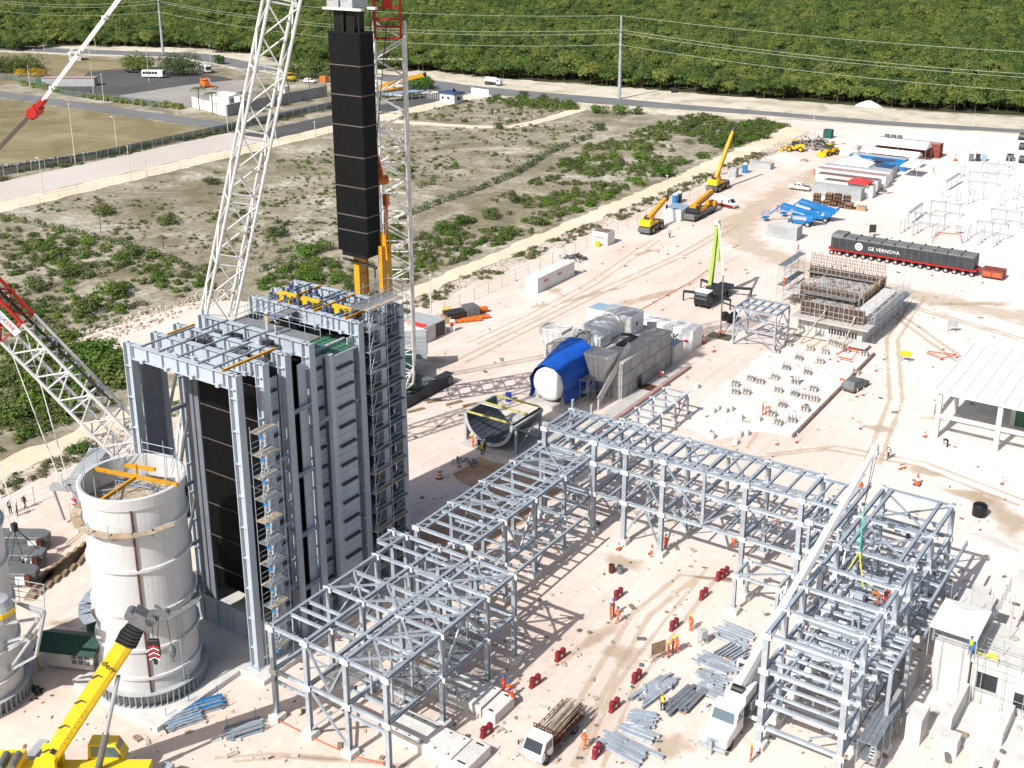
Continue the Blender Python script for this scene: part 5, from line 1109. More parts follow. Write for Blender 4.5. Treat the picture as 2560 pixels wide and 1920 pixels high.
b = MB(); b.box(-.35, -.2, 0, .35, .2, 1.9); b.box(-.25, -.22, .9, .25, -.2, 1.6, 1); tag(b.obj("sign_panel", ["white_paint", "letter_red"], None, G(1131, 828), R_(35)), "white upright panel with a red notice beside the open container", "sign")
# ------------------------------------------------------------------ turbine block
T1 = Rig("turbine_pedestal", "grey concrete turbine pedestal with form panels and a door opening", "foundation", (-76.5, 138.5, 0))
b = MB(); b.box(-82.5, 131.6, 0, -70.6, 146, 5.2); T1.mesh("core", b, "concrete_grey")
for i in range(10):
    for j in range(3):
        if i == 3 and j == 0: continue
        b = MB(); b.box(-70.6, 131.62+i*1.43, .02+j*1.75, -70.45, 131.62+i*1.43+1.39, .02+j*1.75+1.7); T1.mesh("form_panel", b, "concrete_grey" if (i+j) % 4 else "concrete", bevel=.02)
for i in range(2):
    for j in range(3): b = MB(); b.box(-73.2+i*1.3, 131.45, .02+j*1.75, -73.2+i*1.3+1.26, 131.6, 1.72+j*1.75); T1.mesh("form_panel", b, "concrete_grey", bevel=.02)
b = MB(); b.box(-82.5, 131.6, 5.2, -70.3, 146.1, 5.45); T1.mesh("top_slab", b, "concrete")
b = MB(); b.box(-70.52, 135.95, .05, -70.44, 137.3, 1.9); T1.mesh("door_opening", b, "dark_steel")
for i in range(9): T1.mem("scaffold_pole", (-70.1, 132+i*1.7, 0), (-70.1, 132+i*1.7, 6.6), .05, .05, 'T', "galvanized_dark")
for z in (1.9, 3.9, 5.9): T1.mem("scaffold_ledger", (-70.1, 132, z), (-70.1, 145.8, z), .045, .045, 'T', "galvanized_dark")
slab("turbine_apron", -70.4, 121.5, -68.2, 147.5, .1, "concrete", "concrete apron between the turbine pedestal and the brown kerb")
tag(MB().box(-68.15, 112, 0, -67.6, 147, .45).obj("kerb_wall", "roof_pink"), "long brown kerb wall along the turbine apron", "kerb")
tag(MB().box(-1.0, -1.0, 0, 1.0, 1.0, .05).obj("hatch_cover", "rust", None, (-69.3, 137.2, .12)), "rusty square hatch cover on the turbine apron", "hatch")
T2 = Rig("gas_turbine", "silver gas turbine casing lying on the concrete pedestal", "turbine", (-77.5, 139, 5.45))
Mx = Matrix.Translation((-77.4, 133.2, 6.55)) @ Matrix.Rotation(-math.pi/2, 4, 'X')
b = MB(); b.lathe([(0, 0), (.9, 0), (.95, .3), (1.9, .3), (2.05, .6), (2.05, 3.2), (1.85, 3.3), (1.85, 7.0), (2.05, 7.1), (2.05, 7.4), (1.3, 7.6)], 28, 0, M=Mx); T2.mesh("casing", b, "white_steel", smooth=False)
b = MB(); b.lathe([(1.25, -.08), (1.5, -.08), (1.5, .32), (1.25, .32)], 28, 0, M=Mx); T2.mesh("front_ring", b, "galvanized"); b = MB(); b.box(-78.3, 133.2, 7.7, -76.6, 133.45, 8.0); T2.mesh("slot", b, "dark_steel")
b = MB(); b.box(-79.6, 133.8, 5.45, -75.2, 137.0, 7.2); T2.mesh("lower_casing", b, "white_steel", bevel=.15)
b = MB(); b.box(-79.4, 140.8, 5.45, -74.2, 144.6, 8.3); T2.mesh("enclosure", b, "white_paint", bevel=.08); b = MB(); b.box(-79.2, 141.0, 8.3, -74.4, 144.4, 8.4); T2.mesh("enclosure_roof", b, "container_grey"); b = MB(); b.box(-74.23, 142.2, 6.6, -74.17, 142.8, 7.2); T2.mesh("vent", b, "mid_grey")
b = MB(); b.tube((-74.6, 138.6, 6.4), (-73.2, 139.3, 6.4), .22, 0, 8); b.box(-74.2, 136.5, 5.45, -73.2, 141, 5.7); T2.mesh("pipe_stub", b, "dark_steel")
for i, (xc, yc, w, z0, z1, lab) in enumerate([(-84.6, 137.5, 1.9, .4, 5.6, "white flared inlet duct standing left of the turbine"), (-73.0, 130.2, 1.7, 3.0, 6.6, "white flared inlet duct with net bracing beside the blue tarpaulin")]):
    D = Rig("inlet_duct", lab, "duct", (xc, yc, z0)); b = MB(); k = 1.0
    loft(b, [[(xc-w*.55, yc-.9, z0), (xc+w*.55, yc-.9, z0), (xc+w*.55, yc+.9, z0), (xc-w*.55, yc+.9, z0)], [(xc-w, yc-1.5, z1), (xc+w, yc-1.5, z1), (xc+w, yc+1.5, z1), (xc-w, yc+1.5, z1)]]); D.mesh("hopper", b, "dirty_white")
    b = MB()
    for sx in (-1, 1): b.box(xc+sx*w-.07, yc-1.5, z1, xc+sx*w+.07, yc+1.5, z1+.25)
    for sy in (-1, 1): b.box(xc-w, yc+sy*1.5-.07, z1+.01, xc+w, yc+sy*1.5+.07, z1+.24)
    b.bar((xc-w, yc-1.5, z1+.2), (xc+w, yc+1.5, z1+.2), .1); b.bar((xc+w, yc-1.5, z1+.2), (xc-w, yc+1.5, z1+.22), .1); D.mesh("rim_frame", b, "white_steel")
    b = MB()
    for j in range(4): t_ = (j+.5)/4; b.box(xc-w*(.55+.45*t_)-.03, yc-.9-.6*t_-.04, z0+(z1-z0)*t_, xc+w*(.55+.45*t_)+.03, yc-.85-.6*t_, z0+(z1-z0)*t_+.06)
    for j in range(4): u = -.8+1.6*j/3; b.bar((xc+w*.55*u, yc-.93, z0), (xc+w*u, yc-1.53, z1), .06)
    D.mesh("stiffener_grid", b, "galvanized")
    if i: D.mem("support_leg", (xc+w*.6, yc-.8, .1), (xc+w*.6, yc-.8, 3.0), .18, .18); D.mem("support_leg", (xc-w*.4, yc-.8, .1), (xc-w*.4, yc-.8, 3.0), .18, .18); D.mem("support_leg", (xc+w*.6, yc+.8, .1), (xc+w*.6, yc+.8, 3.0), .18, .18)
b = MB(); b.bar((-71.4, 127.0, 1.4), (-71.0, 134.5, 7.0), .1, 1.1); b.bar((-71.4, 127.0, .1), (-71.4, 127.0, 1.5), .2); b.bar((-71.0, 133.5, 5.4), (-71.0, 133.5, 6.4), .2); tag(b.obj("timber_ramp", "dirty_white"), "long pale board leaning from the apron up to the pedestal top", "board")
# exhaust diffuser under a blue tarpaulin
E1 = Rig("exhaust_diffuser", "exhaust diffuser under a blue tarpaulin with a white end disc", "diffuser", (-77.6, 127.5, 0))
My = Matrix.Translation((-77.6, 124.2, 3.15)) @ Matrix.Rotation(-math.pi/2, 4, 'X')
b = MB(); b.lathe([(0, -.05), (1.4, -.02), (2.25, .1), (2.35, .35), (2.6, 7)], 36, 0, M=My); E1.mesh("shell", b, "white_paint", smooth=True)
b = MB(); q = random.Random(4); secs = []
for i in range(15):
    y = 124.05+i*.56; r = 2.66+.05*i; zc = 3.15+.06*i; row = []
    for j in range(29):
        a = -.55+(math.pi+1.1)*j/28; rr = r+.09*math.sin(j*1.7+i*.8)+.05*(q.random()-.5); x = -77.6+rr*math.cos(a); z = zc+rr*math.sin(a)
        if j in (0, 28): z = .9+.35*math.sin(i*1.3+j)+.02*i; x = -77.6+(r+.12+.1*math.sin(i*2.1))*(1 if j == 0 else -1)
        row.append((x, y+.05*math.sin(j), z))
    secs.append(row)
vv = [p for r in secs for p in r]; ff = [(i*29+j, i*29+j+1, (i+1)*29+j+1, (i+1)*29+j) for i in range(14) for j in range(28)]; b.add(vv, ff); E1.mesh("tarpaulin", b, "tarp_blue", smooth=True)
for x in (-79.6, -75.6):
    for y in (125.2, 130): b = MB(); b.box(x-.3, y-.3, 0, x+.3, y+.3, 1.9); E1.mesh("support", b, "concrete_grey")
b = MB(); b.box(-81, 123.4, 0, -74.4, 131.4, .55); E1.mesh("base_slab", b, "concrete")
# workbench scaffold by the tarpaulin
scaffold("small scaffold with a timber deck beside the blue tarpaulin", -74.4, -73.2, 127.2, 129.2, 3.6, 1.7, 1, z0=.1, seed=8, ny=1)
# dark half-round casing on a stand
HC = Rig("half_casing", "dark half-round casing open to the sky on a steel stand", "casing", (-77, 113.2, 0)); xc, zc, r, y0, y1 = -76.8, 4.0, 3.4, 109.4, 115.9
b = MB(); n = 30; prf = [(xc+r*math.cos(math.pi+math.pi*i/n), zc+r*math.sin(math.pi+math.pi*i/n)) for i in range(n+1)]+[(xc+(r-.14)*math.cos(2*math.pi-math.pi*i/n), zc+(r-.14)*math.sin(2*math.pi-math.pi*i/n)) for i in range(n+1)]
vs_ = [(x, y0, z) for x, z in prf]+[(x, y1, z) for x, z in prf]; m_ = len(prf); fs_ = [(i, i+1, m_+i+1, m_+i) for i in range(n)]+[(n+1+i, n+2+i, m_+n+2+i, m_+n+1+i) for i in range(n)]+[(n, n+1, m_+n+1, m_+n), (m_-1, 0, m_, 2*m_-1)]+[(i, m_-1-i, m_-2-i, i+1) for i in range(n)]+[(m_+i, m_+i+1, 2*m_-2-i, 2*m_-1-i) for i in range(n)]
b.add(vs_, fs_); HC.mesh("shell", b, "casing_slate")
for y in (y0-.06, y1-.1):
    for i in range(n):
        a0, a1 = math.pi+math.pi*i/n, math.pi+math.pi*(i+1)/n
    b = MB(); vv = []
    for i in range(n+1):
        a = math.pi+math.pi*i/n
        for rr in (r-.2, r+.22): vv += [(xc+rr*math.cos(a), y, zc+rr*math.sin(a)), (xc+rr*math.cos(a), y+.12, zc+rr*math.sin(a))]
    b.add(vv, [(4*i, 4*i+2, 4*i+6, 4*i+4) for i in range(n)]+[(4*i+1, 4*i+5, 4*i+7, 4*i+3) for i in range(n)]+[(4*i+2, 4*i+3, 4*i+7, 4*i+6) for i in range(n)]+[(4*i, 4*i+4, 4*i+5, 4*i+1) for i in range(n)]); HC.mesh("end_flange", b, "container_grey")
for i in range(16):
    a = math.pi+.1+2.94*i/15; HC.mem("liner_rib", (xc+(r-.16)*math.cos(a), y0+.1, zc+(r-.16)*math.sin(a)), (xc+(r-.16)*math.cos(a), y1-.1, zc+(r-.16)*math.sin(a)), .07, .07, 'B', "casing_slate")
for i in range(22):
    a = math.pi+.08+2.98*i/21; b = MB(); b.tube((xc+(r+.05)*math.cos(a), y0-.1, zc+(r+.05)*math.sin(a)), (xc+(r+.05)*math.cos(a), y0-.04, zc+(r+.05)*math.sin(a)), .06, 0, 6); HC.mesh("flange_bolt", b, "letter_white")
for y in (y0+.2, y1-2.9, y1-.2): HC.mem("spreader", (xc-r+.05, y, zc+.15), (xc+r-.05, y, zc+.15), .17, .2, 'B', "spreader_yellow")
HC.mem("spreader", (xc-r+.05, y0+3.2, zc+.1), (xc+r-.05, y0+3.2, zc+.1), .1, .1, 'B', "white_paint")
for x in (xc-r-.35, xc+r+.35):
    for y in (y0+.5, y1-.6): HC.mem("stand_leg", (x, y, .12), (x, y, zc-.2), .3, .3, 'H', "container_grey")
    HC.mem("stand_beam", (x, y0, zc-.25), (x, y1, zc-.25), .3, .34, 'H', "container_grey"); HC.mem("stand_brace", (x, y0+.5, .3), (x, y1-.6, zc-.5), .16, .16, 'H', "container_grey"); HC.mem("stand_brace", (x, y1-.6, .3), (x, y0+.5, zc-.5), .16, .16, 'H', "container_grey")
tag(MB().lathe([(.0, 0), (.42, 0), (.42, .5), (.45, .52), (.42, .55), (.42, 1.2), (0, 1.2)], 16).obj("oil_drum", "letter_blue", None, G(1271, 1003)), "blue drum standing behind the dark half-round casing", "drum")
# TSK container and its neighbours
TS = container("long white container with TSK lettering behind the turbine", -84.5, 153.3, -70.5, 156.6, 3.1, "white_paint", "white_paint", ribs=False)
text("TSK", 1.5, "letter_black", TS.o, wallM((3.3, -1.67, 1.65), 0), sx=1.25); b = MB(); b.box(5.6, -1.69, 1.2, 6.3, -1.66, 1.55); b.obj("red_mark", "letter_red", TS.o)
text("TSK   ENERGIA   TSK", .8, "letter_black", TS.o, Matrix.Translation((.5, .5, 1.6)) @ Matrix.Rotation(0, 4, 'Z') @ Matrix.Translation((0, 0, 1.54)), sx=1.2)
container("small white container beside the far end of the pedestal", -72.6, 146.6, -70.2, 149.6, 2.9, "dirty_white", "container_grey")
container("pale blue-roofed cabin at the left end of the TSK container", -88.4, 153.0, -85.0, 156.4, 3.4, "white_paint", "light_blue", name="site_cabin", cat="cabin", ribs=False)
b = MB(); b.box(-.7, -.05, 0, .7, .05, .9); b.box(-.65, -.06, .1, .65, -.05, .8); tag(b.obj("grey_board", "container_grey", None, (-73.4, 145.6, 5.45), R_(20)), "grey board propped on the pedestal top before the TSK lettering", "board")
# ------------------------------------------------------------------ barrels, tanks, drums
def tank(label, px, py, r, h, m="tank_black"):
    b = MB(); b.lathe([(0, 0), (r, 0), (r, h*.2), (r*1.02, h*.22), (r, h*.25), (r, h*.5), (r*1.02, h*.52), (r, h*.55), (r, h*.85), (r*.8, h*.95), (r*.3, h), (r*.28, h*1.06), (0, h*1.06)], 24); return tag(b.obj("water_tank", m, None, G(px, py), smooth=False), label, "tank")
tank("black ribbed water tank alone on the right yard", 2448, 1288, .78, 1.45)
for i, (px, py) in enumerate([(1812, 800), (1826, 806), (1835, 800)]): tank(["black tank left of the trio by the pump truck", "black tank at the front of the trio by the pump truck", "black tank right of the trio by the pump truck"][i], px, py, .62, 1.35)
t = thing("traffic_drum", "orange and white traffic drum on the red soil by the boiler", "drum", G(1098, 1196))
for k in range(6): b = MB(); b.lathe([(.36-.01*k, k*.2), (.355-.01*k, k*.2+.2)], 18, 0, (0, 0, .06), k == 0, k == 5); b.obj("band", "cone_orange" if k % 2 == 0 else "letter_white", t)
b = MB(); b.lathe([(0, 0), (.46, 0), (.46, .06), (0, .06)], 18); b.obj("base", "rubber", t)
t = thing("rusty_drums", "two rusty barrels standing on a wet patch in the yard", "barrel", G(1537, 1432))
for x, m_ in ((-.3, "rust"), (.5, "mid_grey")): b = MB(); b.lathe([(.3, 0), (.3, .3), (.32, .32), (.3, .34), (.3, .88), (.27, .88), (.27, .3)], 16, 0, (x, x*.4, 0), True); b.obj("barrel", m_, t)
# ------------------------------------------------------------------ yellow all-terrain crane at the lower left
f0 = G(120, 1902, 3.2)
def on_plane(px, py, p, n):
    d = RT*((px-CX)/F)-UP*((py-CY)/F)+FW; n = Vector(n); t = n.dot(p-Vector((0, 0, CAMH)))/n.dot(d); return Vector((0, 0, CAMH))+d*t
nH = (math.sin(YAW), math.cos(YAW), 0); rgt = Vector((math.cos(YAW), -math.sin(YAW), 0)); fwd = Vector(nH)
bh = on_plane(346, 1560, f0, nH); bd = (bh-f0).normalized()
AC = Rig("mobile_crane", "big yellow mobile crane with a raised boom in the lower left corner", "crane", (f0.x+2, f0.y+1, 0))
T_, L_ = MB().frame(f0-bd*.6, bh); Lb = L_
def rbox(b, x0, x1, w, h, m, T): b.extr([(-w/2, h/2), (w/2, h/2), (w/2, -h*.1), (w*.38, -h*.38), (w*.2, -h/2), (-w*.2, -h/2), (-w*.38, -h*.38), (-w/2, -h*.1)], x0, x1, 'X', m, T)
b = MB(); rbox(b, 0, Lb-1.7, 1.3, 1.3, 0, T_); AC.mesh("boom_base_section", b, "crane_yellow")
for k in range(6):
    b = MB(); x0 = Lb-1.7+k*.3; rbox(b, x0, x0+.12, 1.42-k*.07, 1.58-k*.08, 0, T_); rbox(b, x0+.12, x0+.3, 1.2-k*.07, 1.35-k*.08, 1, T_); AC.mesh("boom_section_collar", b, ["dark_steel", "crane_yellow" if k == 9 else "rubber"])
for k in range(4):
    b = MB(); x = 2.2+k*2.6; b.bar(T_ @ Vector((x, -.67, .45)), T_ @ Vector((x-.5, -.7, .75)), .08); b.bar(T_ @ Vector((x, -.67, .1)), T_ @ Vector((x, -.67, .45)), .06); AC.mesh("cable_guide", b, "dark_steel")
b = MB()
for k in range(14): b.tube(T_ @ Vector((3+k*.28, -.64, -.1-.12*(k % 2))), T_ @ Vector((3+k*.28, -.67, -.1-.12*(k % 2))), .04, 0, 5)
AC.mesh("bolt_row", b, "dark_steel")
b = MB(); b.box(Lb+.05, -.5, -.9, Lb+1.1, .5, .75, 0, T_); b.tube(T_ @ Vector((Lb+1.0, -.5, -.6)), T_ @ Vector((Lb+1.0, .5, -.6)), .42, 0, 14); b.tube(T_ @ Vector((Lb+.5, -.45, .9)), T_ @ Vector((Lb+.5, .45, .9)), .35, 0, 14); AC.mesh("boom_head", b, "mid_grey")
hp = T_ @ Vector((Lb+.9, 0, -.6)); je = on_plane(414, 1533, hp, nH); b = MB(); b.bar(hp+Vector((0, 0, .5)), je, .3, .35); b.bar(hp+Vector((0, .4, .9)), je, .16, .2); b.tube(je-fwd*.25, je+fwd*.25, .3, 0, 12); AC.mesh("runner_jib", b, "mid_grey")
Mt_ = T_ @ Matrix.Translation((Lb*.74, -.67, .1)) @ Matrix.Rotation(math.pi/2, 4, 'X')
text("derr", .7, "letter_black", AC.o, Matrix.Translation(-AC.b) @ Mt_ @ Matrix.Rotation(-math.pi/2, 4, 'Z') @ Matrix.Rotation(-.25, 4, 'Z'), ext=.02)
b = MB(); b.box(Lb*.13, -.68, -.1, Lb*.13+.5, -.64, .3, 0, T_); AC.mesh("maker_mark", b, "letter_black")
c0 = on_plane(243, 1935, f0, nH); c1 = on_plane(296, 1690, f0, nH); cm = c0.lerp(c1, .42); b = MB(); b.tube(c0, cm, .26, 0, 12); AC.mesh("lift_cylinder", b, "mid_grey"); b = MB(); b.tube(cm, c1, .17, 0, 12); AC.mesh("piston_rod", b, "container_grey")
U_ = Matrix.Translation(Vector((f0.x, f0.y, 0))) @ Matrix.Rotation(math.atan2(rgt.y, rgt.x), 4, 'Z')
b = MB(); b.box(-3.2, -1.4, 1.6, 7.4, 1.2, 2.3, 0, U_); b.box(-.6, -1.0, 2.3, .9, -.55, 4.0, 0, U_); b.box(-.6, .55, 2.3, .9, 1.0, 4.0, 0, U_); b.box(1.5, -1.4, 2.3, 4.2, -.7, 2.9, 0, U_); AC.mesh("superstructure", b, "crane_yellow")
b = MB(); b.box(-4.2, -1.7, 1.4, -2.2, 1.6, 3.0, 0, U_); AC.mesh("counterweight", b, "crane_yellow", bevel=.06)
for j in range(2): b = MB(); b.tube(U_ @ Vector((-3.4+j*.9, -.8, 3.2)), U_ @ Vector((-3.4+j*.9, .8, 3.2)), .3, 0, 12); AC.mesh("hoist_winch", b, "mid_grey")
b = MB(); b.extr([(2.4, 1.7), (5.1, 1.7), (5.3, 2.3), (4.7, 3.5), (2.6, 3.6)], 1.25, 2.5, 'Y', 0, U_); AC.mesh("cab", b, "crane_yellow", bevel=.06)
b = MB(); b.extr([(2.75, 2.5), (5.1, 2.45), (4.62, 3.35), (2.8, 3.42)], 1.22, 2.53, 'Y', 0, U_); b.add([U_ @ Vector(p) for p in ((5.26, 1.35, 2.35), (5.26, 2.4, 2.35), (4.76, 2.4, 3.4), (4.76, 1.35, 3.4))], [(0, 1, 2, 3)]); AC.mesh("cab_glass", b, "glass_sky")
Ca = Matrix.Translation(Vector((f0.x, f0.y, 0))) @ Matrix.Rotation(math.atan2(rgt.y, rgt.x)-.25, 4, 'Z')
b = MB(); b.box(-6, -1.35, .9, 9.0, 1.35, 1.6, 0, Ca); b.box(6.5, -1.3, 1.6, 8.9, 1.3, 1.9, 1, Ca); AC.mesh("carrier", b, ["mid_grey", "dark_steel"])
for x in (-3.4, 7.6):
    b = MB(); b.box(x-.4, -4.2, .7, x+.4, 4.2, 1.2, 0, Ca); AC.mesh("outrigger_beam", b, "container_grey")
    for s in (-4, 4): b = MB(); b.cb((x, s, .45), (.5, .5, .9), 0, M=Ca); b.cb((x, s, .1), (1.0, 1.0, .16), 0, M=Ca); AC.mesh("outrigger_pad", b, "mid_grey")
for x in (-4.8, -1.6, 0.6, 2.4, 4.4): 
    for s in (-1, 1):
        w = wheel(AC.o, 0, 0, .75, .5); p = Ca @ Vector((x, s*1.15, .75)); w.location = p-AC.b; w.rotation_euler = (0, 0, math.atan2(rgt.y, rgt.x)-.25)
# hook block hanging from the boom head
hb = on_plane(386, 1625, hp, nH); HB2 = Rig("hook_block", "striped hook block hanging below the yellow crane's boom head", "hook block", hb)
b = MB(); b.extr([(-.38, .9), (.38, .9), (.42, .5), (.42, -.5), (.2, -.8), (-.2, -.8), (-.42, -.5), (-.42, .5)], -.16, .16, 'Y', 0, Matrix.Translation(hb) @ Matrix.Rotation(-YAW, 4, 'Z')); HB2.mesh("block", b, "black_plastic", bevel=.03)
Mh = Matrix.Translation(hb) @ Matrix.Rotation(-YAW, 4, 'Z')
for k in range(6):
    z = .35-k*.2; b = MB(); b.add([(-.4, -.18, z-.12), (0, -.18, z+.1), (0, -.18, z+.28 if 0 else z+.2), (-.4, -.18, z-.02)], [(0, 1, 2, 3)], 0, Mh); b.add([(.4, -.18, z-.12), (0, -.18, z+.1), (0, -.18, z+.2), (.4, -.18, z-.02)], [(3, 2, 1, 0)], 0, Mh); HB2.mesh("chevron", b, "letter_white" if k % 2 else "letter_red")
b = MB(); b.tube(hb+Vector((0, 0, -.75)), hb+Vector((0, 0, -1.15)), .16, 0, 10); HB2.mesh("hook", b, "dark_steel")
b = MB(); b.tube(hb+rgt*-.3+Vector((0, 0, .8)), hp+rgt*-.35, .03, 0, 5); b.tube(hb+rgt*.3+Vector((0, 0, .8)), hp+rgt*.5, .03, 0, 5); b.tube(hb+Vector((0, 0, .8)), hp, .03, 0, 5); HB2.mesh("hoist_rope", b, "rope_dark")
hb = on_plane(430, 1628, je, nH); HB3 = Rig("ball_hook", "small ball hook on a single rope beside the striped hook block", "hook", hb)
b = MB(); b.lathe([(0, .5), (.12, .45), (.27, .2), (.3, -.1), (.22, -.4), (.08, -.5), (.08, -.9), (0, -.9)], 14, 0, hb); HB3.mesh("ball", b, "mid_grey"); b = MB(); b.tube(hb+Vector((0, 0, .45)), je, .03, 0, 5); HB3.mesh("hoist_rope", b, "rope_dark")
# ------------------------------------------------------------------ site hut with a green roof behind the crane
p = G(190, 1660); t = thing("site_hut", "white site hut with a dark green pitched roof between the stacks", "hut", p, R_(24)); 
b = MB(); b.box(-2.3, -1.0, .3, 2.3, 1.0, 2.2); b.obj("wall", "dirty_white", t); b = MB(); b.extr([(-1.7, 2.2), (0, 3.1), (1.7, 2.2), (1.6, 2.1), (0, 2.98), (-1.6, 2.1)], -2.9, 2.9, 'X'); b.obj("roof", "dark_green", t)
for x in (-2.7, 2.7): b = MB(); b.bar((x, -1.5, 0), (x, -1.5, 2.25), .12); b.bar((x, 1.5, 0), (x, 1.5, 2.25), .12); b.obj("post", "timber" if x > 0 else "amber_paint", t)
for i in range(6): b = MB(); b.box(.3+.62*(i % 3), -1.04, .8+.55*(i//3), .75+.62*(i % 3), -1.0, 1.2+.55*(i//3)); b.obj("locker_door", "mid_grey", t)
b = MB(); q = random.Random(3); leaf_cloud(b, 1, [(0, 0, .9, .5, 1.0)], 0, .1); b.lathe([(.15, 0), (.5, .3), (.45, 1.2), (.3, 1.8), (.05, 2.1)], 9); tag(b.obj("wrapped_bundle", "tarp_green", None, G(231, 1580)), "crumpled green tarpaulin bundle standing beside the hut roof", "tarpaulin")
# ------------------------------------------------------------------ stake truck with timber
t = thing("stake_truck", "small white lorry loaded with long timber poles", "truck", G(1378, 1862), R_(-90))
b = MB(); b.extr([(1.15, .5), (2.95, .5), (3.05, .95), (2.85, 1.35), (2.35, 2.15), (1.2, 2.2)], -.95, .95, 'Y'); b.obj("cab", "white_paint", t, bevel=.08)
b = MB(); b.add([(2.90, -.82, 1.32), (2.90, .82, 1.32), (2.44, .76, 2.07), (2.44, -.76, 2.07)], [(0, 1, 2, 3)]); b.obj("windscreen", "glass_dark", t)
for s in (-1, 1):
    b = MB(); b.add([(1.4, s*.965, 1.3), (2.5, s*.965, 1.3), (2.2, s*.965, 2.0), (1.4, s*.965, 2.0)], [(0, 1, 2, 3)]); b.obj("side_window", "glass_dark", t); b = MB(); b.box(2.95, s*.7-.15, .62, 3.06, s*.7+.15, .8); b.obj("headlight", "letter_grey", t); b = MB(); b.tube((2.7, s*1.0, 1.6), (2.8, s*1.3, 1.6), .03, 0, 5); b.box(2.76, s*1.22, 1.35, 2.84, s*1.36, 1.75); b.obj("mirror", "dark_steel", t)
b = MB(); b.box(-3.4, -.4, .55, 1.1, .4, .8); b.box(-3.5, -1.05, .85, 1.05, 1.05, 1.0); b.obj("load_bed", "dark_steel", t)
b = MB()
for y in [-1.0+.25*k for k in range(9)]: b.bar((1.02, y, 1.0), (1.02, y, 2.35), .05)
b.bar((1.02, -1.0, 2.35), (1.02, 1.0, 2.35), .07); b.bar((1.02, -1.0, 1.6), (1.02, 1.0, 1.6), .05)
for s in (-1, 1):
    for k in range(7): b.bar((-3.4+k*.7, s*1.02, 1.0), (-3.4+k*.7, s*1.02, 1.75), .06)
    for z in (1.25, 1.5, 1.75): b.bar((-3.45, s*1.02, z), (1.0, s*1.02, z), .05)
b.obj("stake_sides", "rust", t)
q = random.Random(8)
for k in range(46):
    y = q.uniform(-.9, .9); z = 1.1+q.random()*1.0*(1-abs(y)*.5); b = MB(); b.tube((-4.0+q.random()*.6, y+q.uniform(-.12, .12), z+q.uniform(-.1, .2)), (.6+q.random()*.35, y+q.uniform(-.12, .12), z), .055, 0, 5); b.obj("timber_pole", q.choice(["timber_pale", "timber_pale", "timber", "dirty_white"]), t)
for x, s in ((2.1, 1), (-2.2, 1), (2.1, -1), (-2.2, -1)): wheel(t, x, s*.85, .42, .28)
# ------------------------------------------------------------------ white truck crane with a long boom
t = thing("truck_crane", "white bonneted truck crane with its long white boom raised over the racks", "crane", G(1836, 1806), R_(-90))
b = MB(); b.extr([(.9, .6), (4.3, .6), (4.4, 1.1), (4.2, 1.5), (2.6, 1.75), (2.2, 2.75), (.95, 2.85)], -1.15, 1.15, 'Y'); b.obj("cab", "white_paint", t, bevel=.1)
b = MB(); b.add([(2.62, -.95, 1.85), (2.62, .95, 1.85), (2.28, .88, 2.65), (2.28, -.88, 2.65)], [(0, 1, 2, 3)]); b.obj("windscreen", "glass_sky", t)
for s in (-1, 1): b = MB(); b.add([(1.2, s*1.17, 1.8), (2.4, s*1.17, 1.8), (2.15, s*1.17, 2.6), (1.2, s*1.17, 2.6)], [(0, 1, 2, 3)]); b.obj("side_window", "glass_dark", t); b = MB(); b.box(4.1, s*.85-.2, .85, 4.36, s*.85+.2, 1.15); b.obj("headlight", "letter_grey", t)
b = MB()
for k in range(7): b.box(4.36, -.55, .75+k*.1, 4.42, .55, .8+k*.1)
b.obj("grille", "galvanized", t); b = MB(); b.box(4.35, -1.15, .42, 4.55, 1.15, .66); b.box(4.5, -.12, .1, 4.8, .12, 1.3); b.obj("bumper", "galvanized", t)
b = MB(); b.box(-7.6, -.5, .7, .9, .5, 1.1); b.box(-7.6, -1.2, 1.1, .6, 1.2, 1.3); b.box(-3.2, -1.2, 1.3, -.6, 1.2, 2.0); b.obj("chassis", "mid_grey", t); b = MB(); b.box(-2.2, -.9, 2.0, .2, .9, 3.0); b.box(-1.2, -1.15, 1.3, -.2, -.9, 2.4); b.obj("turret", "white_paint", t, bevel=.06)
b = MB(); b.tube((-.3, -.5, 3.0), (-.3, .5, 3.0), .4, 0, 12); b.obj("winch", "black_plastic", t)
for x, s in ((3.3, 1), (3.3, -1), (-3.6, 1), (-3.6, -1), (-5.0, 1), (-5.0, -1)): wheel(t, x, s*.98, .52, .34)
for x in (-.2, -6.8):
    for s in (-1, 1): b = MB(); b.bar((x, s*1.1, 1.0), (x, s*2.7, .95), .24); b.bar((x, s*2.7, .1), (x, s*2.7, .95), .18); b.cb((x, s*2.7, .06), (.6, .6, .1)); b.obj("outrigger", "white_paint", t)
hook = G(2140, 1465, 7.4); hz = ZAT(2163, 1120, hook.x+.3, hook.y+.4); bhd = Vector((hook.x+.3, hook.y+.4, hz)); bf = Vector((t.location.x, t.location.y+.6, 3.3))
BR = t; lo = lambda p: Matrix.Rotation(R_(90), 3, 'Z') @ (Vector(p)-t.location)
d_ = (bhd-bf).normalized(); Lc = (bhd-bf).length
for k, (a, c, w) in enumerate([(0, .36, .62), (.34, .66, .54), (.64, .9, .46), (.88, 1.0, .38)]):
    p0, p1 = bf+d_*Lc*a, bf+d_*Lc*c; b = MB(); b.bar(lo(p0), lo(p1), w, w*1.15); b.obj("boom_section", "white_paint", t, bevel=.03)
    b = MB(); pe = p1-d_*.15; b.bar(lo(pe), lo(p1), w+.1, w*1.15+.1); b.obj("boom_collar", "dirty_white", t)
Tb, _ = MB().frame(lo(bf), lo(bhd))
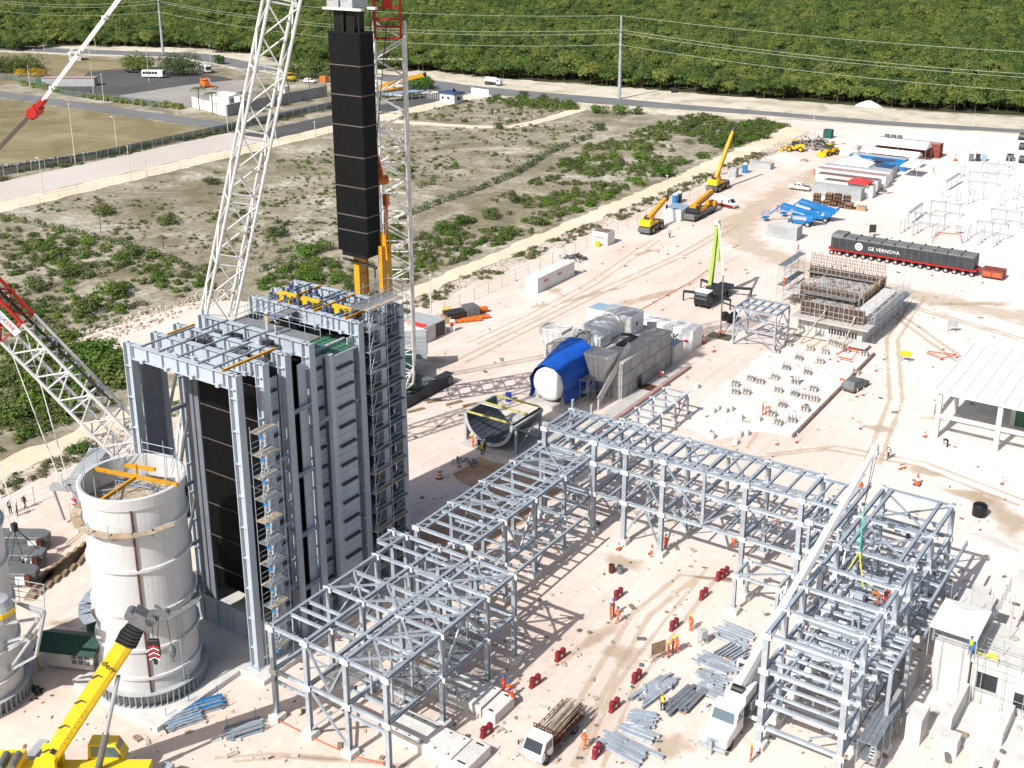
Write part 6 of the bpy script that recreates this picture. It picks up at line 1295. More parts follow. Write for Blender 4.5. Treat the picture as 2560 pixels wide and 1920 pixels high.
for fpos, s_, tx in ((.40, .42, "CRUZ"), (.27, .42, "CRUZ")): [text(tx, s_*1.25, "letter_black", t, Tb @ Matrix.Translation((Lc*fpos, s2*(.28 if fpos > .36 else .32), .05)) @ Matrix.Rotation(-s2*math.pi/2, 4, 'X') @ (Matrix.Rotation(math.pi, 4, 'X') if s2 > 0 and 0 else Matrix.Identity(4)), ext=.012) for s2 in (-1, 1)]
b = MB(); b.cb(lo(bhd), (.5, .5, .9)); b.tube(lo(bhd)+Vector((0, -.3, -.3)), lo(bhd)+Vector((0, .3, -.3)), .3, 0, 10); b.obj("boom_head", "dirty_white", t)
b = MB(); b.tube(lo(bf+d_*1.2-Vector((0, 0, 1.6))), lo(bf+d_*Lc*.2-Vector((0, 0, .4))), .16, 0, 8); b.obj("lift_cylinder", "white_paint", t)
hk2 = hook+Vector((0, 0, 4.6)); b = MB(); b.tube(lo(bhd), lo(hk2+Vector((0, 0, 3.2))), .03, 0, 5); b.tube(lo(bhd+Vector((.25, .2, 0))), lo(hk2+Vector((0, 0, 3.2))), .03, 0, 5); b.obj("hoist_rope", "rope_dark", t)
b = MB(); top = hk2+Vector((0, 0, 3.2)); b.tube(lo(top), lo(hk2+Vector((0, 0, -1.2))), .07, 0, 5); tg = b.obj("green_sling", "sling_green", t)
b = MB(); p1, p2 = G(2098, 1460, 7.5), G(2158, 1475, 7.5); b.tube(lo(hk2+Vector((0, 0, -1.2))), lo(p1), .055, 0, 5); b.tube(lo(hk2+Vector((0, 0, -1.2))), lo(p2), .055, 0, 5); b.obj("yellow_sling", "sling_yellow", t)
# ------------------------------------------------------------------ rough-terrain and truck-mounted yellow cranes
def rt_crane(label, p, rz, el, Lbm, ntel):
    t = thing("rough_terrain_crane", label, "crane", p, rz, "yellow cranes parked by the fence")
    b = MB(); b.box(-3.4, -1.25, .75, 3.4, 1.25, 1.45); b.box(-3.7, -1.3, .55, -2.9, 1.3, 1.5); b.box(2.2, -1.2, 1.45, 3.3, 1.2, 1.9); b.obj("carrier", "mid_grey", t, bevel=.06)
    for x in (-2.0, 2.0):
        for s in (-1, 1): wheel(t, x, s*1.25, .82, .55, "yellow_paint")
    b = MB(); b.box(-3.3, -1.2, 1.7, -1.9, 1.2, 3.0); b.obj("counterweight", "crane_yellow", t, bevel=.06)
    b = MB(); b.box(-1.9, -1.1, 1.7, 1.2, 1.0, 2.2); b.box(-1.6, -.55, 2.2, .2, .55, 3.3); b.obj("superstructure", "amber_paint", t, bevel=.05)
    b = MB(); b.extr([(-.2, 1.7), (1.6, 1.7), (1.5, 2.3), (1.1, 3.0), (-.2, 3.0)], .65, 1.5, 'Y'); b.obj("cab", "dark_steel", t); 
    b = MB(); b.tube((-2.4, -.5, 3.2), (-2.4, .5, 3.2), .3, 0, 10); b.obj("winch", "dark_steel", t)
    f = Vector((-1.4, 0, 3.0)); d = Vector((math.cos(el), 0, math.sin(el)))
    for k, (a, c, w) in enumerate([(0, .72, .75), (.7, .88, .64), (.86, 1.0, .55)][:ntel]): b = MB(); b.bar(f+d*Lbm*a, f+d*Lbm*c, w, w*1.15); b.obj("boom_section", "amber_paint", t, bevel=.03)
    e = f+d*Lbm*([.72, .88, 1.0][ntel-1]); b = MB(); b.bar(e-d*.4, e+d*.5, .7, .9); b.tube(e+Vector((.3, -.3, -.3)), e+Vector((.3, .3, -.3)), .35, 0, 10); b.obj("boom_head", "dark_steel", t)
    b = MB(); b.tube((-.2, 0, 2.2), f+d*Lbm*.4, .18, 0, 8); b.obj("lift_cylinder", "mid_grey", t)
    b = MB(); h = e+Vector((.5, 0, -1.9)); b.tube(e+Vector((.5, 0, -.4)), h, .03, 0, 5); b.cb(h, (.35, .3, .7)); b.tube(h, h-Vector((0, 0, .7)), .1, 0, 6); b.obj("hook", "black_plastic", t); return t
rt_crane("yellow rough-terrain crane with lowered boom, nearest of the three by the fence", G(1628, 578), R_(92), R_(17), 9.5, 2)
rt_crane("yellow rough-terrain crane with its boom raised high, farthest of the three by the fence", G(1795, 475), R_(88), R_(52), 12.5, 3)
t = thing("truck_mounted_crane", "yellow truck-mounted crane between the two rough-terrain cranes", "crane", G(1752, 540), R_(90), "yellow cranes parked by the fence")
b = MB(); b.box(-5.6, -1.25, .7, 5.6, 1.25, 1.4); b.box(-5.9, -1.25, .5, -5.2, 1.25, 1.6); b.obj("carrier", "mid_grey", t, bevel=.05)
for x in (-4.4, -3.1, -1.8, 2.4, 3.8):
    for s in (-1, 1): wheel(t, x, s*1.1, .52, .35)
b = MB(); b.box(-4.6, -1.2, 1.6, -2.8, 1.2, 2.7); b.obj("counterweight", "dark_steel", t, bevel=.05); b = MB(); b.box(-2.8, -1.1, 1.5, .6, 1.1, 2.2); b.box(-4.4, -.7, 2.7, -2.4, .7, 3.2); b.obj("superstructure", "amber_paint", t); b = MB(); b.box(4.2, -1.2, 1.4, 5.6, 1.2, 2.4); b.obj("cab", "amber_paint", t, bevel=.08); b = MB(); b.box(5.58, -1.0, 1.8, 5.63, 1.0, 2.3); b.box(4.4, -1.22, 1.8, 5.4, 1.22, 2.3); b.obj("cab_glass", "glass_dark", t)
b = MB(); b.bar((-3.2, 0, 3.1), (5.0, 0, 4.5), .75, .8); b.obj("boom_section", "amber_paint", t); b = MB(); b.bar((-1.2, .1, 2.7), (5.6, .1, 3.9), .6, .5); b.bar((5.0, 0, 4.5), (5.8, 0, 4.6), .65, .8); b.obj("jib", "dark_steel", t)
# ------------------------------------------------------------------ vans, pickups and cars of the site
v = car("white van with a red lower body parked behind the truck-mounted crane", G(1815, 517), R_(-12), "van", "white_paint", cat="van"); b = MB(); b.box(-2.48, -.93, .38, 2.5, .93, .85); b.obj("red_sill", "barrier_red", v)
car("white pickup parked at the grey container of the camp", G(1998, 475), R_(178), "pickup", "white_paint", cat="pickup")
for i, (px, py, a, pt, lab) in enumerate([(2138, 972, 80, "mid_grey", "grey off-road car parked by the foundation field's kerb"), (2525, 400, 100, "dark_steel", "dark car parked beside the portable toilets"), (2556, 405, 100, "dark_steel", "dark car half cut by the right edge, nearest the toilets"), (2556, 372, 100, "dark_steel", "dark car in the middle of the right edge's parked row"), (2556, 348, 95, "black_plastic", "dark car farthest up the right edge"), (1684, 230, 120, "black_plastic", "black car parked at the forest edge by the verge")]): car(lab, G(px, py), R_(a), "suv", pt)
# tanker on the far verge
t = thing("tanker_truck", "white water tanker parked on the far verge", "truck", G(1234, 213), R_(3)); b = MB(); b.tube((-3.2, 0, 1.9), (1.4, 0, 1.9), .95, 0, 16); b.obj("tank", "white_paint", t); b = MB(); b.extr([(1.6, .6), (3.2, .6), (3.2, 1.6), (2.8, 2.4), (1.6, 2.4)], -1.1, 1.1, 'Y'); b.obj("cab", "white_paint", t, bevel=.08); b = MB(); b.box(1.9, -1.12, 1.6, 2.7, 1.12, 2.2); b.obj("window", "glass_dark", t); b = MB(); b.box(-3.4, -.5, .6, 2, .5, 1.0); b.obj("chassis", "dark_steel", t)
for x in (-2.6, -1.4, 2.3):
    for s in (-1, 1): wheel(t, x, s*.95, .5, .3)
# ------------------------------------------------------------------ concrete pump truck
t = thing("pump_truck", "lime-green concrete pump truck with its folded boom up and hose in a pit", "pump truck", (-77.6, 176.5, 0), R_(-90))
b = MB(); b.extr([(3.2, .7), (5.3, .7), (5.35, 2.0), (5.1, 2.8), (3.3, 2.9)], -1.25, 1.25, 'Y'); b.obj("cab", "black_plastic", t, bevel=.1); b = MB(); b.box(3.3, -1.2, 2.75, 5.15, 1.2, 2.95); b.obj("cab_roof", "white_paint", t, bevel=.05); b = MB(); b.add([(5.38, -1.05, 1.75), (5.38, 1.05, 1.75), (5.17, 1.0, 2.65), (5.17, -1.0, 2.65)], [(0, 1, 2, 3)]); b.obj("windscreen", "glass_sky", t)
b = MB(); b.box(-5.0, -.6, .7, 3.2, .6, 1.2); b.box(-5.2, -1.2, 1.2, 2.6, 1.2, 1.7); b.box(-2, -1.2, 1.7, 1, 1.2, 2.4); b.obj("chassis", "dark_steel", t)
for x in (4.4, -1.6, -3.0):
    for s in (-1, 1): wheel(t, x, s*1.1, .55, .35)
for s in (-1, 1): b = MB(); b.bar((1.6, s*1.0, 1.5), (3.0, s*4.2, 1.7), .3, .4); b.bar((3.0, s*4.2, .1), (3.0, s*4.2, 1.8), .2); b.bar((-3.4, s*1.0, 1.5), (-4.6, s*4.6, 1.6), .3, .4); b.bar((-4.6, s*4.6, .1), (-4.6, s*4.6, 1.7), .2); b.obj("outrigger", "dark_steel", t)
lo2 = lambda p: Matrix.Rotation(R_(90), 3, 'Z') @ (Vector(p)-t.location)
pt = G(1801, 842); A_ = GY(1773, 745, 177); B_ = GY(1784, 640, 177.5); C_ = GY(1793, 556, 178); D_ = on_plane(1808, 690, C_.lerp(Vector((pt.x, pt.y, 8)), .5), nH); E_ = Vector((pt.x, pt.y, .2))
b = MB(); b.bar(lo2(Vector((A_.x, 177, 2.2))), lo2(B_), .5, .6); b.bar(lo2(B_), lo2(C_), .42, .5); b.obj("boom_lower_arm", "lime_green", t); b = MB(); b.bar(lo2(C_+rgt*.3), lo2(B_+rgt*.9+Vector((0, 0, -1))), .34, .4); b.obj("boom_middle_arm", "lime_green", t)
b = MB(); b.bar(lo2(C_+rgt*.2), lo2(D_), .3, .34); b.obj("boom_tip_arm", "dirty_white", t); b = MB(); b.tube(lo2(D_), lo2(E_), .1, 0, 7); b.obj("hose", "mid_grey", t); b = MB(); b.cb(lo2(C_), (1.0, .8, .9)); b.obj("boom_joint", "dirty_white", t, bevel=.1)
b = MB(); b.path([lo2(A_+rgt*.35), lo2(B_+rgt*.35), lo2(C_+rgt*.35)], .07, 0, 6); b.obj("delivery_pipe", "mid_grey", t)
sheet("pit_ground", jit_poly([(pt.x-1.9, pt.y-1.2), (pt.x+1.9, pt.y-1.2), (pt.x+1.9, pt.y+1.4), (pt.x-1.9, pt.y+1.4)], 1, .15), .055, "soil_dark")
# ------------------------------------------------------------------ heavy-load trailer with the wrapped module
t = thing("module_trailer", "long red self-propelled trailer with a row of many wheels", "trailer", (-57.7, 214.8, 0)); b = MB(); b.box(-13.6, -1.5, .95, 13.2, 1.5, 1.35); b.obj("deck", "red_paint", t)
for k in range(18):
    x = -12.9+k*1.49
    for s in (-1, 1):
        w = wheel(t, x, s*1.45, .46, .5, "container_grey"); b = MB(); b.box(x-.18, s*1.35-.2, .45, x+.18, s*1.35+.2, 1.0); b.obj("axle_bogie", "red_paint", t)
b = MB(); b.box(13.9, -1.35, .4, 17.6, 1.35, 1.7); b.box(13.2, -.3, .7, 13.9, .3, 1.0); b.obj("power_pack", "rust_red", t, bevel=.05); b = MB(); b.box(14.3, -1.4, .6, 15.6, -1.36, 1.4); b.box(15.9, -1.4, .6, 17.3, -1.36, 1.4); b.obj("power_pack_panel", "cone_orange", t)
t = thing("wrapped_module", "long dark tarpaulin-wrapped module lettered GE VERNOVA on the red trailer", "module", (-57.9, 214.8, 1.36)); b = MB(); b.box(-12.9, -1.7, 0, 12.9, 1.7, 2.25); b.obj("load_side", "charcoal_tarp", t)
for k in range(11):
    b = MB(); x0 = -12.9+k*2.345; h = 2.7 if k == 0 else 2.3+.03*(k % 2); b.box(x0+.02, -1.72, 2.0, x0+2.32, 1.72, h); b.obj("tarp_cover", "grey_tarp", t, bevel=.06)
    if k: b = MB(); b.cb((x0, -1.5, h+.05), (.3, .4, .3)); b.cb((x0, 1.4, h+.05), (.3, .4, .3)); b.obj("lashing_lug", "dark_steel", t)
for k in range(20): b = MB(); b.box(-12.6+k*1.33, -1.74, .05, -12.56+k*1.33, -1.7, 2.0); b.obj("lashing_strap", "mid_grey", t)
text("GE VERNOVA", .95, "letter_white", t, wallM((-3.0, -1.76, .9), 0), sx=1.0); b = MB(); b.tube((-7.6, -1.78, 1.0), (-7.6, -1.7, 1.0), .72, 0, 20); b.obj("round_emblem", "letter_white", t)
b = MB()
for rr in (.5, .3): b.lathe([(rr-.04, -.01), (rr+.04, -.01), (rr+.04, .01), (rr-.04, .01), (rr-.04, -.01)], 20, 0, M=Matrix.Translation((-7.6, -1.8, 1.0)) @ Matrix.Rotation(math.pi/2, 4, 'X'))
b.obj("emblem_rings", "charcoal_tarp", t)
# ------------------------------------------------------------------ blue boom lifts
def boom_lift(label, p, rz, m="paint_blue", s=1.0, grp="boom lifts"):
    t = thing("boom_lift", label, "boom lift", p, rz, grp); t.scale = (s, s, s); b = MB(); b.box(-1.9, -1.1, .45, 1.9, 1.1, 1.0); b.obj("chassis", m, t, bevel=.06)
    for x in (-1.5, 1.5):
        for y in (-1, 1): wheel(t, x, y*1.15, .48, .35, "container_grey")
    b = MB(); b.box(-1.6, -1.0, 1.0, 2.4, 1.0, 1.9); b.obj("turret", m, t, bevel=.08); b = MB(); b.box(-1.2, -1.03, 1.15, 1.2, -1.0, 1.75); b.obj("side_panel", "container_grey", t)
    b = MB(); b.bar((2.9, -.35, 1.7), (-3.6, -.35, 2.9), .45, .55); b.obj("lower_boom", m, t); b = MB(); b.bar((3.0, .3, 2.1), (-3.4, .3, 3.4), .4, .5); b.obj("upper_boom", m, t); b = MB(); b.bar((2.6, .1, 1.6), (3.4, .1, 2.5), .9, .5); b.obj("riser_link", m, t)
    b = MB(); b.bar((-3.4, .3, 3.3), (-5.6, .2, 1.3), .22, .25); b.obj("jib", "container_grey" if m != "paint_blue" else m, t)
    b = MB(); b.box(-6.8, -.9, .6, -5.8, .9, .7); [b.bar((x, y, .7), (x, y, 1.75), .05) for x in (-6.8, -5.8) for y in (-.9, .9)]; [b.bar((x, -.9, z), (x, .9, z), .05) for x in (-6.8, -5.8) for z in (1.2, 1.75)]; [b.bar((-6.8, y, 1.75), (-5.8, y, 1.75), .05) for y in (-.9, .9)]; b.obj("basket", m, t)
    return t
a = boom_lift("blue boom lift nearer the white lettered container", (-83.2, 230.2, 0), R_(8), s=1.15); text("Genie", .5, "letter_white", a, Matrix.Translation((-.6, -.60, 2.35)) @ Matrix.Rotation(R_(90), 4, 'X') @ Matrix.Rotation(R_(-10.5), 4, 'Z'), sx=2.2)
boom_lift("blue boom lift behind the other one, nearer the pallet stacks", (-81.4, 235.6, 0), R_(7), s=1.15)
boom_lift("orange boom lift with a white arm on the far concrete lot", G(515, 218), R_(160), "orange_paint", 1.05, "boom lifts")
# ------------------------------------------------------------------ wheel loader and earth mover
def loader(label, p, rz, name="wheel_loader"):
    t = thing(name, label, "loader", p, rz); b = MB(); b.box(-2.6, -.95, .9, -.2, .95, 1.9); b.box(-.2, -.8, .7, 1.8, .8, 1.3); b.obj("body", "yellow_paint", t, bevel=.08); b = MB(); b.box(-.6, -.75, 1.9, .6, .75, 2.9); b.obj("cab", "glass_dark", t); b = MB(); b.box(-.7, -.8, 2.9, .7, .8, 3.05); b.obj("cab_roof", "yellow_paint", t)
    for x in (-1.6, 1.3):
        for s in (-1, 1): wheel(t, x, s*1.0, .7, .45, "yellow_paint")
    b = MB(); b.bar((1.2, -.6, 1.3), (3.0, -.6, .7), .2); b.bar((1.2, .6, 1.3), (3.0, .6, .7), .2); b.obj("lift_arms", "yellow_paint", t); b = MB(); b.extr([(2.9, .1), (3.9, .1), (3.8, .3), (3.1, .4), (3.0, 1.1), (2.9, 1.1)], -1.3, 1.3, 'Y'); b.obj("bucket", "yellow_paint", t); return t
loader("yellow wheel loader with lowered bucket at the camp's far left", G(2073, 388), R_(-110)); loader("small yellow backhoe behind the compound wall far left", G(726, 203), R_(160), "backhoe_loader"); loader("little yellow skid loader by the spoil heap at the camp", G(1985, 378), R_(-160), "skid_loader")
# yellow telescopic crane beyond the carport, only its boom seen
t = thing("parked_crane", "yellow telescopic crane boom resting beyond the carport by the gate", "crane", G(985, 232), R_(32)); b = MB(); b.bar((-3.5, 0, 2.6), (10.5, 0, 6.2), .9, 1.1); b.obj("boom_section", "amber_paint", t); b = MB(); b.bar((10.3, 0, 6.15), (11.2, 0, 6.4), 1.0, 1.3); b.obj("boom_head", "black_plastic", t); b = MB(); b.box(-5, -1.3, .6, 4.5, 1.3, 1.7); b.box(-4, -1.2, 1.7, 0, 1.2, 2.8); b.obj("carrier", "amber_paint", t)
for x in (-3.6, -1.6, 2.0, 3.6):
    for s in (-1, 1): wheel(t, x, s*1.1, .6, .35)
# ------------------------------------------------------------------ timber-formed concrete building in progress
FB = Rig("formwork_building", "concrete building under construction with timber formwork and rebar behind the turbine", "building", (-56, 180, 0)); q = random.Random(31)
def form_wall(x0, y0, x1, y1, z0, z1, n=None):
    """ply sheet with proud studs and walers; faces -y when y0==y1, +x when x0==x1"""
    al_x = abs(x1-x0) > abs(y1-y0); L = abs(x1-x0) if al_x else abs(y1-y0); b = MB(); b.box(min(x0, x1)-(0 if al_x else .08), min(y0, y1)-(.08 if al_x else 0), z0, max(x0, x1)+(0 if al_x else .08), max(y0, y1)+(.08 if al_x else 0), z1-.3); FB.mesh("form_sheet", b, "plywood_dark")
    n = n or int(L/.72)
    for k in range(n+1):
        t = k/n; x, y = x0+(x1-x0)*t, y0+(y1-y0)*t; o = Vector((0, -.18, 0)) if al_x else Vector((.18, 0, 0)); FB.mem("stud", Vector((x, y, z0-.25))+o, Vector((x+q.uniform(-.05, .05), y, z1+q.uniform(0, .5)))+o, .13, .17, 'B', q.choice(["timber", "timber", "timber_pale"]))
    for z in [z0+.4+j*.8 for j in range(int((z1-z0)/.8))]:
        o = Vector((0, -.12, 0)) if al_x else Vector((.12, 0, 0)); FB.mem("waler", Vector((x0, y0, z))+o, Vector((x1, y1, z))+o, .09, .09, 'B', "galvanized")
b = MB(); b.box(-60.4, 169.6, 0, -50.4, 190, 2.7); FB.mesh("lower_storey", b, "concrete_pale")
b = MB(); b.box(-55.5, 169.5, .9, -51.2, 169.62, 1.6); FB.mesh("vent_opening", b, "dark_steel")
for k in range(9): b = MB(); b.box(-55.2+k*.45, 169.4, .9, -55.1+k*.45, 169.5, 1.6); FB.mesh("vent_bar", b, "concrete_pale")
b = MB(); b.box(-61.2, 168.2, 2.7, -49.2, 190.5, 2.95); FB.mesh("deck", b, "concrete"); b = MB(); b.box(-60.6, 168.0, .25, -49.0, 169.3, .4); b.box(-51.6, 166.6, .55, -48.9, 169.2, .7); FB.mesh("platform", b, "dirty_white")
form_wall(-60.3, 170.2, -50.6, 170.2, 2.95, 5.3); b = MB(); b.box(-60.3, 170.4, 2.95, -50.7, 171.2, 4.9); FB.mesh("wall", b, "concrete_grey")
b = MB(); b.box(-60.3, 171.2, 2.95, -54.2, 176.8, 3.5); FB.mesh("mid_slab", b, "concrete_grey"); b = MB(); b.box(-53.0, 171.5, 2.95, -50.8, 187.5, 3.7); FB.mesh("side_block", b, "concrete_pale")
form_wall(-63.4, 177.9, -53.8, 177.9, 2.95, 5.4); form_wall(-53.4, 178.2, -53.4, 187.2, 2.95, 5.3); b = MB(); b.box(-63.2, 178.2, 2.95, -53.7, 187.4, 4.0); FB.mesh("upper_block", b, "concrete_grey")
form_wall(-65.6, 187.9, -52.8, 187.9, 3.1, 5.6); b = MB(); b.box(-65.6, 186.6, 4.5, -53.4, 187.2, 4.62); FB.mesh("work_deck", b, "grating"); b = MB(); b.box(-62.5, 176.6, 4.1, -54.0, 177.2, 4.22); FB.mesh("work_deck", b, "grating")
b = MB(); b.box(-66.8, 180, 2.5, -63.5, 188.4, 2.72); FB.mesh("side_deck", b, "concrete")
for k in range(44):   # starter bars over the back wall
    x = -65.6+k*.29; FB.mem("rebar", (x, 188.2, 5), (x+q.uniform(-.1, .1), 188.2, 7.2+q.random()*.6), .05, .05, 'B', "rust")
for z in (6, 6.6, 7.1): FB.mem("rebar", (-65.6, 188.2, z), (-53, 188.2, z), .04, .04, 'B', "rust")
for k in range(10): FB.mem("rebar", (-59.5+k*.35, 178.3, 4.8), (-59.5+k*.35, 178.3, 6.2+q.random()), .05, .05, 'B', "rust")
for k in range(8): FB.mem("scaffold_pole", (-64+k*1.6, 176.4, 3), (-64+k*1.6, 176.4, 7.4+q.random()), .06, .06, 'T', "galvanized_dark"); FB.mem("scaffold_pole", (-60+k*1.25, 169.4, 0), (-60+k*1.25, 169.4, 5.8+q.random()*1.2), .06, .06, 'T', "galvanized_dark")
for k in range(70):
    x, y = q.uniform(-65, -54), q.choice([q.uniform(171.4, 176.8), q.uniform(178.6, 187)]); b = MB(); b.bar((x, y, 3.6+.5*(y > 178)), (x+q.uniform(-1, 1), y+q.uniform(-1, 1), 3.7+.5*(y > 178)+q.random()*.3), .12, .08); FB.mesh("loose_timber", b, q.choice(["timber", "plywood_dark", "timber_pale", "mid_grey"]))
for (a, c) in (((-56.2, 170.0, 4.6), (-58.2, 165.0, .2)), ((-51.8, 170.0, 4.2), (-52.2, 166.2, .2))): FB.mem("raking_prop", a, c, .18, .18, 'B', "timber_pale")
scaffold("scaffold on the right side of the formwork building", -50.2, -49.2, 171, 188.5, 6.4, 1.6, 2, z0=.05, seed=12, ny=5)
scaffold("scaffold on the left side of the formwork building", -68.2, -67.0, 180, 189, 7.4, 1.7, 2, z0=.05, seed=13, ny=3)
# steel module beside it
SM2 = Rig("steel_module", "small galvanized steel module on braced legs before the formwork building", "steel frame", (-63.2, 161.7, 0))
for x in (-66.6, -60.1):
    for y in (159.2, 164.4): SM2.mem("leg", (x, y, 0), (x, y, 5.8), .26, .26)
for y in (159.2, 161.8, 164.4): SM2.mem("beam", (-66.6, y, 5.9), (-60.1, y, 5.9), .3, .34)
for k in range(6): SM2.mem("beam", (-66.6+k*1.3, 159.2, 5.85), (-66.6+k*1.3, 164.4, 5.85), .24, .3)
for z in (2.8,):
    for y in (159.2, 164.4): SM2.mem("beam", (-66.6, y, z), (-60.1, y, z), .2, .22)
    for x in (-66.6, -60.1): SM2.mem("beam", (x, 159.2, z), (x, 164.4, z), .2, .22)
for x in (-66.6, -60.1):
    for z0, z1 in ((.2, 2.7), (2.9, 5.7)): SM2.mem("brace", (x, 159.2, z0), (x, 161.8, z1), .15, .15); SM2.mem("brace", (x, 164.4, z0), (x, 161.8, z1), .15, .15)
for y in (159.2,):
    for z0, z1 in ((.2, 2.7), (2.9, 5.7)): SM2.mem("brace", (-66.6, y, z0), (-63.4, y, z1), .15, .15); SM2.mem("brace", (-60.1, y, z0), (-63.3, y, z1), .15, .15)
# ------------------------------------------------------------------ foundation field with rebar stubs and kerb
sheet("blinding_ground", [G(*p) for p in [(1690, 1060), (1850, 930), (1940, 862), (2150, 880), (2180, 890), (1990, 1095), (1900, 1080), (1800, 1100)]], .04, "white_fill", .4)
k0, k1 = G(1982, 1095), G(2185, 888); KB = Rig("kerb_wall", "straight brown kerb wall along the foundation field", "kerb", k0); KB.mem("kerb_body", k0+Vector((0, 0, .2)), k1+Vector((0, 0, .2)), .35, .4, 'B', "roof_brown")
ptsF = [(1940, 882), (1970, 865), (2025, 876), (1997, 900), (2062, 885), (2050, 908), (1965, 924), (2080, 862), (2098, 868), (2115, 880), (2160, 890), (1937, 948), (2018, 936), (1877, 952), (1900, 958), (1988, 960), (2033, 978), (1945, 980), (1987, 990), (2012, 998), (2036, 1002), (1956, 1018), (2012, 1028), (1930, 1040), (1980, 1055), (1945, 1062), (1866, 985), (1838, 985), (1838, 965), (2140, 935), (2048, 845), (2100, 850), (2120, 855)]
q = random.Random(17)
for i, (px, py) in enumerate(ptsF):
    p = G(px, py); t = thing("rebar_stub", "grey column stub with rebar on the white foundation field", "column stub", p, q.uniform(-.15, .15), "column stubs of the foundation field"); k = i % 3
    for dx in (-.42, 0, .42): b = MB(); b.box(dx-.14, -.45, .0, dx+.14, .45, .5+.1*(k == 1)); b.obj("form_box", "concrete" if k else "concrete_grey", t)
    b = MB(); b.box(-.75, -.55, 0, .75, -.47, .22); b.box(-.75, .47, 0, .75, .55, .22); b.obj("plank", "timber_pale" if k == 2 else "container_grey", t)
    b = MB(); [b.bar((x, y, .4), (x+.02, y, .95+.2*(k == 0)), .04) for x in (-.42, 0, .42) for y in (-.25, .25)]; b.obj("rebar", "rust", t)["kind"] = "stuff"
ptsP = [(1741, 970), (1781, 1032), (1793, 1025), (1812, 1031), (1826, 1026), (1850, 1048), (1866, 1087), (1848, 1090), (1770, 1085), (1838, 1110), (1780, 1095), (1895, 1052)]
for i, (px, py) in enumerate(ptsP):
    b = MB(); b.box(-.38, -.38, 0, .38, .38, .62); b.box(-.2, -.2, .62, .2, .2, .68); tag(b.obj("concrete_plinth", "concrete_pale", None, G(px, py), bevel=.02), "small white concrete plinth beyond the cross rack", "plinth", "concrete plinths beyond the cross rack")
# ------------------------------------------------------------------ camp of containers and tents
SG = container("pale container lettered SGP beside the blue boom lifts", -85.4, 217.9, -79.3, 220.9, 2.7, "container_grey", "dirty_white"); text("SGP", 1.7, "letter_grey", SG.o, wallM((-.2, -1.53, 1.45), 0), sx=1.05)
container("grey container behind the pallet stacks", -90.2, 255.6, -79.2, 258.1, 2.7, "container_grey", "container_grey")
WC = container("white container under the red canopy", -89.2, 259.6, -78.0, 262.1, 2.9, "white_paint", "roof_brown"); text("ASTA", .8, "letter_grey", WC.o, wallM((-1.2, -1.27, 2.1), 0))
container("white container with a long brown roof, nearest of the brown roofs", -93.0, 265.8, -78.8, 268.6, 2.7, "dirty_white", "roof_brown"); container("white container with a brown roof behind the nearest brown roof", -94.8, 270.2, -78.4, 273.2, 2.9, "white_paint", "roof_pink"); container("pale container with a light roof edging the white peaked tent", -95.0, 275.0, -79.0, 277.6, 2.9, "white_paint", "container_grey")
container("blue container in the middle of the camp", -93.8, 290.6, -80.0, 293.2, 2.9, "paint_blue", "container_grey"); container("grey cabin beside the small peaked tent", -84.0, 279.4, -79.8, 284.0, 2.8, "container_grey", "roof_blue", name="site_cabin", cat="cabin", ribs=False)
container("grey container left of the grey cabin", -93.6, 286.2, -84.6, 288.6, 2.6, "container_grey", "container_grey"); container("red-roofed container behind the blue one", -91, 299.5, -83, 302, 2.7, "rust_red", "roof_pink"); FC = container("long brown-roofed container row at the far end of the camp", -93.5, 310.2, -77.2, 313.4, 3.6, "rust_red", "roof_pink")
for i in range(3): b = MB(); b.cb((-91.2+i*1.6, 311.8, 4.1), (1.1, 1.0, 1.0)); FC.mesh("roof_tank", b, "mid_grey")
def tent(label, x0, y0, x1, y1, h, peak, m="canvas_white", ridge=False, legs=True):
    t = thing("canopy_tent", label, "tent", ((x0+x1)/2, (y0+y1)/2, 0)); X, Y = (x1-x0)/2, (y1-y0)/2; b = MB()
    if ridge: b.add([(-X, -Y, h), (X, -Y, h), (X, 0, peak), (-X, 0, peak), (X, Y, h), (-X, Y, h)], [(0, 1, 2, 3), (3, 2, 4, 5), (0, 3, 5), (1, 4, 2)])
    else:
        b.add([(-X, -Y, h), (X, -Y, h), (X, Y, h), (-X, Y, h), (0, 0, peak), (-X*.35, -Y*.35, h+(peak-h)*.5), (X*.35, -Y*.35, h+(peak-h)*.5), (X*.35, Y*.35, h+(peak-h)*.5), (-X*.35, Y*.35, h+(peak-h)*.5)], [(0, 1, 6, 5), (1, 2, 7, 6), (2, 3, 8, 7), (3, 0, 5, 8), (5, 6, 4), (6, 7, 4), (7, 8, 4), (8, 5, 4)])
    for (a, c) in (((-X, -Y), (X, -Y)), ((X, -Y), (X, Y)), ((X, Y), (-X, Y)), ((-X, Y), (-X, -Y))): b.add([(a[0], a[1], h), (c[0], c[1], h), (c[0], c[1], h-.25), (a[0], a[1], h-.25)], [(0, 1, 2, 3)])
    b.obj("canopy", m, t)
    for x in (-X, 0, X):
        for y in (-Y, Y):
            if x == 0 and X < 3: continue
            b = MB(); b.bar((x, y, 0), (x, y, h), .07); b.obj("leg", "galvanized", t)
tent("red canopy tent in the camp", -83.6, 258.6, -78.8, 262.6, 3.4, 4.4, "canvas_red"); tent("large white peaked tent in the camp", -93.2, 277.9, -85.0, 283.4, 2.9, 5.2); tent("small white peaked tent at the camp's right side", -79.4, 284.4, -75.4, 290.4, 2.8, 4.6); tent("long white canopy behind the blue container", -92.4, 294.2, -78.2, 298.4, 3.2, 4.0, ridge=True); tent("long white canopy before the far brown-roofed row", -93.2, 304.2, -79.0, 309.6, 3.3, 4.6, ridge=True)
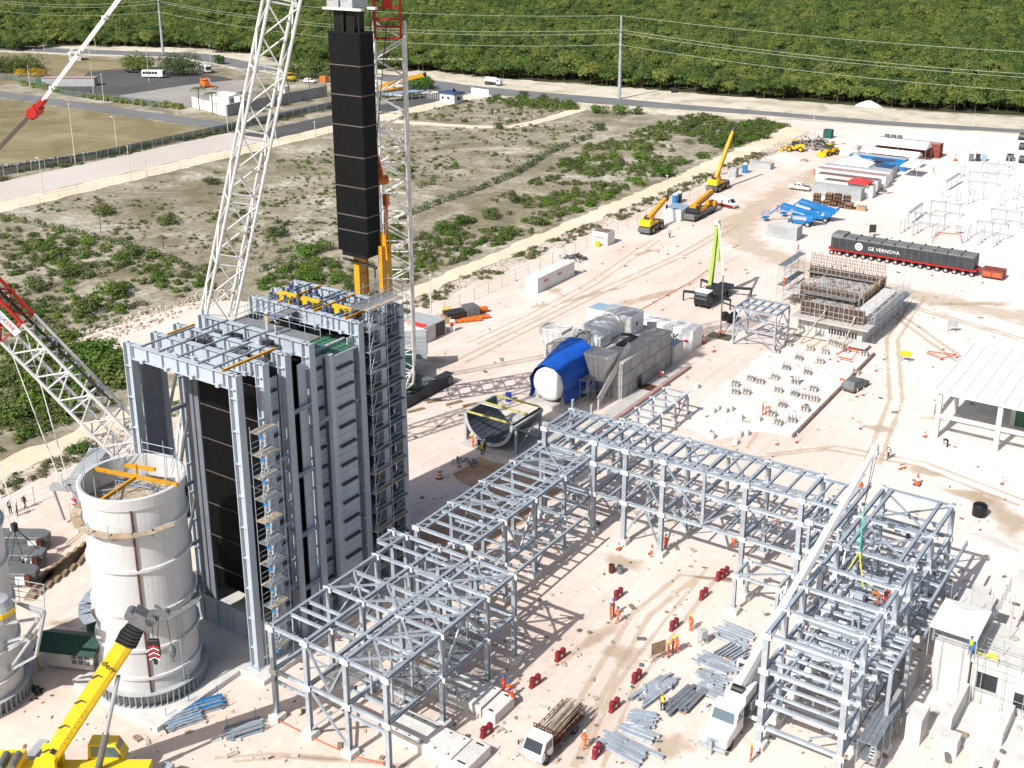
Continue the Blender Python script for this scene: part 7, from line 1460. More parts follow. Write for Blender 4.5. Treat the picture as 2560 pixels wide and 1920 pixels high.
b = MB(); b.prism([(-86.5, 284.6), (-81.5, 284.6), (-81.5, 287.8), (-86.5, 287.8)], 3.2, 3.3); tag(b.obj("flat_canopy", "roof_blue"), "blue flat canopy roof next to the small peaked tent", "canopy")
for (x, y) in ((-86.4, 284.7), (-81.6, 284.7), (-86.4, 287.7), (-81.6, 287.7)): member("post", bpy.data.objects["flat_canopy"], (x, y, 0), (x, y, 3.2), .1, .1, 'B', "galvanized")
PALN = ["leftmost", "second", "third", "fourth", "fifth", "sixth", "seventh", "eighth", "rightmost"]
for i, (dx, dy, n) in enumerate([(0, 0, 9), (1.7, 3, 8), (3.6, 3, 8), (5.6, 3, 8), (2.2, 0, 4), (3.9, -.2, 5), (5.9, -.4, 4), (7.4, -.6, 5), (9.0, -.3, 2)]):
    t = thing("pallet_stack", f"{PALN[i]} stack of brown timber pallets before the grey container", "pallet stack", (-86.6+dx, 248.8+dy, 0), q.uniform(-.1, .1), "pallet stacks")
    for k in range(n):
        b = MB(); z = k*.26; [b.box(-.75, -.6+j*.24, z+.16, .75, -.42+j*.24, z+.2) for j in range(6)]; [b.box(x-.06, -.6, z, x+.06, .6, z+.16) for x in (-.65, 0, .65)]; b.obj("pallet", "rust" if (k+i) % 3 == 0 else "timber", t)
b = MB(); b.box(-1, -.7, 0, 1, .7, 1.0); tag(b.obj("cardboard_crate", "cardboard", None, (-76.6, 248.4, 0), .1), "plain tan crate at the right end of the pallet stacks", "crate")
# spoil, scrap and netting heaps
def heap(name, label, cat, p, r, h, m, n=60, seed=1, kind="chips"):
    qq = random.Random(seed)
    if kind == "mound":
        b = MB(); N = 24; prof = []; vs_ = [(0, 0, h)]
        for j in range(1, 6):
            for i in range(N):
                a = 6.283*i/N; rr = r*j/5*(1+.15*math.sin(a*3+seed)+.06*qq.random()); vs_.append((rr*math.cos(a), rr*math.sin(a)*.8, max(0, h*(1-(j/5)**1.4)+.05*qq.random()) if j < 5 else -.02))
        fs_ = [(0, 1+i, 1+(i+1) % N) for i in range(N)]+[(1+(j-1)*N+i, 1+j*N+i, 1+j*N+(i+1) % N, 1+(j-1)*N+(i+1) % N) for j in range(1, 5) for i in range(N)]; b.add(vs_, fs_); o = b.obj(name, m, None, p)
    else:
        b = MB()
        for k in range(n):
            a = qq.random()*6.28; d = r*qq.random()**.6; z = h*(1-d/r)*qq.random(); v = Vector((qq.uniform(-1, 1), qq.uniform(-1, 1), qq.uniform(-.3, .4)))*r*.32; c = Vector((d*math.cos(a), d*math.sin(a), z+.1)); e = c+v; c.z = max(.04, c.z-v.z*.3); e.z = max(.04, e.z)
            b.bar(c, e, .08+.16*qq.random(), .05+.1*qq.random(), k % (len(m) if isinstance(m, list) else 1))
        o = b.obj(name, m, None, p)
    if kind != "mound": o["kind"] = "stuff"
    return tag(o, label, cat)
heap("netting_heap", "heap of black netting and plastic at the camp's far left", "heap", G(2042, 366), 6.5, 2.6, ["black_plastic", "charcoal_tarp", "dark_steel"], 170, 3); heap("scrap_heap", "scrap heap with blue drums behind the loader", "heap", G(2160, 378), 4.5, 1.4, ["rust", "mid_grey", "paint_blue", "black_plastic"], 90, 4); heap("spoil_heap", "pale spoil heap left of the camp", "heap", G(1970, 398), 5, 1.5, "site_ground", seed=5, kind="mound"); heap("spoil_heap", "white fill heap with a white sheet beside the loader", "heap", G(2105, 380), 4.5, 2.0, "white_fill", seed=6, kind="mound"); heap("scrap_heap", "dark cable heap by the fence behind the long white container", "heap", G(1438, 648), 2.2, 1.3, ["mid_grey", "dark_steel"], 80, 7); heap("spoil_heap", "pale rubble heap beside the black water tank", "heap", G(2470, 1370), 3.2, .5, "white_fill", seed=8, kind="mound"); heap("spoil_heap", "white rubble heap on the road verge at the forest edge", "heap", G(2172, 265), 4.0, 1.8, "white_fill", seed=9, kind="mound"); heap("scrap_heap", "rusty scrap at the camp's right container ends", "heap", G(2200, 480), 2.4, .9, ["rust", "mid_grey"], 50, 10); heap("scrap_heap", "loose scaffold tubes on the red soil before the half-round casing", "heap", G(1162, 1158), 1.5, .5, ["mid_grey", "galvanized_dark"], 34, 11); heap("scrap_heap", "red reel and hoses by the spoil heap at the camp", "heap", G(2003, 403), 1.6, .6, ["rust_red", "rust"], 30, 14); heap("scrap_heap", "pile of black hoses along the slab edge by the stack", "heap", G(430, 1790), 2.3, .3, ["black_plastic", "rope_dark"], 46, 12); heap("scrap_heap", "dark oily machine parts between the stack sections", "heap", G(80, 1735), 1.0, .5, ["dark_steel", "rubber"], 26, 13)
for i, (px, py, L, W_, lab) in enumerate([(1905, 420, 5.2, 2.4, "grey covered stack of panels by the site fence"), (1835, 443, 1.6, 1.5, "small grey shed beside the blue portable toilet"), (2070, 345, 2.2, 2.0, "teal container end beside the netting heap")]):
    p = G(px, py); container(lab, p.x-L/2, p.y-W_/2, p.x+L/2, p.y+W_/2, [1.5, 2.4, 2.4][i], ["container_grey", "container_grey", "container_teal"][i], name=["covered_stack", "small_shed", "shipping_container"][i], cat=["stack", "shed", "container"][i], ribs=i == 2)
def toilet(label, px, py, m):
    t = thing("portable_toilet", label, "toilet", G(px, py), R_(10), "portable toilets"); b = MB(); b.box(-.55, -.6, .1, .55, .6, 2.1); b.obj("cabin", m, t, bevel=.05); b = MB(); b.extr([(-.58, 2.1), (.58, 2.1), (.35, 2.4), (-.35, 2.4)], -.62, .62, 'Y'); b.obj("roof", "letter_white", t); b = MB(); b.box(-.4, -.64, .2, .4, -.6, 2.0); b.obj("door", m, t)
for px, m, lab in ((2427, "mid_grey", "grey portable toilet, left of the row of three"), (2444, "dark_steel", "dark grey portable toilet in the middle of the row of three"), (2459, "light_blue", "pale blue portable toilet, right of the row of three")): toilet(lab, px, 403, m)
toilet("blue and white portable toilet near the raised yellow crane", 1862, 432, "paint_blue"); toilet("blue portable toilet by the fence behind the lowered yellow crane", 1688, 510, "paint_blue"); toilet("dark green portable toilet beside the blue one by the fence", 1697, 505, "dark_green")
k = G(1687, 548); container("white site cabin with a pale roof between the yellow cranes", k.x-2, k.y-1.5, k.x+2, k.y+3.5, 2.5, "white_paint", "light_blue", name="site_cabin", cat="cabin", ribs=False)
# ------------------------------------------------------------------ substation supports
SP = []
for X0 in (-63.6, -51.5):
    for Yg in (242.3, 253.8):
        R = Rig("busbar_frame", {(-63.6, 242.3): "galvanized busbar frame nearest the trailer, left one", (-51.5, 242.3): "galvanized busbar frame nearest the trailer, right one", (-63.6, 253.8): "galvanized busbar frame in the second row, left one", (-51.5, 253.8): "galvanized busbar frame in the second row, right one"}[(X0, Yg)], "busbar frame", (X0+2.9, Yg, 0), "substation frames")
        for x in (X0, X0+2.9, X0+5.8): R.mem("post", (x, Yg, 0), (x, Yg, 2.7), .2, .2)
        for y in (Yg-.5, Yg+.5): R.mem("rail", (X0-.2, y, 2.75), (X0+6, y, 2.75), .13, .16)
        for x in (X0, X0+2.9, X0+5.8): R.mem("cross_rail", (x, Yg-.5, 2.75), (x, Yg+.5, 2.75), .12, .12)
for i, Yg in enumerate((286.8, 298.4)):
    R = Rig("busbar_frame", ["galvanized busbar frame in the far field, nearer one", "galvanized busbar frame farthest back near the parked cars"][i], "busbar frame", (-61, Yg, 0), "substation frames")
    for x in (-64, -61, -57.9): R.mem("post", (x, Yg, 0), (x, Yg, 2.7), .2, .2)
    for y in (Yg-.5, Yg+.5): R.mem("rail", (-64.2, y, 2.75), (-57.7, y, 2.75), .13, .16)
sp = []
for X0 in (-64.2, -58.0, -52.0, -46.6):
    for dx in (0, 2.6):
        if dx and X0 in (-58.0, -46.6): continue
        for j in range(3): sp.append((X0+dx+rnd.uniform(-.1, .1), 234.6+j*2.3, 2.5+.3*(j == 2)))
for (px, py) in [(2390, 503), (2420, 511), (2433, 505), (2420, 480), (2354, 508), (2398, 515), (2500, 515), (2510, 505), (2533, 500), (2545, 490), (2540, 525), (2555, 520), (2465, 445), (2495, 430), (2520, 420), (2530, 425), (2390, 455), (2400, 445), (2408, 440), (2425, 488), (2365, 495), (2457, 500)]:
    p = G(px, py); sp.append((p.x, p.y, 2.6))
for (x, y, h) in sp:
    t = thing("support_post", "slender galvanized equipment post of the substation field", "post", (x, y, 0), 0, "substation posts"); member("shaft", t, (0, 0, 0), (0, 0, h), .22, .22, 'T', "galvanized"); b = MB(); b.cb((0, 0, h), (.4, .4, .06)); b.cb((0, 0, .04), (.5, .5, .08)); b.obj("plate", "galvanized", t)
R = Rig("cable_trough", "grey cable trough on posts left in the substation field", "cable trough", (-65, 247, 0)); b = MB(); b.bar((-64.9, 242, 2.4), (-65, 252, 2.4), .6, .3); R.mesh("trough", b, "galvanized"); [R.mem("post", (-64.95, y, 0), (-64.95, y, 2.3), .12, .12, 'T') for y in (242.5, 247, 251.5)]
R = Rig("cable_trough", "grey cable trough on posts in the far substation field", "cable trough", (-66, 281, 0)); b = MB(); b.bar((-66.4, 275.5, 2.2), (-65.9, 285, 2.4), .6, .3); R.mesh("trough", b, "galvanized"); [R.mem("post", (-66.2, y, 0), (-66.2, y, 2.2), .12, .12, 'T') for y in (276, 280, 284.5)]
# ------------------------------------------------------------------ open concrete frame on the right edge
CF = Rig("frame_building", "open white concrete frame building at the right edge", "building", (-20, 152, 0))
for x in (-32.2, -25.1, -18, -11):
    for y in (143, 152, 161):
        b = MB(); b.box(x-.28, y-.28, 0, x+.28, y+.28, 6.2); CF.mesh("column", b, "concrete_pale")
for y in (143, 152, 161): b = MB(); b.box(-31.9, y-.2, 2.9, -11, y+.2, 3.35); CF.mesh("floor_beam", b, "concrete_pale")
for x in (-32.2, -18): b = MB(); b.box(x-.2, 143.2, 2.85, x+.2, 161, 3.3); CF.mesh("floor_beam", b, "concrete_pale")
b = MB(); b.box(-33, 142.4, 6.2, -10, 162, 6.5); CF.mesh("roof_slab", b, "canvas_white"); [CF.mesh("roof_rib", MB().box(-32.9+k*1.6, 142.5, 6.5, -32.75+k*1.6, 161.9, 6.58), "dirty_white") for k in range(15)]; b = MB(); b.box(-32.8, 142.6, .0, -10.5, 161.6, .12); CF.mesh("floor_slab", b, "concrete_pale"); b = MB(); b.box(-25, 151.9, .12, -18, 152.1, 2.9); CF.mesh("infill_wall", b, "tarp_green")
# ------------------------------------------------------------------ pale concrete building, lower right
PB = Rig("concrete_building", "pale unfinished concrete building with window openings in the lower right corner", "building", (-8, 97, 0))
b = MB(); b.box(-15.7, 92.4, 0, 4, 99.5, 3.9); PB.mesh("ground_storey", b, "concrete_pale"); b = MB(); b.box(-13.0, 97.5, 3.9, 4, 106, 6.6); PB.mesh("upper_storey", b, "concrete_pale"); b = MB(); b.box(-15.8, 92.2, 3.9, 4, 92.5, 4.6); b.box(-15.8, 92.5, 3.9, -15.5, 97.4, 4.5); PB.mesh("parapet", b, "concrete_pale")
for (x0, x1, z0, z1) in ((-15.2, -13.6, 1.6, 3.1), (-12.2, -10.7, .9, 2.3), (-9.0, -7.2, 1.0, 2.6), (-5, -3, 1.0, 2.6)):
    w = PB.mesh("window_opening", MB().box(x0, 92.36, z0, x1, 92.44, z1), "dark_steel"); b = MB(); b.box(x0-.1, 92.25, z0-.12, x1+.1, 92.42, z0); b.obj("sill", "concrete", w)
PB.mesh("door_opening", MB().box(-11.5, 97.45, 4.0, -8.6, 97.55, 6.0), "dark_steel")
PB.mesh("stair_tower", MB().box(-18.8, 92.0, 0, -15.85, 96.0, 5.0), "concrete_pale", bevel=.04)
b = MB(); b.box(-18.9, 96.0, 0, -16.2, 103, 4.2); PB.mesh("side_wing", b, "concrete_pale")
b = MB(); b.box(-20.1, 84.5, 0, -19.75, 92, 2.9); PB.mesh("retaining_wall", b, "concrete_grey"); b = MB(); b.box(-19.75, 86.2, 0, 4, 92, .35); PB.mesh("terrace", b, "concrete_pale")
for (x0, y0, x1, y1, h) in ((-18.6, 84.2, -17.4, 86.6, 2.4), (-16.0, 84.4, -14.6, 85.8, 1.5), (-13.4, 83.8, -11.8, 85, 1.2), (-16.1, 86.4, -15.6, 91.9, 2.0), (-10.5, 83, -9.2, 84, 1.0)): PB.mesh("low_wall", MB().box(x0, y0, .0, x1, y1, h), "concrete_pale", bevel=.03)
tent("white canvas canopy over the concrete building's stair tower", -19.2, 91.4, -15.4, 96.2, 6.7, 7.6)
def rails(label, segs, h=1.1, z=0.0, n=3):
    R = Rig("guard_rail", label, "railing", Vector(segs[0][0]))
    for a, c in segs:
        a, c = Vector(a), Vector(c); L = (c-a).length; m = max(1, int(L/1.7))
        for k in range(m+1): p = a.lerp(c, k/m); R.mem("post", p, p+Vector((0, 0, h+.3)), .06, .06, 'T')
        for j in range(n): R.mem("rail", a+Vector((0, 0, h*(j+1)/n)), c+Vector((0, 0, h*(j+1)/n)), .05, .05, 'T')
rails("scaffold railing along the pale building's parapet", [((-15.6, 92.0, 4.4), (3, 92.0, 4.4)), ((-15.6, 94.5, 4.0), (-12, 94.5, 4.0))]); rails("scaffold railing on the pale building's upper storey", [((-13, 97.3, 6.6), (3, 97.3, 6.6)), ((-15.4, 97.2, 4.5), (-15.4, 104, 4.5))], 1.3); rails("scaffold railing around the stair tower landing", [((-18.9, 91.8, 5.0), (-15.8, 91.8, 5.0)), ((-19.0, 91.8, 5.0), (-19.0, 96, 5.0))]); scaffold("long low scaffold in the trench beside the right rack", -20.6, -19.2, 78.2, 84.2, 3.4, 1.6, 1, z0=.05, seed=22, ny=3)
for i, (x, y, z) in enumerate([(-11.2, 95.2, 4.0), (-8.4, 99.2, 6.7), (-15.0, 92.9, 4.0)]):
    b = MB(); vs_ = []; N = 7
    for a in range(N):
        for c in range(N): vs_.append(((a/(N-1)-.5)*2.2, (c/(N-1)-.5)*1.0, .25+.35*math.sin(a*1.3+i)*math.cos(c*1.1)+.25*rnd.random()))
    b.add(vs_, [(a*N+c, a*N+c+1, (a+1)*N+c+1, (a+1)*N+c) for a in range(N-1) for c in range(N-1)]); tag(b.obj("yellow_tarp", "vest_yellow", None, (x, y, z)), ["yellow tarpaulin on the pale building's lower roof", "yellow tarpaulin at the right edge of the upper roof", "yellow sheet hanging at the pale building's parapet"][i], "tarpaulin")
p = Vector((-12.0, 103.5, 6.6)); t = thing("concrete_mixer", "orange concrete mixer drum on the pale building", "mixer", p); b = MB(); b.lathe([(.25, 1.5), (.3, 1.35), (.75, .9), (.8, .5), (.45, .1), (0, .0)], 18, 0, (0, 0, .5)); b.obj("drum", "amber_paint", t); b = MB(); [b.bar((s*.85, -.5, 0), (s*.85, .5, 0), .1) for s in (-1, 1)]; [b.bar((s*.85, 0, 0), (s*.85, 0, 1.2), .12) for s in (-1, 1)]; b.obj("frame", "orange_paint", t); b = MB(); b.cb((-1.6, .2, .6), (.9, .7, 1.2)); b.obj("engine_box", "black_plastic", t)
R = Rig("rebar_cage", "bare rebar cage standing at the right edge behind the mixer", "rebar", (-9.5, 108, 0)); q = random.Random(2)
for k in range(16): x, y = -11+q.random()*3.4, 107+q.random()*3; R.mem("bar", (x, y, 0), (x+q.uniform(-.5, .5), y, 4.5+q.random()*1.5), .05, .05, 'B', "mid_grey")
for z in (1, 2, 3, 4): R.mem("bar", (-11, 107, z), (-7.6, 107, z), .05, .05, 'B', "mid_grey"); R.mem("bar", (-11, 110, z), (-7.6, 110, z), .05, .05, 'B', "mid_grey")
# ------------------------------------------------------------------ steel laid out on the ground
def steel_lot(label, px, py, rz, n, L, w=.22, spread=1.6, seed=1, cross=True, m="galvanized"):
    qq = random.Random(seed); t = thing("steel_bundle", label, "steel bundle", G(px, py), rz, "steel laid out on the ground")
    if cross:
        for s in (-.3, .3): b = MB(); b.bar((s*L, -spread*.6, .08), (s*L, spread*.6, .08), .12); b.obj("bearer", "timber", t)
    for k in range(n):
        y = -spread/2+spread*k/max(1, n-1); dl = qq.uniform(-.15, .15)*L; a = qq.uniform(-.04, .04); l2 = L*qq.uniform(.8, 1.0)/2; member("girder", t, (-l2+dl, y-a*l2, .27+.02*(k % 2)), (l2+dl, y+a*l2, .27+.02*(k % 2)), w, w*qq.choice([.8, 1, 1.2]), 'H', m)
        if qq.random() < .4: b = MB(); b.cb((qq.uniform(-.4, .4)*L, y, .45), (.5, .25, .2), 0, qq.random()); b.obj("fitting", m, t)
steel_lot("steel girders laid nearest the worker in the yellow jacket", 1640, 1728, R_(78), 8, 4.8, .24, 1.5, 1); steel_lot("dark steel channels with yellow straps right of the yellow-jacket worker", 1712, 1758, R_(84), 5, 4.4, .34, 1.5, 2, m="galvanized_dark"); steel_lot("short steel brackets between the girders and the bottom bundles", 1605, 1805, R_(20), 9, 2.2, .26, 1.8, 3); steel_lot("long steel girders laid out at the bottom edge", 1570, 1880, R_(-6), 5, 4.8, .32, 1.8, 4); steel_lot("steel plates above the bottom girders", 1592, 1835, R_(0), 3, 3.2, .3, 1.0, 5); steel_lot("steel angles laid before the right rack's low frame", 1830, 1590, R_(-4), 6, 3.8, .2, 2.4, 6); steel_lot("fan of steel struts beside the grey tool cabinet", 1838, 1640, R_(75), 9, 2.8, .16, 2.6, 7); steel_lot("steel beams laid left of the white truck crane's boom", 1792, 1665, R_(-4), 5, 4.2, .24, 1.6, 8); steel_lot("steel posts laid above the white truck crane's cab", 1785, 1705, R_(-3), 4, 3.0, .26, 1.2, 9); steel_lot("steel brackets beside the white truck crane's outrigger", 1778, 1735, R_(-3), 4, 2.6, .24, 1.1, 10)
for i, (px, py, rz, m1, lab) in enumerate([(460, 1805, 64, "light_blue", "blue and grey scaffold decks stacked along the slab"), (515, 1770, 60, "paint_blue", "blue scaffold frames piled at the slab corner"), (612, 1828, 62, "light_blue", "rack of blue scaffold tubes by the near-left rack")]):
    t = thing("scaffold_stack", lab, "scaffold stack", G(px, py), R_(rz), "scaffold material by the slab"); qq = random.Random(40+i)
    for k in range(16): y = -.7+1.4*(k % 8)/7; z = .15+.28*(k//8); member("scaffold_tube", t, (-1.5+qq.uniform(-.2, .2), y, z), (1.5+qq.uniform(-.2, .2), y, z+qq.uniform(-.05, .1)), .13, .13, 'T', qq.choice([m1, "galvanized", "grating"]))
    b = MB(); [b.bar((x, y, 0), (x, y, 1.3), .06) for x in (-1.2, 1.2) for y in (-.85, .85)]; [b.bar((x, -.85, .05), (x, .85, .05), .08) for x in (-1.2, 1.2)]; b.obj("stillage", m1, t)
t = thing("tool_cabinet", "grey tool cabinet on legs among the laid-out steel", "cabinet", G(1756, 1610), R_(60)); b = MB(); b.box(-.35, -.3, .7, .35, .3, 1.5); b.obj("box", "container_grey", t, bevel=.03); [MB().bar((x, y, 0), (x, y, .7), .06).obj("leg", "container_grey", t) for x in (-.3, .3) for y in (-.25, .25)]
t = thing("notice_board", "brown notice board on legs beside the group of workers", "sign", G(1645, 1650), R_(62)); MB().box(-.75, -.03, .7, .75, .03, 1.9).obj("panel", "timber", t); [MB().bar((x, 0, 0), (x, .25*s, 1.0), .05).obj("leg", "timber", t) for x in (-.5, .5) for s in (-1, 1)]
# ------------------------------------------------------------------ barriers, cones, marker posts
b = MB(); b.extr([(-.55, 0), (.55, 0), (.62, .1), (.5, .35), (.5, .9), (.42, 1.0), (.15, 1.0), (.12, .85), (-.12, .85), (-.15, 1.0), (-.42, 1.0), (-.5, .9), (-.5, .35), (-.62, .1)], -.2, .2, 'Y'); bar_me = b.mesh("body", ["barrier_red"], bevel=.03); b = MB(); b.tube((0, -.21, .45), (0, .21, .45), .13, 0, 10); slot_me = b.mesh("slot", ["letter_white"])
BAR = [(1217, 1838, 40, "leftmost barrier, before the white foundation blocks"), (1338, 1714, 40, "barrier nearest the red-suited workers at the rack"), (1401, 1648, 42, "barrier below the tip of the rack's shadow"), (1546, 1495, 44, "barrier behind the trio of orange workers"), (1492, 1888, 95, "barrier turned edge-on at the bottom by the lone worker"), (1536, 1774, 44, "barrier left of the yellow-jacket worker"), (1592, 1702, 44, "barrier above the girder pile"), (1685, 1572, 44, "barrier behind the worker group by the notice board"), (1759, 1495, 44, "barrier left of the low frame's footing"), (1800, 1448, 44, "barrier at the top of the row, front one of a pair"), (1812, 1442, 44, "barrier at the top of the row, rear one of a pair")]
for px, py, a, lab in BAR: t = thing("traffic_barrier", "dark red plastic "+lab, "barrier", G(px, py), R_(a+40 if a < 60 else a), "red plastic barriers"); t.scale = (1.15, .9, 1.0); put("body", bar_me, t); put("slot", slot_me, t)
b = MB(); b.lathe([(.17, .04), (.035, .72), (0, .72)], 12); cone_me = b.mesh("cone_body", ["cone_orange"]); b = MB(); b.cb((0, 0, .02), (.42, .42, .04)); cbase = b.mesh("base", ["rubber"]); b = MB(); b.lathe([(.118, .32), (.088, .47)], 12); cband = b.mesh("band", ["letter_white"])
CONES = [(1592, 622, 1.0), (1619, 627, 1.0), (1645, 630, 1.0), (1669, 636, 1.0), (1710, 646, 1.0), (1749, 660, 1.0), (1732, 565, 1.0), (1812, 675, 1.0), (1868, 684, 1.0), (1834, 620, 1.0), (2293, 1212, 2.0), (2250, 1174, 1.0), (2260, 1171, 1.0), (2312, 1093, 1.2), (1547, 1374, 1.3), (1630, 1385, 1.6), (1342, 1415, 1.0), (2088, 637, 1.1), (2330, 690, 1.0), (2456, 708, 1.0), (1784, 880, 1.3), (1758, 858, 2.0), (1331, 948, 1.5), (2388, 402, 2.4), (1942, 1112, 1.0)]
for px, py, s in CONES: t = thing("traffic_cone", "orange traffic cone standing on the pale yard", "cone", G(px, py), 0, "traffic cones"); t.scale = (s, s, s); put("cone_body", cone_me, t); put("base", cbase, t); put("band", cband, t)
MARK = [(2151, 1073, 1.4), (2142, 993, 1.2), (2158, 989, 1.2), (1992, 1107, 1.3), (2505, 1211, 1.4), (2354, 900, 1.3), (2358, 875, 1.3), (2392, 895, 1.3), (2210, 900, 1.3), (2190, 928, 1.3), (1841, 615, 1.4), (1558, 618, 1.3), (1656, 776, 1.4), (1635, 756, 1.4), (2125, 868, 1.2), (2095, 905, 1.1), (2075, 900, 1.1), (1725, 712, 1.3), (1670, 740, 1.2)]
for px, py, h in MARK:
    t = thing("marker_post", "red and white striped marker post on a small base", "marker post", G(px, py), 0, "striped marker posts"); MB().cb((0, 0, .03), (.4, .4, .06)).obj("base", "rust_red", t)
    for k in range(4): MB().tube((0, 0, .06+k*h/4), (0, 0, .06+(k+1)*h/4), .05, 0, 6).obj("band", "cone_orange" if k % 2 == 0 else "letter_white", t)
# warning tape and safety mesh
def tape(label, pts, h=.9, m="cone_orange"):
    P = [G(*p) for p in pts]; R = Rig("safety_mesh", label, "safety mesh", P[0])
    for a, c in zip(P[:-1], P[1:]): R.mem("mesh_band", a+Vector((0, 0, h*.6)), c+Vector((0, 0, h*.6)), .02, h*.25, 'B', m)
    for a in P: R.mem("stake", a, a+Vector((0, 0, h)), .05, .05, 'T', "rust")
tape("orange safety mesh round the pit in the foundation field", [(2090, 895), (2120, 880), (2145, 885), (2128, 908), (2095, 900)]); tape("orange safety mesh line crossing the middle yard", [(1585, 790), (1640, 760), (1670, 742), (1725, 712), (1770, 680)], .7); tape("orange tape round the near-left rack's front footings", [(700, 1808), (780, 1850), (880, 1895), (960, 1915)], .4); tape("orange mesh round a pit in the substation field", [(2330, 610), (2345, 588), (2400, 592), (2403, 610)], .9); tape("orange tape along the concrete blocks' right side", [(1195, 1795), (1255, 1760), (1300, 1700)], .4); tape("orange safety mesh square on the white right yard", [(2320, 885), (2392, 893), (2355, 902), (2318, 888)], .7)
for (px, py, rz, m1, w, h, lab) in [(2380, 830, 30, "container_grey", 1.6, 1.0, "grey site board on legs in the white yard"), (2262, 905, 5, "yellow_paint", 1.5, .8, "yellow warning board on the white yard"), (2180, 592, 40, "dark_steel", 1.4, 1.6, "site notice board behind the wrapped module"), (2395, 585, 0, "container_grey", 1.4, .9, "grey board in the substation field"), (2336, 1038, 90, "yellow_paint", .6, .7, "small yellow sign on the frame building's corner column")]:
    t = thing("site_sign", lab, "sign", G(px, py), R_(rz)); MB().box(-w/2, -.03, .9, w/2, .03, .9+h).obj("panel", m1, t); [MB().bar((x, .0, 0), (x, .0, .9), .06).obj("leg", "rust", t) for x in (-w/3, w/3)]
for (px, py, L, rz, lab) in [(1135, 1010, 2.4, 68, "leftmost timber baulk on the ground by the second crane"), (1040, 1028, 2.4, 68, "timber baulk beside the second crane's track end"), (1175, 1015, 2.0, 60, "timber baulk lying above the half-round casing"), (1085, 1005, 2.0, 62, "timber baulk lying between the crane track and casing"), (1195, 1028, 2.0, 64, "timber baulk nearest the dark half-round casing")]:
    tag(MB().box(-L/2, -.18, 0, L/2, .18, .3).obj("timber_baulk", "timber", None, G(px, py), R_(rz)), lab, "timber")
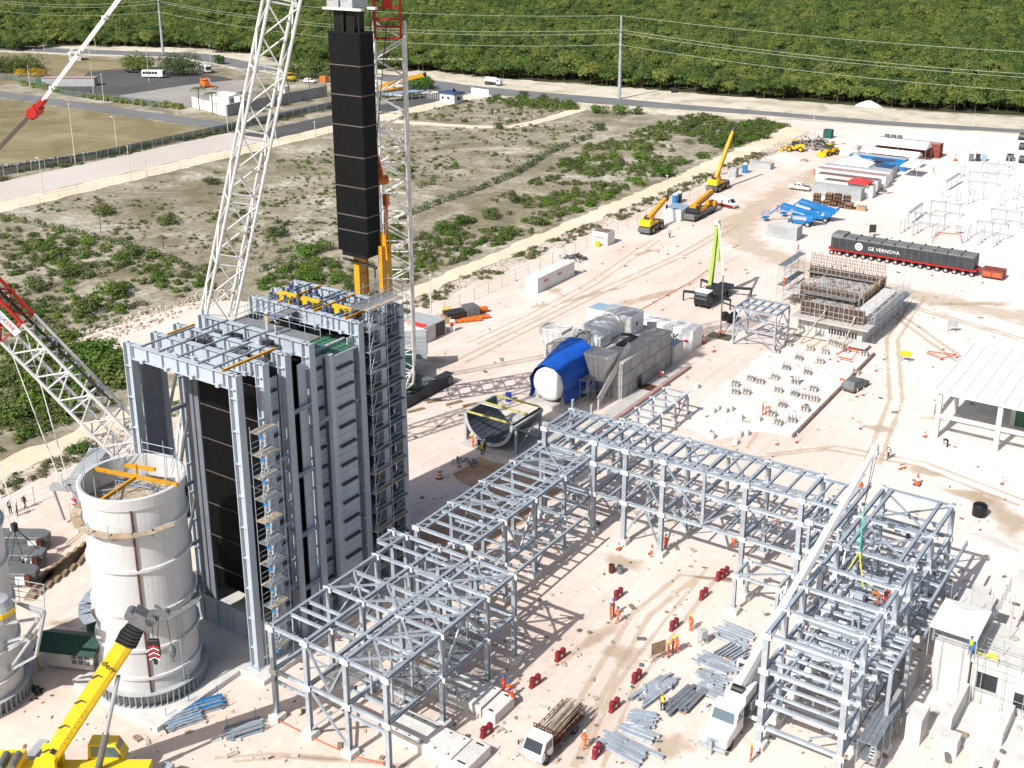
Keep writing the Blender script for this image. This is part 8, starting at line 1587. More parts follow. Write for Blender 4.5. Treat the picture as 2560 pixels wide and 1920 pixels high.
# ------------------------------------------------------------------ people: one skinned body per pose
def body_mesh(pose):
    """joints in metres, facing +x; returns a continuous skin grown over the skeleton"""
    J = {"pelvis": (0, 0, .95, .135, .15), "waist": (0, 0, 1.10, .115, .14), "chest": (.01, 0, 1.30, .125, .17), "neck": (.01, 0, 1.48, .05, .055), "head0": (.03, 0, 1.56, .075, .07), "head1": (.03, 0, 1.68, .09, .078), "head2": (.02, 0, 1.76, .05, .05), "nose": (.125, 0, 1.63, .015, .015)}
    E = [("pelvis", "waist"), ("waist", "chest"), ("chest", "neck"), ("neck", "head0"), ("head0", "head1"), ("head1", "head2"), ("head0", "nose")]
    for s, n in ((1, "l"), (-1, "r")):
        J.update({"hip"+n: (0, s*.1, .90, .1, .1), "knee"+n: (.02, s*.11, .50, .07, .07), "ank"+n: (-.02, s*.12, .10, .05, .05), "toe"+n: (.15, s*.14, .04, .04, .04), "sh"+n: (0, s*.2, 1.41, .07, .065), "el"+n: (-.02, s*.27, 1.13, .05, .05), "wr"+n: (.06, s*.28, .90, .035, .035), "palm"+n: (.09, s*.28, .83, .035, .022)})
        E += [("pelvis", "hip"+n), ("hip"+n, "knee"+n), ("knee"+n, "ank"+n), ("ank"+n, "toe"+n), ("chest", "sh"+n), ("sh"+n, "el"+n), ("el"+n, "wr"+n), ("wr"+n, "palm"+n)]
    if pose == "work":
        for s, n in ((1, "l"), (-1, "r")): J["el"+n] = (.12, s*.25, 1.15, .05, .05); J["wr"+n] = (.33, s*.16, 1.10, .035, .035); J["palm"+n] = (.40, s*.14, 1.10, .035, .022)
    if pose == "walk":
        J["kneel"] = (.16, .1, .52, .07, .07); J["ankl"] = (.22, .11, .1, .05, .05); J["toel"] = (.38, .12, .05, .04, .04); J["kneer"] = (-.02, -.1, .5, .07, .07); J["ankr"] = (-.28, -.11, .16, .05, .05); J["toer"] = (-.16, -.12, .04, .04, .04); J["ell"] = (-.12, .26, 1.15, .05, .05); J["wrl"] = (-.08, .27, .92, .035, .035); J["palml"] = (-.05, .27, .85, .035, .022); J["wrr"] = (.18, -.26, .95, .035, .035); J["palmr"] = (.24, -.26, .9, .035, .022)
    if pose == "bend":
        up = {"waist": (.10, 0, 1.02), "chest": (.34, 0, 1.10), "neck": (.50, 0, 1.12), "head0": (.57, 0, 1.14), "head1": (.68, 0, 1.14), "head2": (.75, 0, 1.14), "nose": (.62, 0, 1.04)}
        for k, v in up.items(): J[k] = (*v, *J[k][3:])
        for s, n in ((1, "l"), (-1, "r")): J["sh"+n] = (.44, s*.19, 1.08, .07, .065); J["el"+n] = (.50, s*.22, .82, .05, .05); J["wr"+n] = (.56, s*.16, .58, .035, .035); J["palm"+n] = (.58, s*.15, .50, .035, .022); J["knee"+n] = (.06, s*.12, .5, .07, .07)
    fr = {}
    for n in "lr":
        p = Vector(J["palm"+n][:3]); w = Vector(J["wr"+n][:3]); d = (p-w).normalized(); u = d.orthogonal().normalized()
        for k in range(5):
            L = (.075, .085, .08, .065, .05)[k] if k < 4 else .05; off = u*(-.027+.018*k) if k < 4 else u*.045; tip = p+off+d*L*(1 if k < 4 else .3)
            J[f"f{n}{k}"] = (*tip, .009, .009); E.append(("palm"+n, f"f{n}{k}"))
    names = list(J); me = bpy.data.meshes.new("body"); me.from_pydata([J[n][:3] for n in names], [(names.index(a), names.index(b)) for a, b in E], [])
    o = bpy.data.objects.new("body_tmp", me); C.objects.link(o); o.modifiers.new("s", 'SKIN'); o.modifiers.new("d", 'SUBSURF').levels = 1
    for i, n in enumerate(names): sv = me.skin_vertices[0].data[i]; sv.radius = J[n][3:5]; sv.use_root = n == "pelvis"
    dg = bpy.context.evaluated_depsgraph_get(); out = bpy.data.meshes.new_from_object(o.evaluated_get(dg)); bpy.data.objects.remove(o)
    hd = Vector(J["head1"][:3]); nk = Vector(J["neck"][:3]); pl = [Vector(J["palm"+n][:3]) for n in "lr"]; ch = Vector(J["chest"][:3]); wa = Vector(J["waist"][:3]); idx = []
    for f in out.polygons:
        c = f.center
        if (c-hd).length < .17 or (c-Vector(J["head0"][:3])).length < .11: k = 1
        elif min((c-p).length for p in pl) < .12: k = 1
        elif c.z < .11: k = 2
        elif min((c-ch).length, (c-wa).length, (c-(ch+wa)/2).length) < .19: k = 3
        else: k = 0
        idx.append(k)
    out.polygons.foreach_set("use_smooth", [True]*len(out.polygons)); return out, idx, J
POSE = {p: body_mesh(p) for p in ("stand", "work", "walk", "bend")}; PM = {}
hb_ = MB(); hb_.lathe([(.135, .0), (.13, .06), (.105, .11), (.06, .14), (0, .15)], 14); hb_.cb((.09, 0, .005), (.14, .17, .015)); 
HELM = {m: hb_.mesh("helmet", [m]) for m in ("helmet_white", "helmet_blue", "helmet_yellow")}
BAND = MB(); BAND.lathe([(.155, 0), (.16, .05)], 14); BANDM = BAND.mesh("reflective_band", ["reflective"])
def person(label, p, rz, pose="stand", suit="coverall_orange", vest=None, helm="helmet_blue", s=1.0):
    me, idx, J = POSE[pose]; k = (pose, suit, vest)
    if k not in PM:
        m2 = me.copy(); m2.materials.clear()
        for q_ in (suit, "skin", "rubber", vest or suit): m2.materials.append(MATS[q_])
        m2.polygons.foreach_set("material_index", idx); PM[k] = m2
    o = put("person", PM[k], None, p, rz); o.scale = (s, s, s); tag(o, label, "person", "people at work on the site")
    h = Vector(J["head1"][:3]); e = put("helmet", HELM[helm], o, (h.x, h.y, h.z+.02) if pose != "bend" else (h.x+.03, 0, h.z-.0))
    if pose == "bend": e.rotation_euler = (0, R_(80), 0)
    elif not vest: w = put("reflective_band", BANDM, o, (0.005, 0, 1.12))
    return o
PEOPLE = [
 ("orange-suited worker with blue helmet, left of the trio in the yard", (1526, 1549), 0, 40, "stand", "coverall_orange", None, "helmet_blue"), ("orange-suited worker with blue helmet at the back of the trio", (1534, 1540), 0, 200, "work", "coverall_red", None, "helmet_blue"), ("orange-suited worker with blue helmet, right of the trio walking off", (1543, 1558), 0, 60, "walk", "coverall_orange", None, "helmet_blue"),
 ("orange-suited worker with yellow helmet alone before the laid-out steel", (1727, 1577), 0, 250, "stand", "coverall_orange", None, "helmet_yellow"), ("orange worker nearest the brown notice board", (1670, 1645), 0, 10, "stand", "coverall_orange", None, "helmet_yellow"), ("orange worker in the middle of the group by the notice board", (1682, 1633), 0, 190, "work", "coverall_red", None, "helmet_yellow"), ("orange worker at the right of the group by the notice board", (1692, 1632), 0, 230, "stand", "coverall_orange", None, "helmet_yellow"),
 ("worker in a yellow jacket bending over the steel girders", (1656, 1778), 0, 120, "bend", "cloth_dark", "vest_yellow", "helmet_yellow"), ("orange worker with white helmet walking beside the stake truck", (1461, 1872), 0, 75, "walk", "coverall_orange", None, "helmet_white"), ("orange worker with yellow helmet at the white truck crane's wheel", (1877, 1904), 0, 200, "stand", "coverall_orange", None, "helmet_yellow"),
 ("red-suited worker leaning at the right end of the near rack, front one", (1283, 1768), 0, 150, "bend", "coverall_red", None, "helmet_blue"), ("red-suited worker with blue helmet at the right end of the near rack, middle one", (1272, 1748), 0, 120, "work", "coverall_orange", None, "helmet_blue"), ("red-suited worker with blue helmet at the right end of the near rack, rear one", (1258, 1735), 0, 60, "stand", "coverall_red", None, "helmet_blue"),
 ("red-suited worker beside the cross rack's footing", (1663, 1373), 0, 90, "stand", "coverall_red", None, "helmet_blue"), ("orange-suited worker under the cross rack", (1833, 1371), 0, 80, "stand", "coverall_orange", None, "helmet_white"), ("orange worker left behind the dark half-round casing", (1172, 1095), 0, 30, "stand", "coverall_orange", None, "helmet_white"), ("orange worker with dark hair before the dark half-round casing", (1182, 1119), 0, 60, "stand", "coverall_orange", None, "helmet_yellow"), ("man in a pale yellow vest under the half-round casing", (1205, 1139), 0, 110, "stand", "cloth_dark", "vest_yellow", "helmet_white"), ("dark-clothed man behind the one in the yellow vest", (1198, 1126), 0, 300, "stand", "cloth_dark", "cloth_dark", "helmet_white"), ("dark-clothed man right of the one in the yellow vest", (1212, 1131), 0, 200, "stand", "cloth_dark", "cloth_dark", "helmet_white"),
 ("orange worker crouching in the pump hose pit", (1797, 842), 0, 20, "bend", "coverall_orange", None, "helmet_white"), ("orange worker standing on the formwork deck, left one", (1960, 716), 3.6, 320, "work", "coverall_orange", None, "helmet_white"), ("orange worker standing on the formwork deck, right one", (2036, 728), 3.6, 300, "work", "coverall_orange", None, "helmet_white"), ("orange worker walking before the wrapped module", (1995, 631), 0, 180, "walk", "coverall_red", None, "helmet_white"), ("orange worker near the blue boom lift's basket", (1943, 530), 0, 170, "stand", "coverall_orange", None, "helmet_white"),
 ("orange worker in the foundation field beside the plank boxes, left one", (1906, 1038), 0, 15, "stand", "coverall_orange", None, "helmet_yellow"), ("orange worker bending in the foundation field, right one", (1913, 1036), 0, 20, "bend", "coverall_orange", None, "helmet_yellow"), ("orange worker bending at the kerb beside the grey off-road car", (2109, 965), 0, 200, "bend", "coverall_orange", None, "helmet_white"), ("dark-clothed worker bending before the open concrete frame", (2368, 1118), 0, 210, "bend", "cloth_dark", "cloth_dark", "helmet_white"), ("man in grey walking alone on the right yard", (2220, 1148), 0, 240, "walk", "cloth_dark", "cloth_white", "helmet_white"),
 ("man in white helmet nearest the crane's back stays", (44, 1290), 0, 60, "stand", "cloth_dark", "cloth_white", "helmet_white"), ("man in a white shirt beside the back stays", (27, 1284), 0, 0, "stand", "cloth_dark", "cloth_white", "helmet_white"), ("man in dark clothes walking right of the back stays", (63, 1272), 0, 100, "walk", "cloth_dark", "cloth_dark", "helmet_white"), ("worker in a dark harness beside the nearest ballast block", (63, 1432), 0, 40, "stand", "cloth_dark", "cloth_dark", "helmet_white"),
 ("worker in an amber harness on the boiler top walkway", (668, 831), 28.25, 70, "stand", "cloth_white", "amber_paint", "helmet_white"), ("worker with blue helmet on the boiler top walkway", (689, 836), 28.25, 50, "work", "cloth_white", "cloth_dark", "helmet_blue"), ("orange worker seated among the right rack's beams", (2196, 1513), 7.6, 160, "bend", "coverall_orange", None, "helmet_yellow"), ("orange worker standing at the far left of the right rack", (2150, 1240), 4.6, 150, "stand", "coverall_orange", None, "helmet_white"), ("red-suited worker leaning inside the right rack", (2212, 1508), 7.5, 60, "bend", "coverall_red", None, "helmet_yellow"),
 ("orange worker beside the flared duct left of the blue tarpaulin", (1366, 922), 0, 50, "stand", "coverall_orange", None, "helmet_white"), ("red-suited worker sitting at the turbine pedestal's foot", (1650, 945), .1, 330, "bend", "coverall_red", None, "helmet_white"), ("orange worker in the substation lane beside the camp", (2333, 433), 0, 10, "stand", "coverall_orange", None, "helmet_white"), ("orange worker beside the small peaked tent", (2286, 432), 0, 200, "walk", "coverall_orange", None, "helmet_white"), ("dark-clothed worker by the lowered yellow crane", (1674, 595), 0, 250, "stand", "cloth_dark", "cloth_white", "helmet_white"), ("worker in blue on the stair tower landing", (2425, 1637), 5.0, 260, "stand", "paint_blue", "vest_yellow", "helmet_blue"), ("red-suited worker inside the cross rack's right bay", (1945, 1310), 5.1, 260, "bend", "coverall_orange", None, "helmet_yellow"), ("orange worker on the low rack beyond the cross rack", (1698, 1022), 0, 200, "stand", "coverall_red", None, "helmet_white"), ("orange worker at the haul track's bend", (2034, 437), 0, 120, "walk", "coverall_orange", None, "helmet_white")]
for lab, (px, py), z, a, pose, su, ve, he in PEOPLE:
    p = G(px, py, z); person(lab, p, R_(a), pose, su, ve, he, 1.0+.04*math.sin(px))
# ------------------------------------------------------------------ fences
def fence(name, label, pts, h, step, post_m, fabric=None, wires=2, pr=.05):
    P = [Vector(p) for p in pts]; R = Rig(name, label, "fence", P[0])
    for a, c in zip(P[:-1], P[1:]):
        n = max(1, round((c-a).length/step))
        for k in range(n+1): p = a.lerp(c, k/n); R.mem("post", p-Vector((0, 0, .1)), p+Vector((0, 0, h)), pr*2, pr*2, 'T', post_m)
        for j in range(wires): R.mem("wire", a+Vector((0, 0, h*(j+1)/wires-.03)), c+Vector((0, 0, h*(j+1)/wires-.03)), .025, .025, 'T', post_m)
        if fabric:
            for k in range(n): b = MB(); b.bar(a.lerp(c, (k+.02)/n)+Vector((0, 0, h*.5)), a.lerp(c, (k+.98)/n)+Vector((0, 0, h*.5)), .03, h*.92); R.mesh("screen_panel", b, fabric)
    return R
fence("site_fence", "thin wire fence with grey posts along the site's left side", [(-111.2, 58, 0), (-111.2, 104, 0), (-111.2, 134, 0), (-111.2, 200, 0), (-110.6, 260, 0), (-112.5, 318, 0)], 2.1, 4.0, "galvanized_dark", None, 3, .035)
m_ = mat("screen_green", (.15, .20, .19), .8, 0, .15, .6); nt = m_.node_tree; m_.node_tree.nodes["Principled BSDF"].inputs["Alpha"].default_value = .55
fence("screen_fence", "green-grey screened fence with pale posts along the concrete road", [(-264, 150, 0), (-257.5, 192, 0), (-257.5, 250, 0), (-258, 330, 0)], 2.3, 3.6, "dirty_white", "screen_green", 1, .06)
fence("wire_fence", "light wire fence along the far edge of the fallow land", [(-229.5, 150, 0), (-229.5, 215, 0), (-230.5, 300, 0)], 1.8, 5, "galvanized_dark", None, 2, .03)
fence("screen_fence", "green-grey screened fence along the parking lot", [G(0, 196), G(100, 214), G(160, 238), G(268, 252), G(400, 268)], 2.0, 5, "galvanized_dark", "screen_green", 1, .05)
fence("wire_fence", "pale wire fence with posts along the forest's left edge", [G(0, 146), G(60, 141), G(136, 131)], 2.6, 6, "dirty_white", None, 2, .06)
fence("gate_fence", "white mesh gate left of the guard house", [G(1068, 246), G(1100, 252)], 3.0, 1.2, "letter_white", None, 4, .05)
fence("wire_fence", "wire fence beside the carport near the gate", [G(1005, 250), G(1065, 235), G(1068, 228)], 2.2, 2.5, "galvanized_dark", "screen_green", 1, .05)
# stone wall along the grass field
R = Rig("stone_wall", "low dark rubble wall along the lower edge of the grass field", "wall", (-262, 190, 0)); q = random.Random(6)
for k in range(110):
    t = k/110; x = -271+t*12-(0 if t < .5 else (t-.5)*2); y = 165+t*52; b = MB(); b.cb((x+q.uniform(-.3, .3), y, .25+.2*q.random()), (.5+.4*q.random(), .5+.3*q.random(), .4+.4*q.random()), 0, q.random()); R.mesh("stone", b, q.choice(["soil_dark", "mid_grey", "concrete_grey"]), bevel=.06)
# ------------------------------------------------------------------ light poles and power line
def pole(label, base, top, r=.09, m="dirty_white", arm=None, name="light_pole", cat="light pole", grp="slender light poles"):
    p = G(*base); h = ZAT(top[0], top[1], p.x, p.y); t = thing(name, label, cat, p, 0, grp); MB().tube((0, 0, 0), (0, 0, h), r*1.3, 0, 8, r*.7).obj("mast", m, t)
    if arm: MB().path([(0, 0, h), (arm*.5, .2, h+.25), (arm, .3, h+.2)], .05, 0, 5).obj("arm", m, t); MB().cb((arm, .3, h+.15), (.6, .25, .14)).obj("lamp_head", "letter_white", t)
    else: MB().cb((0, 0, h), (.45, .25, .2)).obj("lamp_head", m, t)
for base, top, arm, lab in [((189, 411), (172, 260), None, "tall white pole at the grass field's lower edge"), ((294, 385), (281, 295), -1.4, "white lamp post with a bent arm by the screened fence"), ((235, 243), (228, 156), None, "white pole at the parking lot's near edge"), ((260, 256), (253, 185), None, "pole by the hedge right of the parking pole"), ((373, 205), (369, 124), None, "white pole before the white minibus"), ((77, 230), (71, 165), None, "pole at the left end of the hedge"), ((108, 485), (98, 398), -1.2, "lamp post on the concrete road's verge, leftmost"), ((325, 434), (317, 365), None, "thin pole on the concrete road's verge, middle one"), ((366, 443), (362, 400), None, "short dark pole below the concrete road"), ((570, 330), (566, 250), None, "thin pole at the corner of the compound road"), ((690, 350), (682, 278), -1.4, "lamp post at the start of the dark asphalt"), ((788, 344), (785, 305), None, "short lamp post on the dark asphalt"), ((1019, 225), (1017, 170), -1.0, "lamp post beyond the carport"), ((88, 143), (82, 125), -1.2, "white lamp post with a bent arm near the forest's left edge"), ((113, 143), (109, 113), None, "white pole near the forest's left edge"), ((224, 136), (219, 108), -1.0, "lamp post by the small gatehouse"), ((240, 130), (236, 90), None, "thin dark pole by the forest road"), ((527, 165), (524, 113), None, "pole beside the big shade tree's road"), ((1078, 795), (1073, 687), None, "concrete pole beside the white open container"), ((1665, 520), (1665, 439), None, "concrete pole behind the yellow cranes"), ((2031, 347), (2034, 283), None, "concrete pole at the camp's far left"), ((662, 180), (657, 118), None, "thin pole behind the compound wall"), ((773, 240), (770, 195), None, "white pole on the compound wall's far end"), ((2255, 296), (2256, 280), None, "short post on the road verge"), ((2434, 315), (2438, 288), None, "brown post on the road verge, right one")]:
    pole(lab, base, top, .1, "dirty_white", arm)
wire_pts = []
for i, (base, h, lab) in enumerate([((408, 136), 27, "tall grey steel power pole left above the shade tree"), ((1548, 247), 26.9, "tall grey steel power pole in the middle of the forest edge")]):
    p = G(*base); t = thing("power_pole", lab, "power pole", p, 0, "steel power poles"); MB().tube((0, 0, 0), (0, 0, h), .62, 0, 12, .3).obj("mast", "galvanized", t)
    for z, d in ((h-4.6, 1.4), (h-6.0, -1.4), (h-9.4, 1.4)): MB().bar((0, 0, z), (0, -d, z+.3), .12).obj("insulator_arm", "galvanized", t)
    MB().box(-.35, -.35, h-5.4, .35, .35, h-5.1).obj("collar", "dark_steel", t); wire_pts.append((p, h))
(p1, h1), (p2, h2) = wire_pts; p3 = p2+(p2-p1)*1.02+Vector((0, 22, 0)); p0 = p1-(p2-p1)*.8
def catenary(a, b, sag):
    n = 22; return [a.lerp(b, i/n)-Vector((0, 0, sag*4*(i/n)*(1-i/n))) for i in range(n+1)]
for (za, d, sag, lab) in ((0, 0, 3.5, "top earth wire of the power line"), (4.3, 1.4, 5, "upper conductor of the power line"), (5.7, -1.4, 5, "middle conductor of the power line"), (9.1, 1.4, 5, "lowest conductor of the power line")):
    t = thing("power_line", lab, "power line", p2+Vector((0, 0, h2-za)))
    for a, c, ha, hb2 in ((p0, p1, h1, h1), (p1, p2, h1, h2), (p2, p3, h2, h2-3)):
        b = MB(); b.path([v-p2-Vector((0, 0, h2-za)) for v in catenary(a+Vector((0, -d, ha-za)), c+Vector((0, -d, hb2-za)), sag)], .05, 0, 4); b.obj("span", "wire", t)
# ------------------------------------------------------------------ compound, huts and buses in the distance
def wall_run(label, pts, h, m): 
    P = [G(*p) for p in pts]; R = Rig("compound_wall", label, "wall", P[0])
    for a, c in zip(P[:-1], P[1:]):
        n = max(1, int((c-a).length/5))
        for k in range(n): b = MB(); b.bar(a.lerp(c, k/n)+Vector((0, 0, h/2)), a.lerp(c, (k+.985)/n)+Vector((0, 0, h/2)), .3, h); R.mesh("wall_panel", b, m)
        b = MB(); b.bar(a+Vector((0, 0, h+.05)), c+Vector((0, 0, h+.05)), .4, .12); R.mesh("coping", b, m)
wall_run("white rendered compound wall facing the left", [(482, 267), (566, 291)], 3.2, "white_paint"); wall_run("grey compound wall along the service road", [(568, 291), (607, 281), (724, 258), (818, 240)], 3.4, "concrete_grey")
t = thing("white_building", "white flat-roofed building inside the compound wall", "building", G(560, 264)); MB().box(-4.2, -2, 0, 4.5, 4, 3.5).obj("wall", "white_paint", t); MB().box(-4.4, -2.2, 3.5, 4.7, 4.2, 3.75).obj("roof", "canvas_white", t); [MB().box(4.51, -1.2+j*1.6, 1.4, 4.56, -.2+j*1.6, 2.8).obj("window", "glass_dark", t) for j in range(3)]; MB().box(4.7, 0, 0, 7.5, 3.5, 3.4).obj("annex", "white_paint", t)
t = thing("white_kiosk", "small white box kiosk inside the compound", "kiosk", G(712, 240)); MB().box(-1.3, -1.2, 0, 1.3, 1.2, 3.4).obj("wall", "white_paint", t); MB().box(-.6, -1.25, 2.2, .6, -1.2, 3.0).obj("window", "mid_grey", t)
t = thing("guard_house", "white guard house with a blue roof at the road gate", "guard house", G(1128, 255), R_(-4)); MB().box(-3.0, -2.2, 0, 3.2, 2.2, 3.0).obj("wall", "white_paint", t); MB().box(-3.4, -2.7, 3.0, 3.7, 2.7, 3.4).obj("roof", "roof_blue", t); MB().lathe([(0, 3.4), (.5, 3.4), (.5, 4.2), (.2, 4.5), (0, 4.5)], 14, 0, (1.0, .3, 0)).obj("roof_tank", "tank_black", t)
for x in (-2.2, .2): w = MB().box(x, -2.25, 1.2, x+1.0, -2.2, 2.0).obj("window", "glass_dark", t)
MB().box(2.0, -2.26, .1, 2.7, -2.2, 2.1).obj("door", "light_blue", t); MB().box(3.2, -.8, .9, 3.26, .9, 2.0).obj("window", "glass_dark", t)
t = thing("carport", "long carport with a pale blue roof by the gate", "carport", G(1000, 250), R_(68)); MB().box(-7, -2, 2.4, 7, 2, 2.55).obj("roof", "light_blue", t); [MB().bar((x, y, 0), (x, y, 2.4), .12).obj("post", "galvanized", t) for x in (-6.5, -3, .5, 3.5, 6.5) for y in (-1.8, 1.8)]
t = thing("site_hoarding", "plain white hoarding panel right of the guard house", "hoarding", G(1200, 244), R_(-8)); [MB().box(-4+k*2.0, -.05, .2, -2.05+k*2.0, .05, 3.0).obj("panel", "white_paint", t) for k in range(4)]; [MB().bar((-4+k*2, .1, 0), (-4+k*2, .1, 3), .1).obj("post", "galvanized", t) for k in range(5)]
t = thing("gatehouse", "small white gatehouse at the forest road", "gatehouse", G(188, 150), R_(-30)); MB().box(-3, -2, 0, 3, 2, 2.8).obj("wall", "white_paint", t); MB().box(-3.3, -2.3, 2.8, 3.3, 2.3, 3.1).obj("roof", "dirty_white", t); MB().box(-.2, -2.06, 1.0, 1.4, -2.0, 2.0).obj("window", "glass_dark", t); MB().box(1.6, -1.8, 3.1, 2.6, -.6, 4.8).obj("tower", "white_paint", t)
k_ = G(105, 216); t = thing("storage_shed", "long grey shed with coloured doors at the parking lot", "shed", k_, R_(33)); MB().box(0, 0, 0, 19, 4, 2.9).obj("wall", "container_grey", t); MB().box(-.2, -.2, 2.9, 19.2, 4.2, 3.05).obj("roof", "roof_pink", t); MB().box(-.06, .2, .1, .0, 2.0, 2.7).obj("door", "paint_blue", t); MB().box(-.06, 2.2, .1, 0, 3.9, 2.7).obj("door", "white_paint", t); MB().box(-2.2, .5, 0, -.4, 3.6, 2.6).obj("annex", "tarp_green", t)
def bus(label, px, py, rz, m="white_paint", L=8.5):
    t = thing("minibus", label, "bus", G(px, py), rz, "white buses"); MB().box(-L/2, -1.15, .5, L/2, 1.15, 3.0).obj("body", m, t, bevel=.2)
    for s in (-1, 1): [MB().box(-L/2+.5+k*1.15, s*1.155-.01, 1.6, -L/2+1.5+k*1.15, s*1.155+.01, 2.5).obj("window", "glass_dark", t) for k in range(int((L-1.6)/1.15))]
    MB().box(L/2-.02, -1.0, 1.4, L/2+.03, 1.0, 2.6).obj("windscreen", "glass_dark", t)
    for x in (-L*.3, L*.32):
        for s in (-1, 1): wheel(t, x, s*1.0, .45, .28)
bus("white minibus parked before the big shade trees", 384, 195, R_(28), L=8.2); bus("white coach half hidden by the right shade tree", 512, 180, R_(-25), L=10)
for (px, py, a, lab, m) in [(330, 182, 20, "black pickup under the left shade tree", "black_plastic"), (775, 207, 10, "white car behind the compound's palm trees", "white_paint"), (1055, 237, 60, "white car parked by the gate fence", "white_paint")]: car(lab, G(px, py), R_(a), "suv", m)
tag(MB().box(-1.4, -1, 0, 1.4, 1, 2.2).obj("skip_container", "orange_paint", None, G(811, 205), .2, bevel=.05), "orange skip behind the compound's palm trees", "skip")
# shade trees, hedge, palms
def shade_tree(label, px, py, r, h, m, n=900, cat="tree", seed=1):
    qq = random.Random(seed); t = thing("shade_tree", label, cat, G(px, py)); b = MB(); leaf_cloud(b, r, tree_lobes(r, h*.85, 9, qq)+[(r*.5*math.cos(k), r*.5*math.sin(k), h*.22, r*.5, h*.25) for k in range(6)], int(n*1.5), .3, 0, seedr=qq, lo=-.6); b.obj("crown", m, t); b = MB(); trunk(b, h, .25, 0, qq, 5); b.obj("trunk", "bark", t)
shade_tree("big round dark shade tree right of the white minibus", 450, 186, 8.6, 8.5, "leaf_forest_dark", 2600, seed=1); shade_tree("shade tree left of the white minibus", 345, 176, 6.4, 7.2, "leaf_forest", 1900, seed=2); shade_tree("low spreading tree behind the gate carport", 1052, 222, 5.0, 4.8, "leaf_green", 1300, seed=3); shade_tree("bushy olive tree at the far left by the flowering shrubs", 60, 178, 8.5, 5.5, "leaf_scrub", 1900, seed=4); shade_tree("olive tree at the far left edge", 10, 180, 7, 5, "leaf_scrub", 1300, seed=5); shade_tree("leafy tree behind the compound wall by the palms", 745, 195, 7, 8, "leaf_forest", 1900, seed=6); shade_tree("leafy tree at the compound's far right end", 800, 190, 6, 8, "leaf_forest", 1500, seed=7); shade_tree("small dark tree by the forest road", 548, 160, 2.5, 4.5, "leaf_forest_dark", 420, seed=8)
for i, (px, py, r, lab) in enumerate([(52, 190, 2.4, "yellow-flowering shrub at the far left, left one"), (88, 192, 3.0, "yellow-flowering shrub at the far left, middle one"), (105, 190, 2.2, "yellow-flowering shrub nearest the shed")]): qq = random.Random(50+i); t = thing("flowering_shrub", lab, "shrub", G(px, py)); b = MB(); leaf_cloud(b, r, [(0, 0, r*.5, r, r*.7)], 420, .22, 0, seedr=qq); b.obj("foliage", "leaf_flower", t); MB().tube((0, 0, 0), (0, 0, r*.5), .1, 0, 5).obj("stem", "bark", t)
hp_ = [(40, 222), (90, 232), (140, 243), (190, 250), (230, 258), (262, 262), (300, 268), (340, 273), (380, 277), (420, 281), (455, 285)]
qq = random.Random(77); hd_ = G(240, 255); t = thing("hedge", "green hedge along the service road before the parking lot", "hedge", hd_); b = MB()
for (a, c) in zip(hp_[:-1], hp_[1:]):
    A, B = G(a[0], a[1]-12), G(c[0], c[1]-12)
    for k in range(9):
        p = A.lerp(B, qq.random())-hd_; r = .8+.8*qq.random(); leaf_cloud(b, r, [(p.x+qq.uniform(-1, 1), p.y+qq.uniform(-1, 1), r*.6, r, r*.8)], 46, .28, 0, seedr=qq)
b.obj("foliage", "leaf_forest", t)
def palm(label, px, py, h, seed):
    qq = random.Random(seed); t = thing("palm_tree", label, "palm", G(px, py), qq.random()*6, "palms along the compound wall"); MB().path([(0, 0, 0), (.1, 0, h*.5), (.05, .1, h)], .16, 0, 7).obj("trunk", "bark", t)
    for k in range(13):
        a = 6.28*k/13; L = 2.4+.5*qq.random(); b = MB(); pts = [Vector((L*u*math.cos(a), L*u*math.sin(a), h+L*(.35*u*2-.95*u*u))) for u in (0, .25, .5, .75, 1)]
        for p, q2 in zip(pts[:-1], pts[1:]):
            d = (q2-p).normalized(); s = d.cross(Vector((0, 0, 1))).normalized()
            for sd in (-1, 1):
                for j in range(3): c = p.lerp(q2, j/3); b.add([c, c+d*.12, c+d*.4+s*sd*.55-Vector((0, 0, .2)), c+d*.25+s*sd*.5-Vector((0, 0, .22))], [(0, 1, 2, 3)])
        b.obj("frond", "leaf_palm", t)
for i, (px, py, h, lab) in enumerate([(499, 276, 7.0, "palm before the white compound wall, left one"), (532, 286, 6.5, "palm before the white compound wall, right one"), (609, 285, 6.5, "palm at the compound wall behind the crane boom, left one"), (668, 270, 7, "palm at the compound wall behind the crane boom, right one"), (723, 260, 7.5, "palm at the grey compound wall, middle one"), (775, 242, 8.5, "palm at the grey compound wall near its far end"), (816, 242, 8, "palm at the far end of the grey compound wall")]): palm(lab, px, py, h, i)
# loose stones of the rubble strip and the verge
qq = random.Random(91); b = MB()
for k in range(1500):
    x = qq.uniform(-119.6, -115.8) if k < 900 else qq.uniform(-153, -146); y = qq.uniform(20, 320) if k < 900 else qq.uniform(100, 136); s = .06+.2*qq.random()**2; b.cb((x, y, s*.5), (s*2*qq.uniform(.7, 1.3), s*2*qq.uniform(.7, 1.3), s*1.3), 0, qq.random()*3)
o = b.obj("rubble", "rubble_soil"); tag(o, "loose pale stones along the fence strip", "rubble", kind="stuff")
# litter of the yard: stones, offcuts and packaging
qq = random.Random(92); b = MB()
for k in range(2600):
    px, py = qq.uniform(0, 2560), qq.uniform(560, 1920); p = G(px, py)
    if p.x < -115 or (p.x < -66 and 58 < p.y < 84): continue
    s = .05+.16*qq.random()**3; b.cb((p.x, p.y, .03+s*.3), (s*2*qq.uniform(.6, 2.5), s*2, s), qq.choice([0, 0, 0, 1, 2, 3]), qq.random()*3)
o = b.obj("site_litter", ["rubble_soil", "timber", "mid_grey", "concrete_pale"]); tag(o, "stones, offcuts and litter strewn over the yard", "litter", kind="stuff")
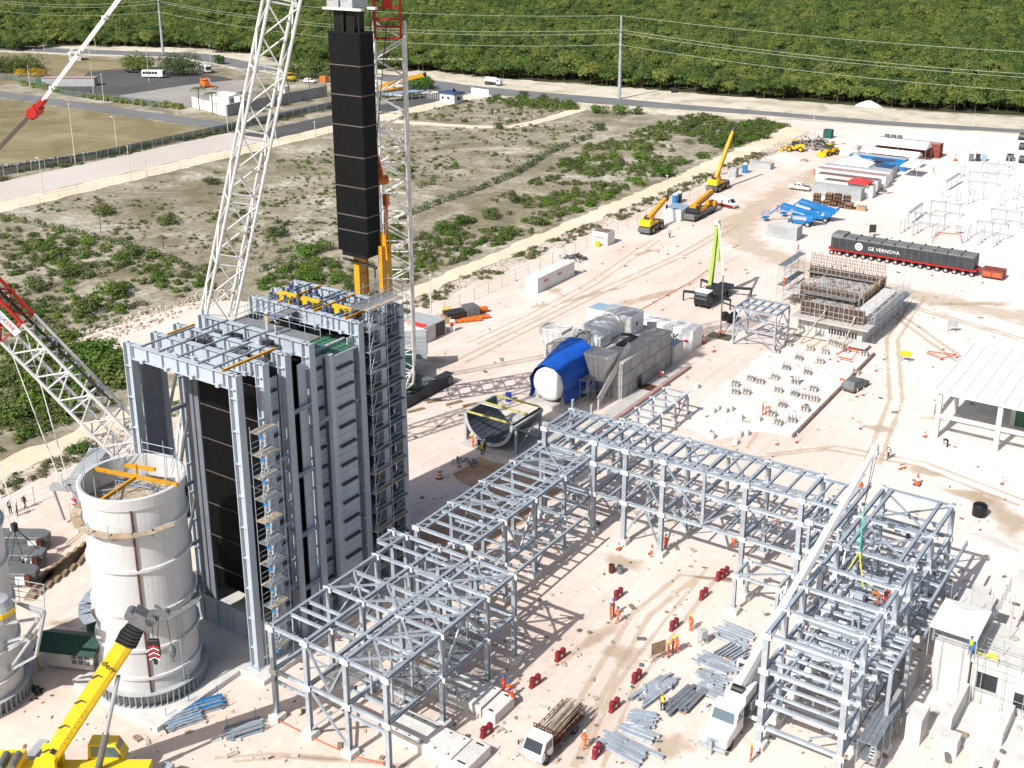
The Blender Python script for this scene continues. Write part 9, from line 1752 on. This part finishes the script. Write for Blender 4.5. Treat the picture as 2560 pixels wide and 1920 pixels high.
# more blocks, walls and scaffold about the pale building
q = random.Random(44)
for (x0, y0, z0, x1, y1, z1) in ((-12.8, 99.6, 6.6, -9, 105, 7.4), (-6.5, 99, 6.6, -3, 104, 8.2), (-15.2, 103, 3.9, -13.2, 106, 6.0), (-8.6, 84.6, 0, -7.4, 86.6, 2.2), (-5.6, 83.4, 0, -3.8, 85, 1.6), (-19.0, 103.2, 0, -17.4, 107, 2.6), (-12.4, 87.4, .35, -11.9, 91.8, 1.5)): PB.mesh("low_wall", MB().box(x0, y0, z0, x1, y1, z1), "concrete_pale", bevel=.03)
for k in range(40): x, y = q.uniform(-18, 2), q.uniform(83.5, 108); z = 6.6 if y > 98 and x > -12.8 else 4 if y > 92.6 and x > -15.6 else .4; PB.mesh("loose_block", MB().cb((x, y, z+.12), (.3+.7*q.random(), .2+.3*q.random(), .22), 0, q.random()*3), q.choice(["concrete_grey", "timber", "concrete", "mid_grey"]))
for k in range(26): x = -19+k*.85; y = 91.7 if k % 2 else 97.2; PB.mem("scaffold_pole", (x, y, .2 if y < 92 else 4), (x, y, 5.6+q.random()*.8 if y < 92 else 8+q.random()), .055, .055, 'T')
for z in (1.9, 3.7): PB.mem("scaffold_ledger", (-15.6, 91.7, z), (3, 91.7, z), .05, .05, 'T')
# labels that tell look-alikes apart by the landmark they are nearest to
ORD = "closest,second closest,third closest,fourth closest,fifth closest,sixth closest,seventh closest,eighth closest,ninth closest,tenth closest,eleventh closest,twelfth closest,thirteenth closest,fourteenth closest,fifteenth closest,sixteenth closest,seventeenth closest,eighteenth closest".split(",")
MARKS = {"the left power pole": (408, 136), "the middle power pole": (1548, 246), "the guard house": (1128, 245), "the hanging tube bundle's lower end": (890, 640), "the raised yellow crane": (1795, 455), "the lowered yellow crane": (1628, 570), "the red mast section": (50, 760), "the boiler's left top corner": (318, 870), "the formwork building": (2060, 790), "the wrapped module": (2260, 640), "the cross rack's middle": (1750, 1110), "the right rack's far end": (2290, 1235), "the open concrete frame": (2400, 1050), "the yellow warning board": (2262, 900), "the turbine pedestal": (1610, 930), "the pump truck": (1765, 750), "the white tanker": (1234, 205), "the camp's wheel loader": (2073, 380), "the thin crooked tree": (252, 570), "the left cable trough": (2300, 550), "the far cable trough": (2420, 450), "the brown kerb": (2090, 990), "the road's right end": (2540, 310), "the trio of orange workers": (1535, 1545), "the portable toilets": (2445, 395), "the gatehouse": (188, 150), "the compound palms": (770, 215), "the black forest-edge car": (1684, 225), "the white verge heap": (2172, 265), "the right busbar frames": (2490, 590), "the second-row busbar frames": (2400, 530)}
grp = {}
for o in list(C.objects):
    if o.get("category") and o.parent is None: grp.setdefault(o["label"], []).append(o)
for lab, os_ in grp.items():
    if len(os_) < 2: continue
    by = {}
    for o in os_:
        x, y, _ = PROJ(o.matrix_basis.translation); k = min(MARKS, key=lambda n: math.hypot(MARKS[n][0]-x, MARKS[n][1]-y)); by.setdefault(k, []).append((math.hypot(MARKS[k][0]-x, MARKS[k][1]-y), o))
    noun = {"bush": "rounded green bush", "tree": "forest-edge tree on the road verge", "column stub": "grey column stub with rebar", "timber mat": "weathered timber mat", "post": "slender galvanized post", "cone": "orange traffic cone", "marker post": "red and white marker post", "plinth": "small white concrete plinth"}.get(os_[0]["category"], os_[0]["category"])
    for k, v in by.items():
        for i, (d, o) in enumerate(sorted(v, key=lambda e: e[0])): o["label"] = f"{noun}, {ORD[min(i, len(ORD)-1)]} of its kind to {k}"
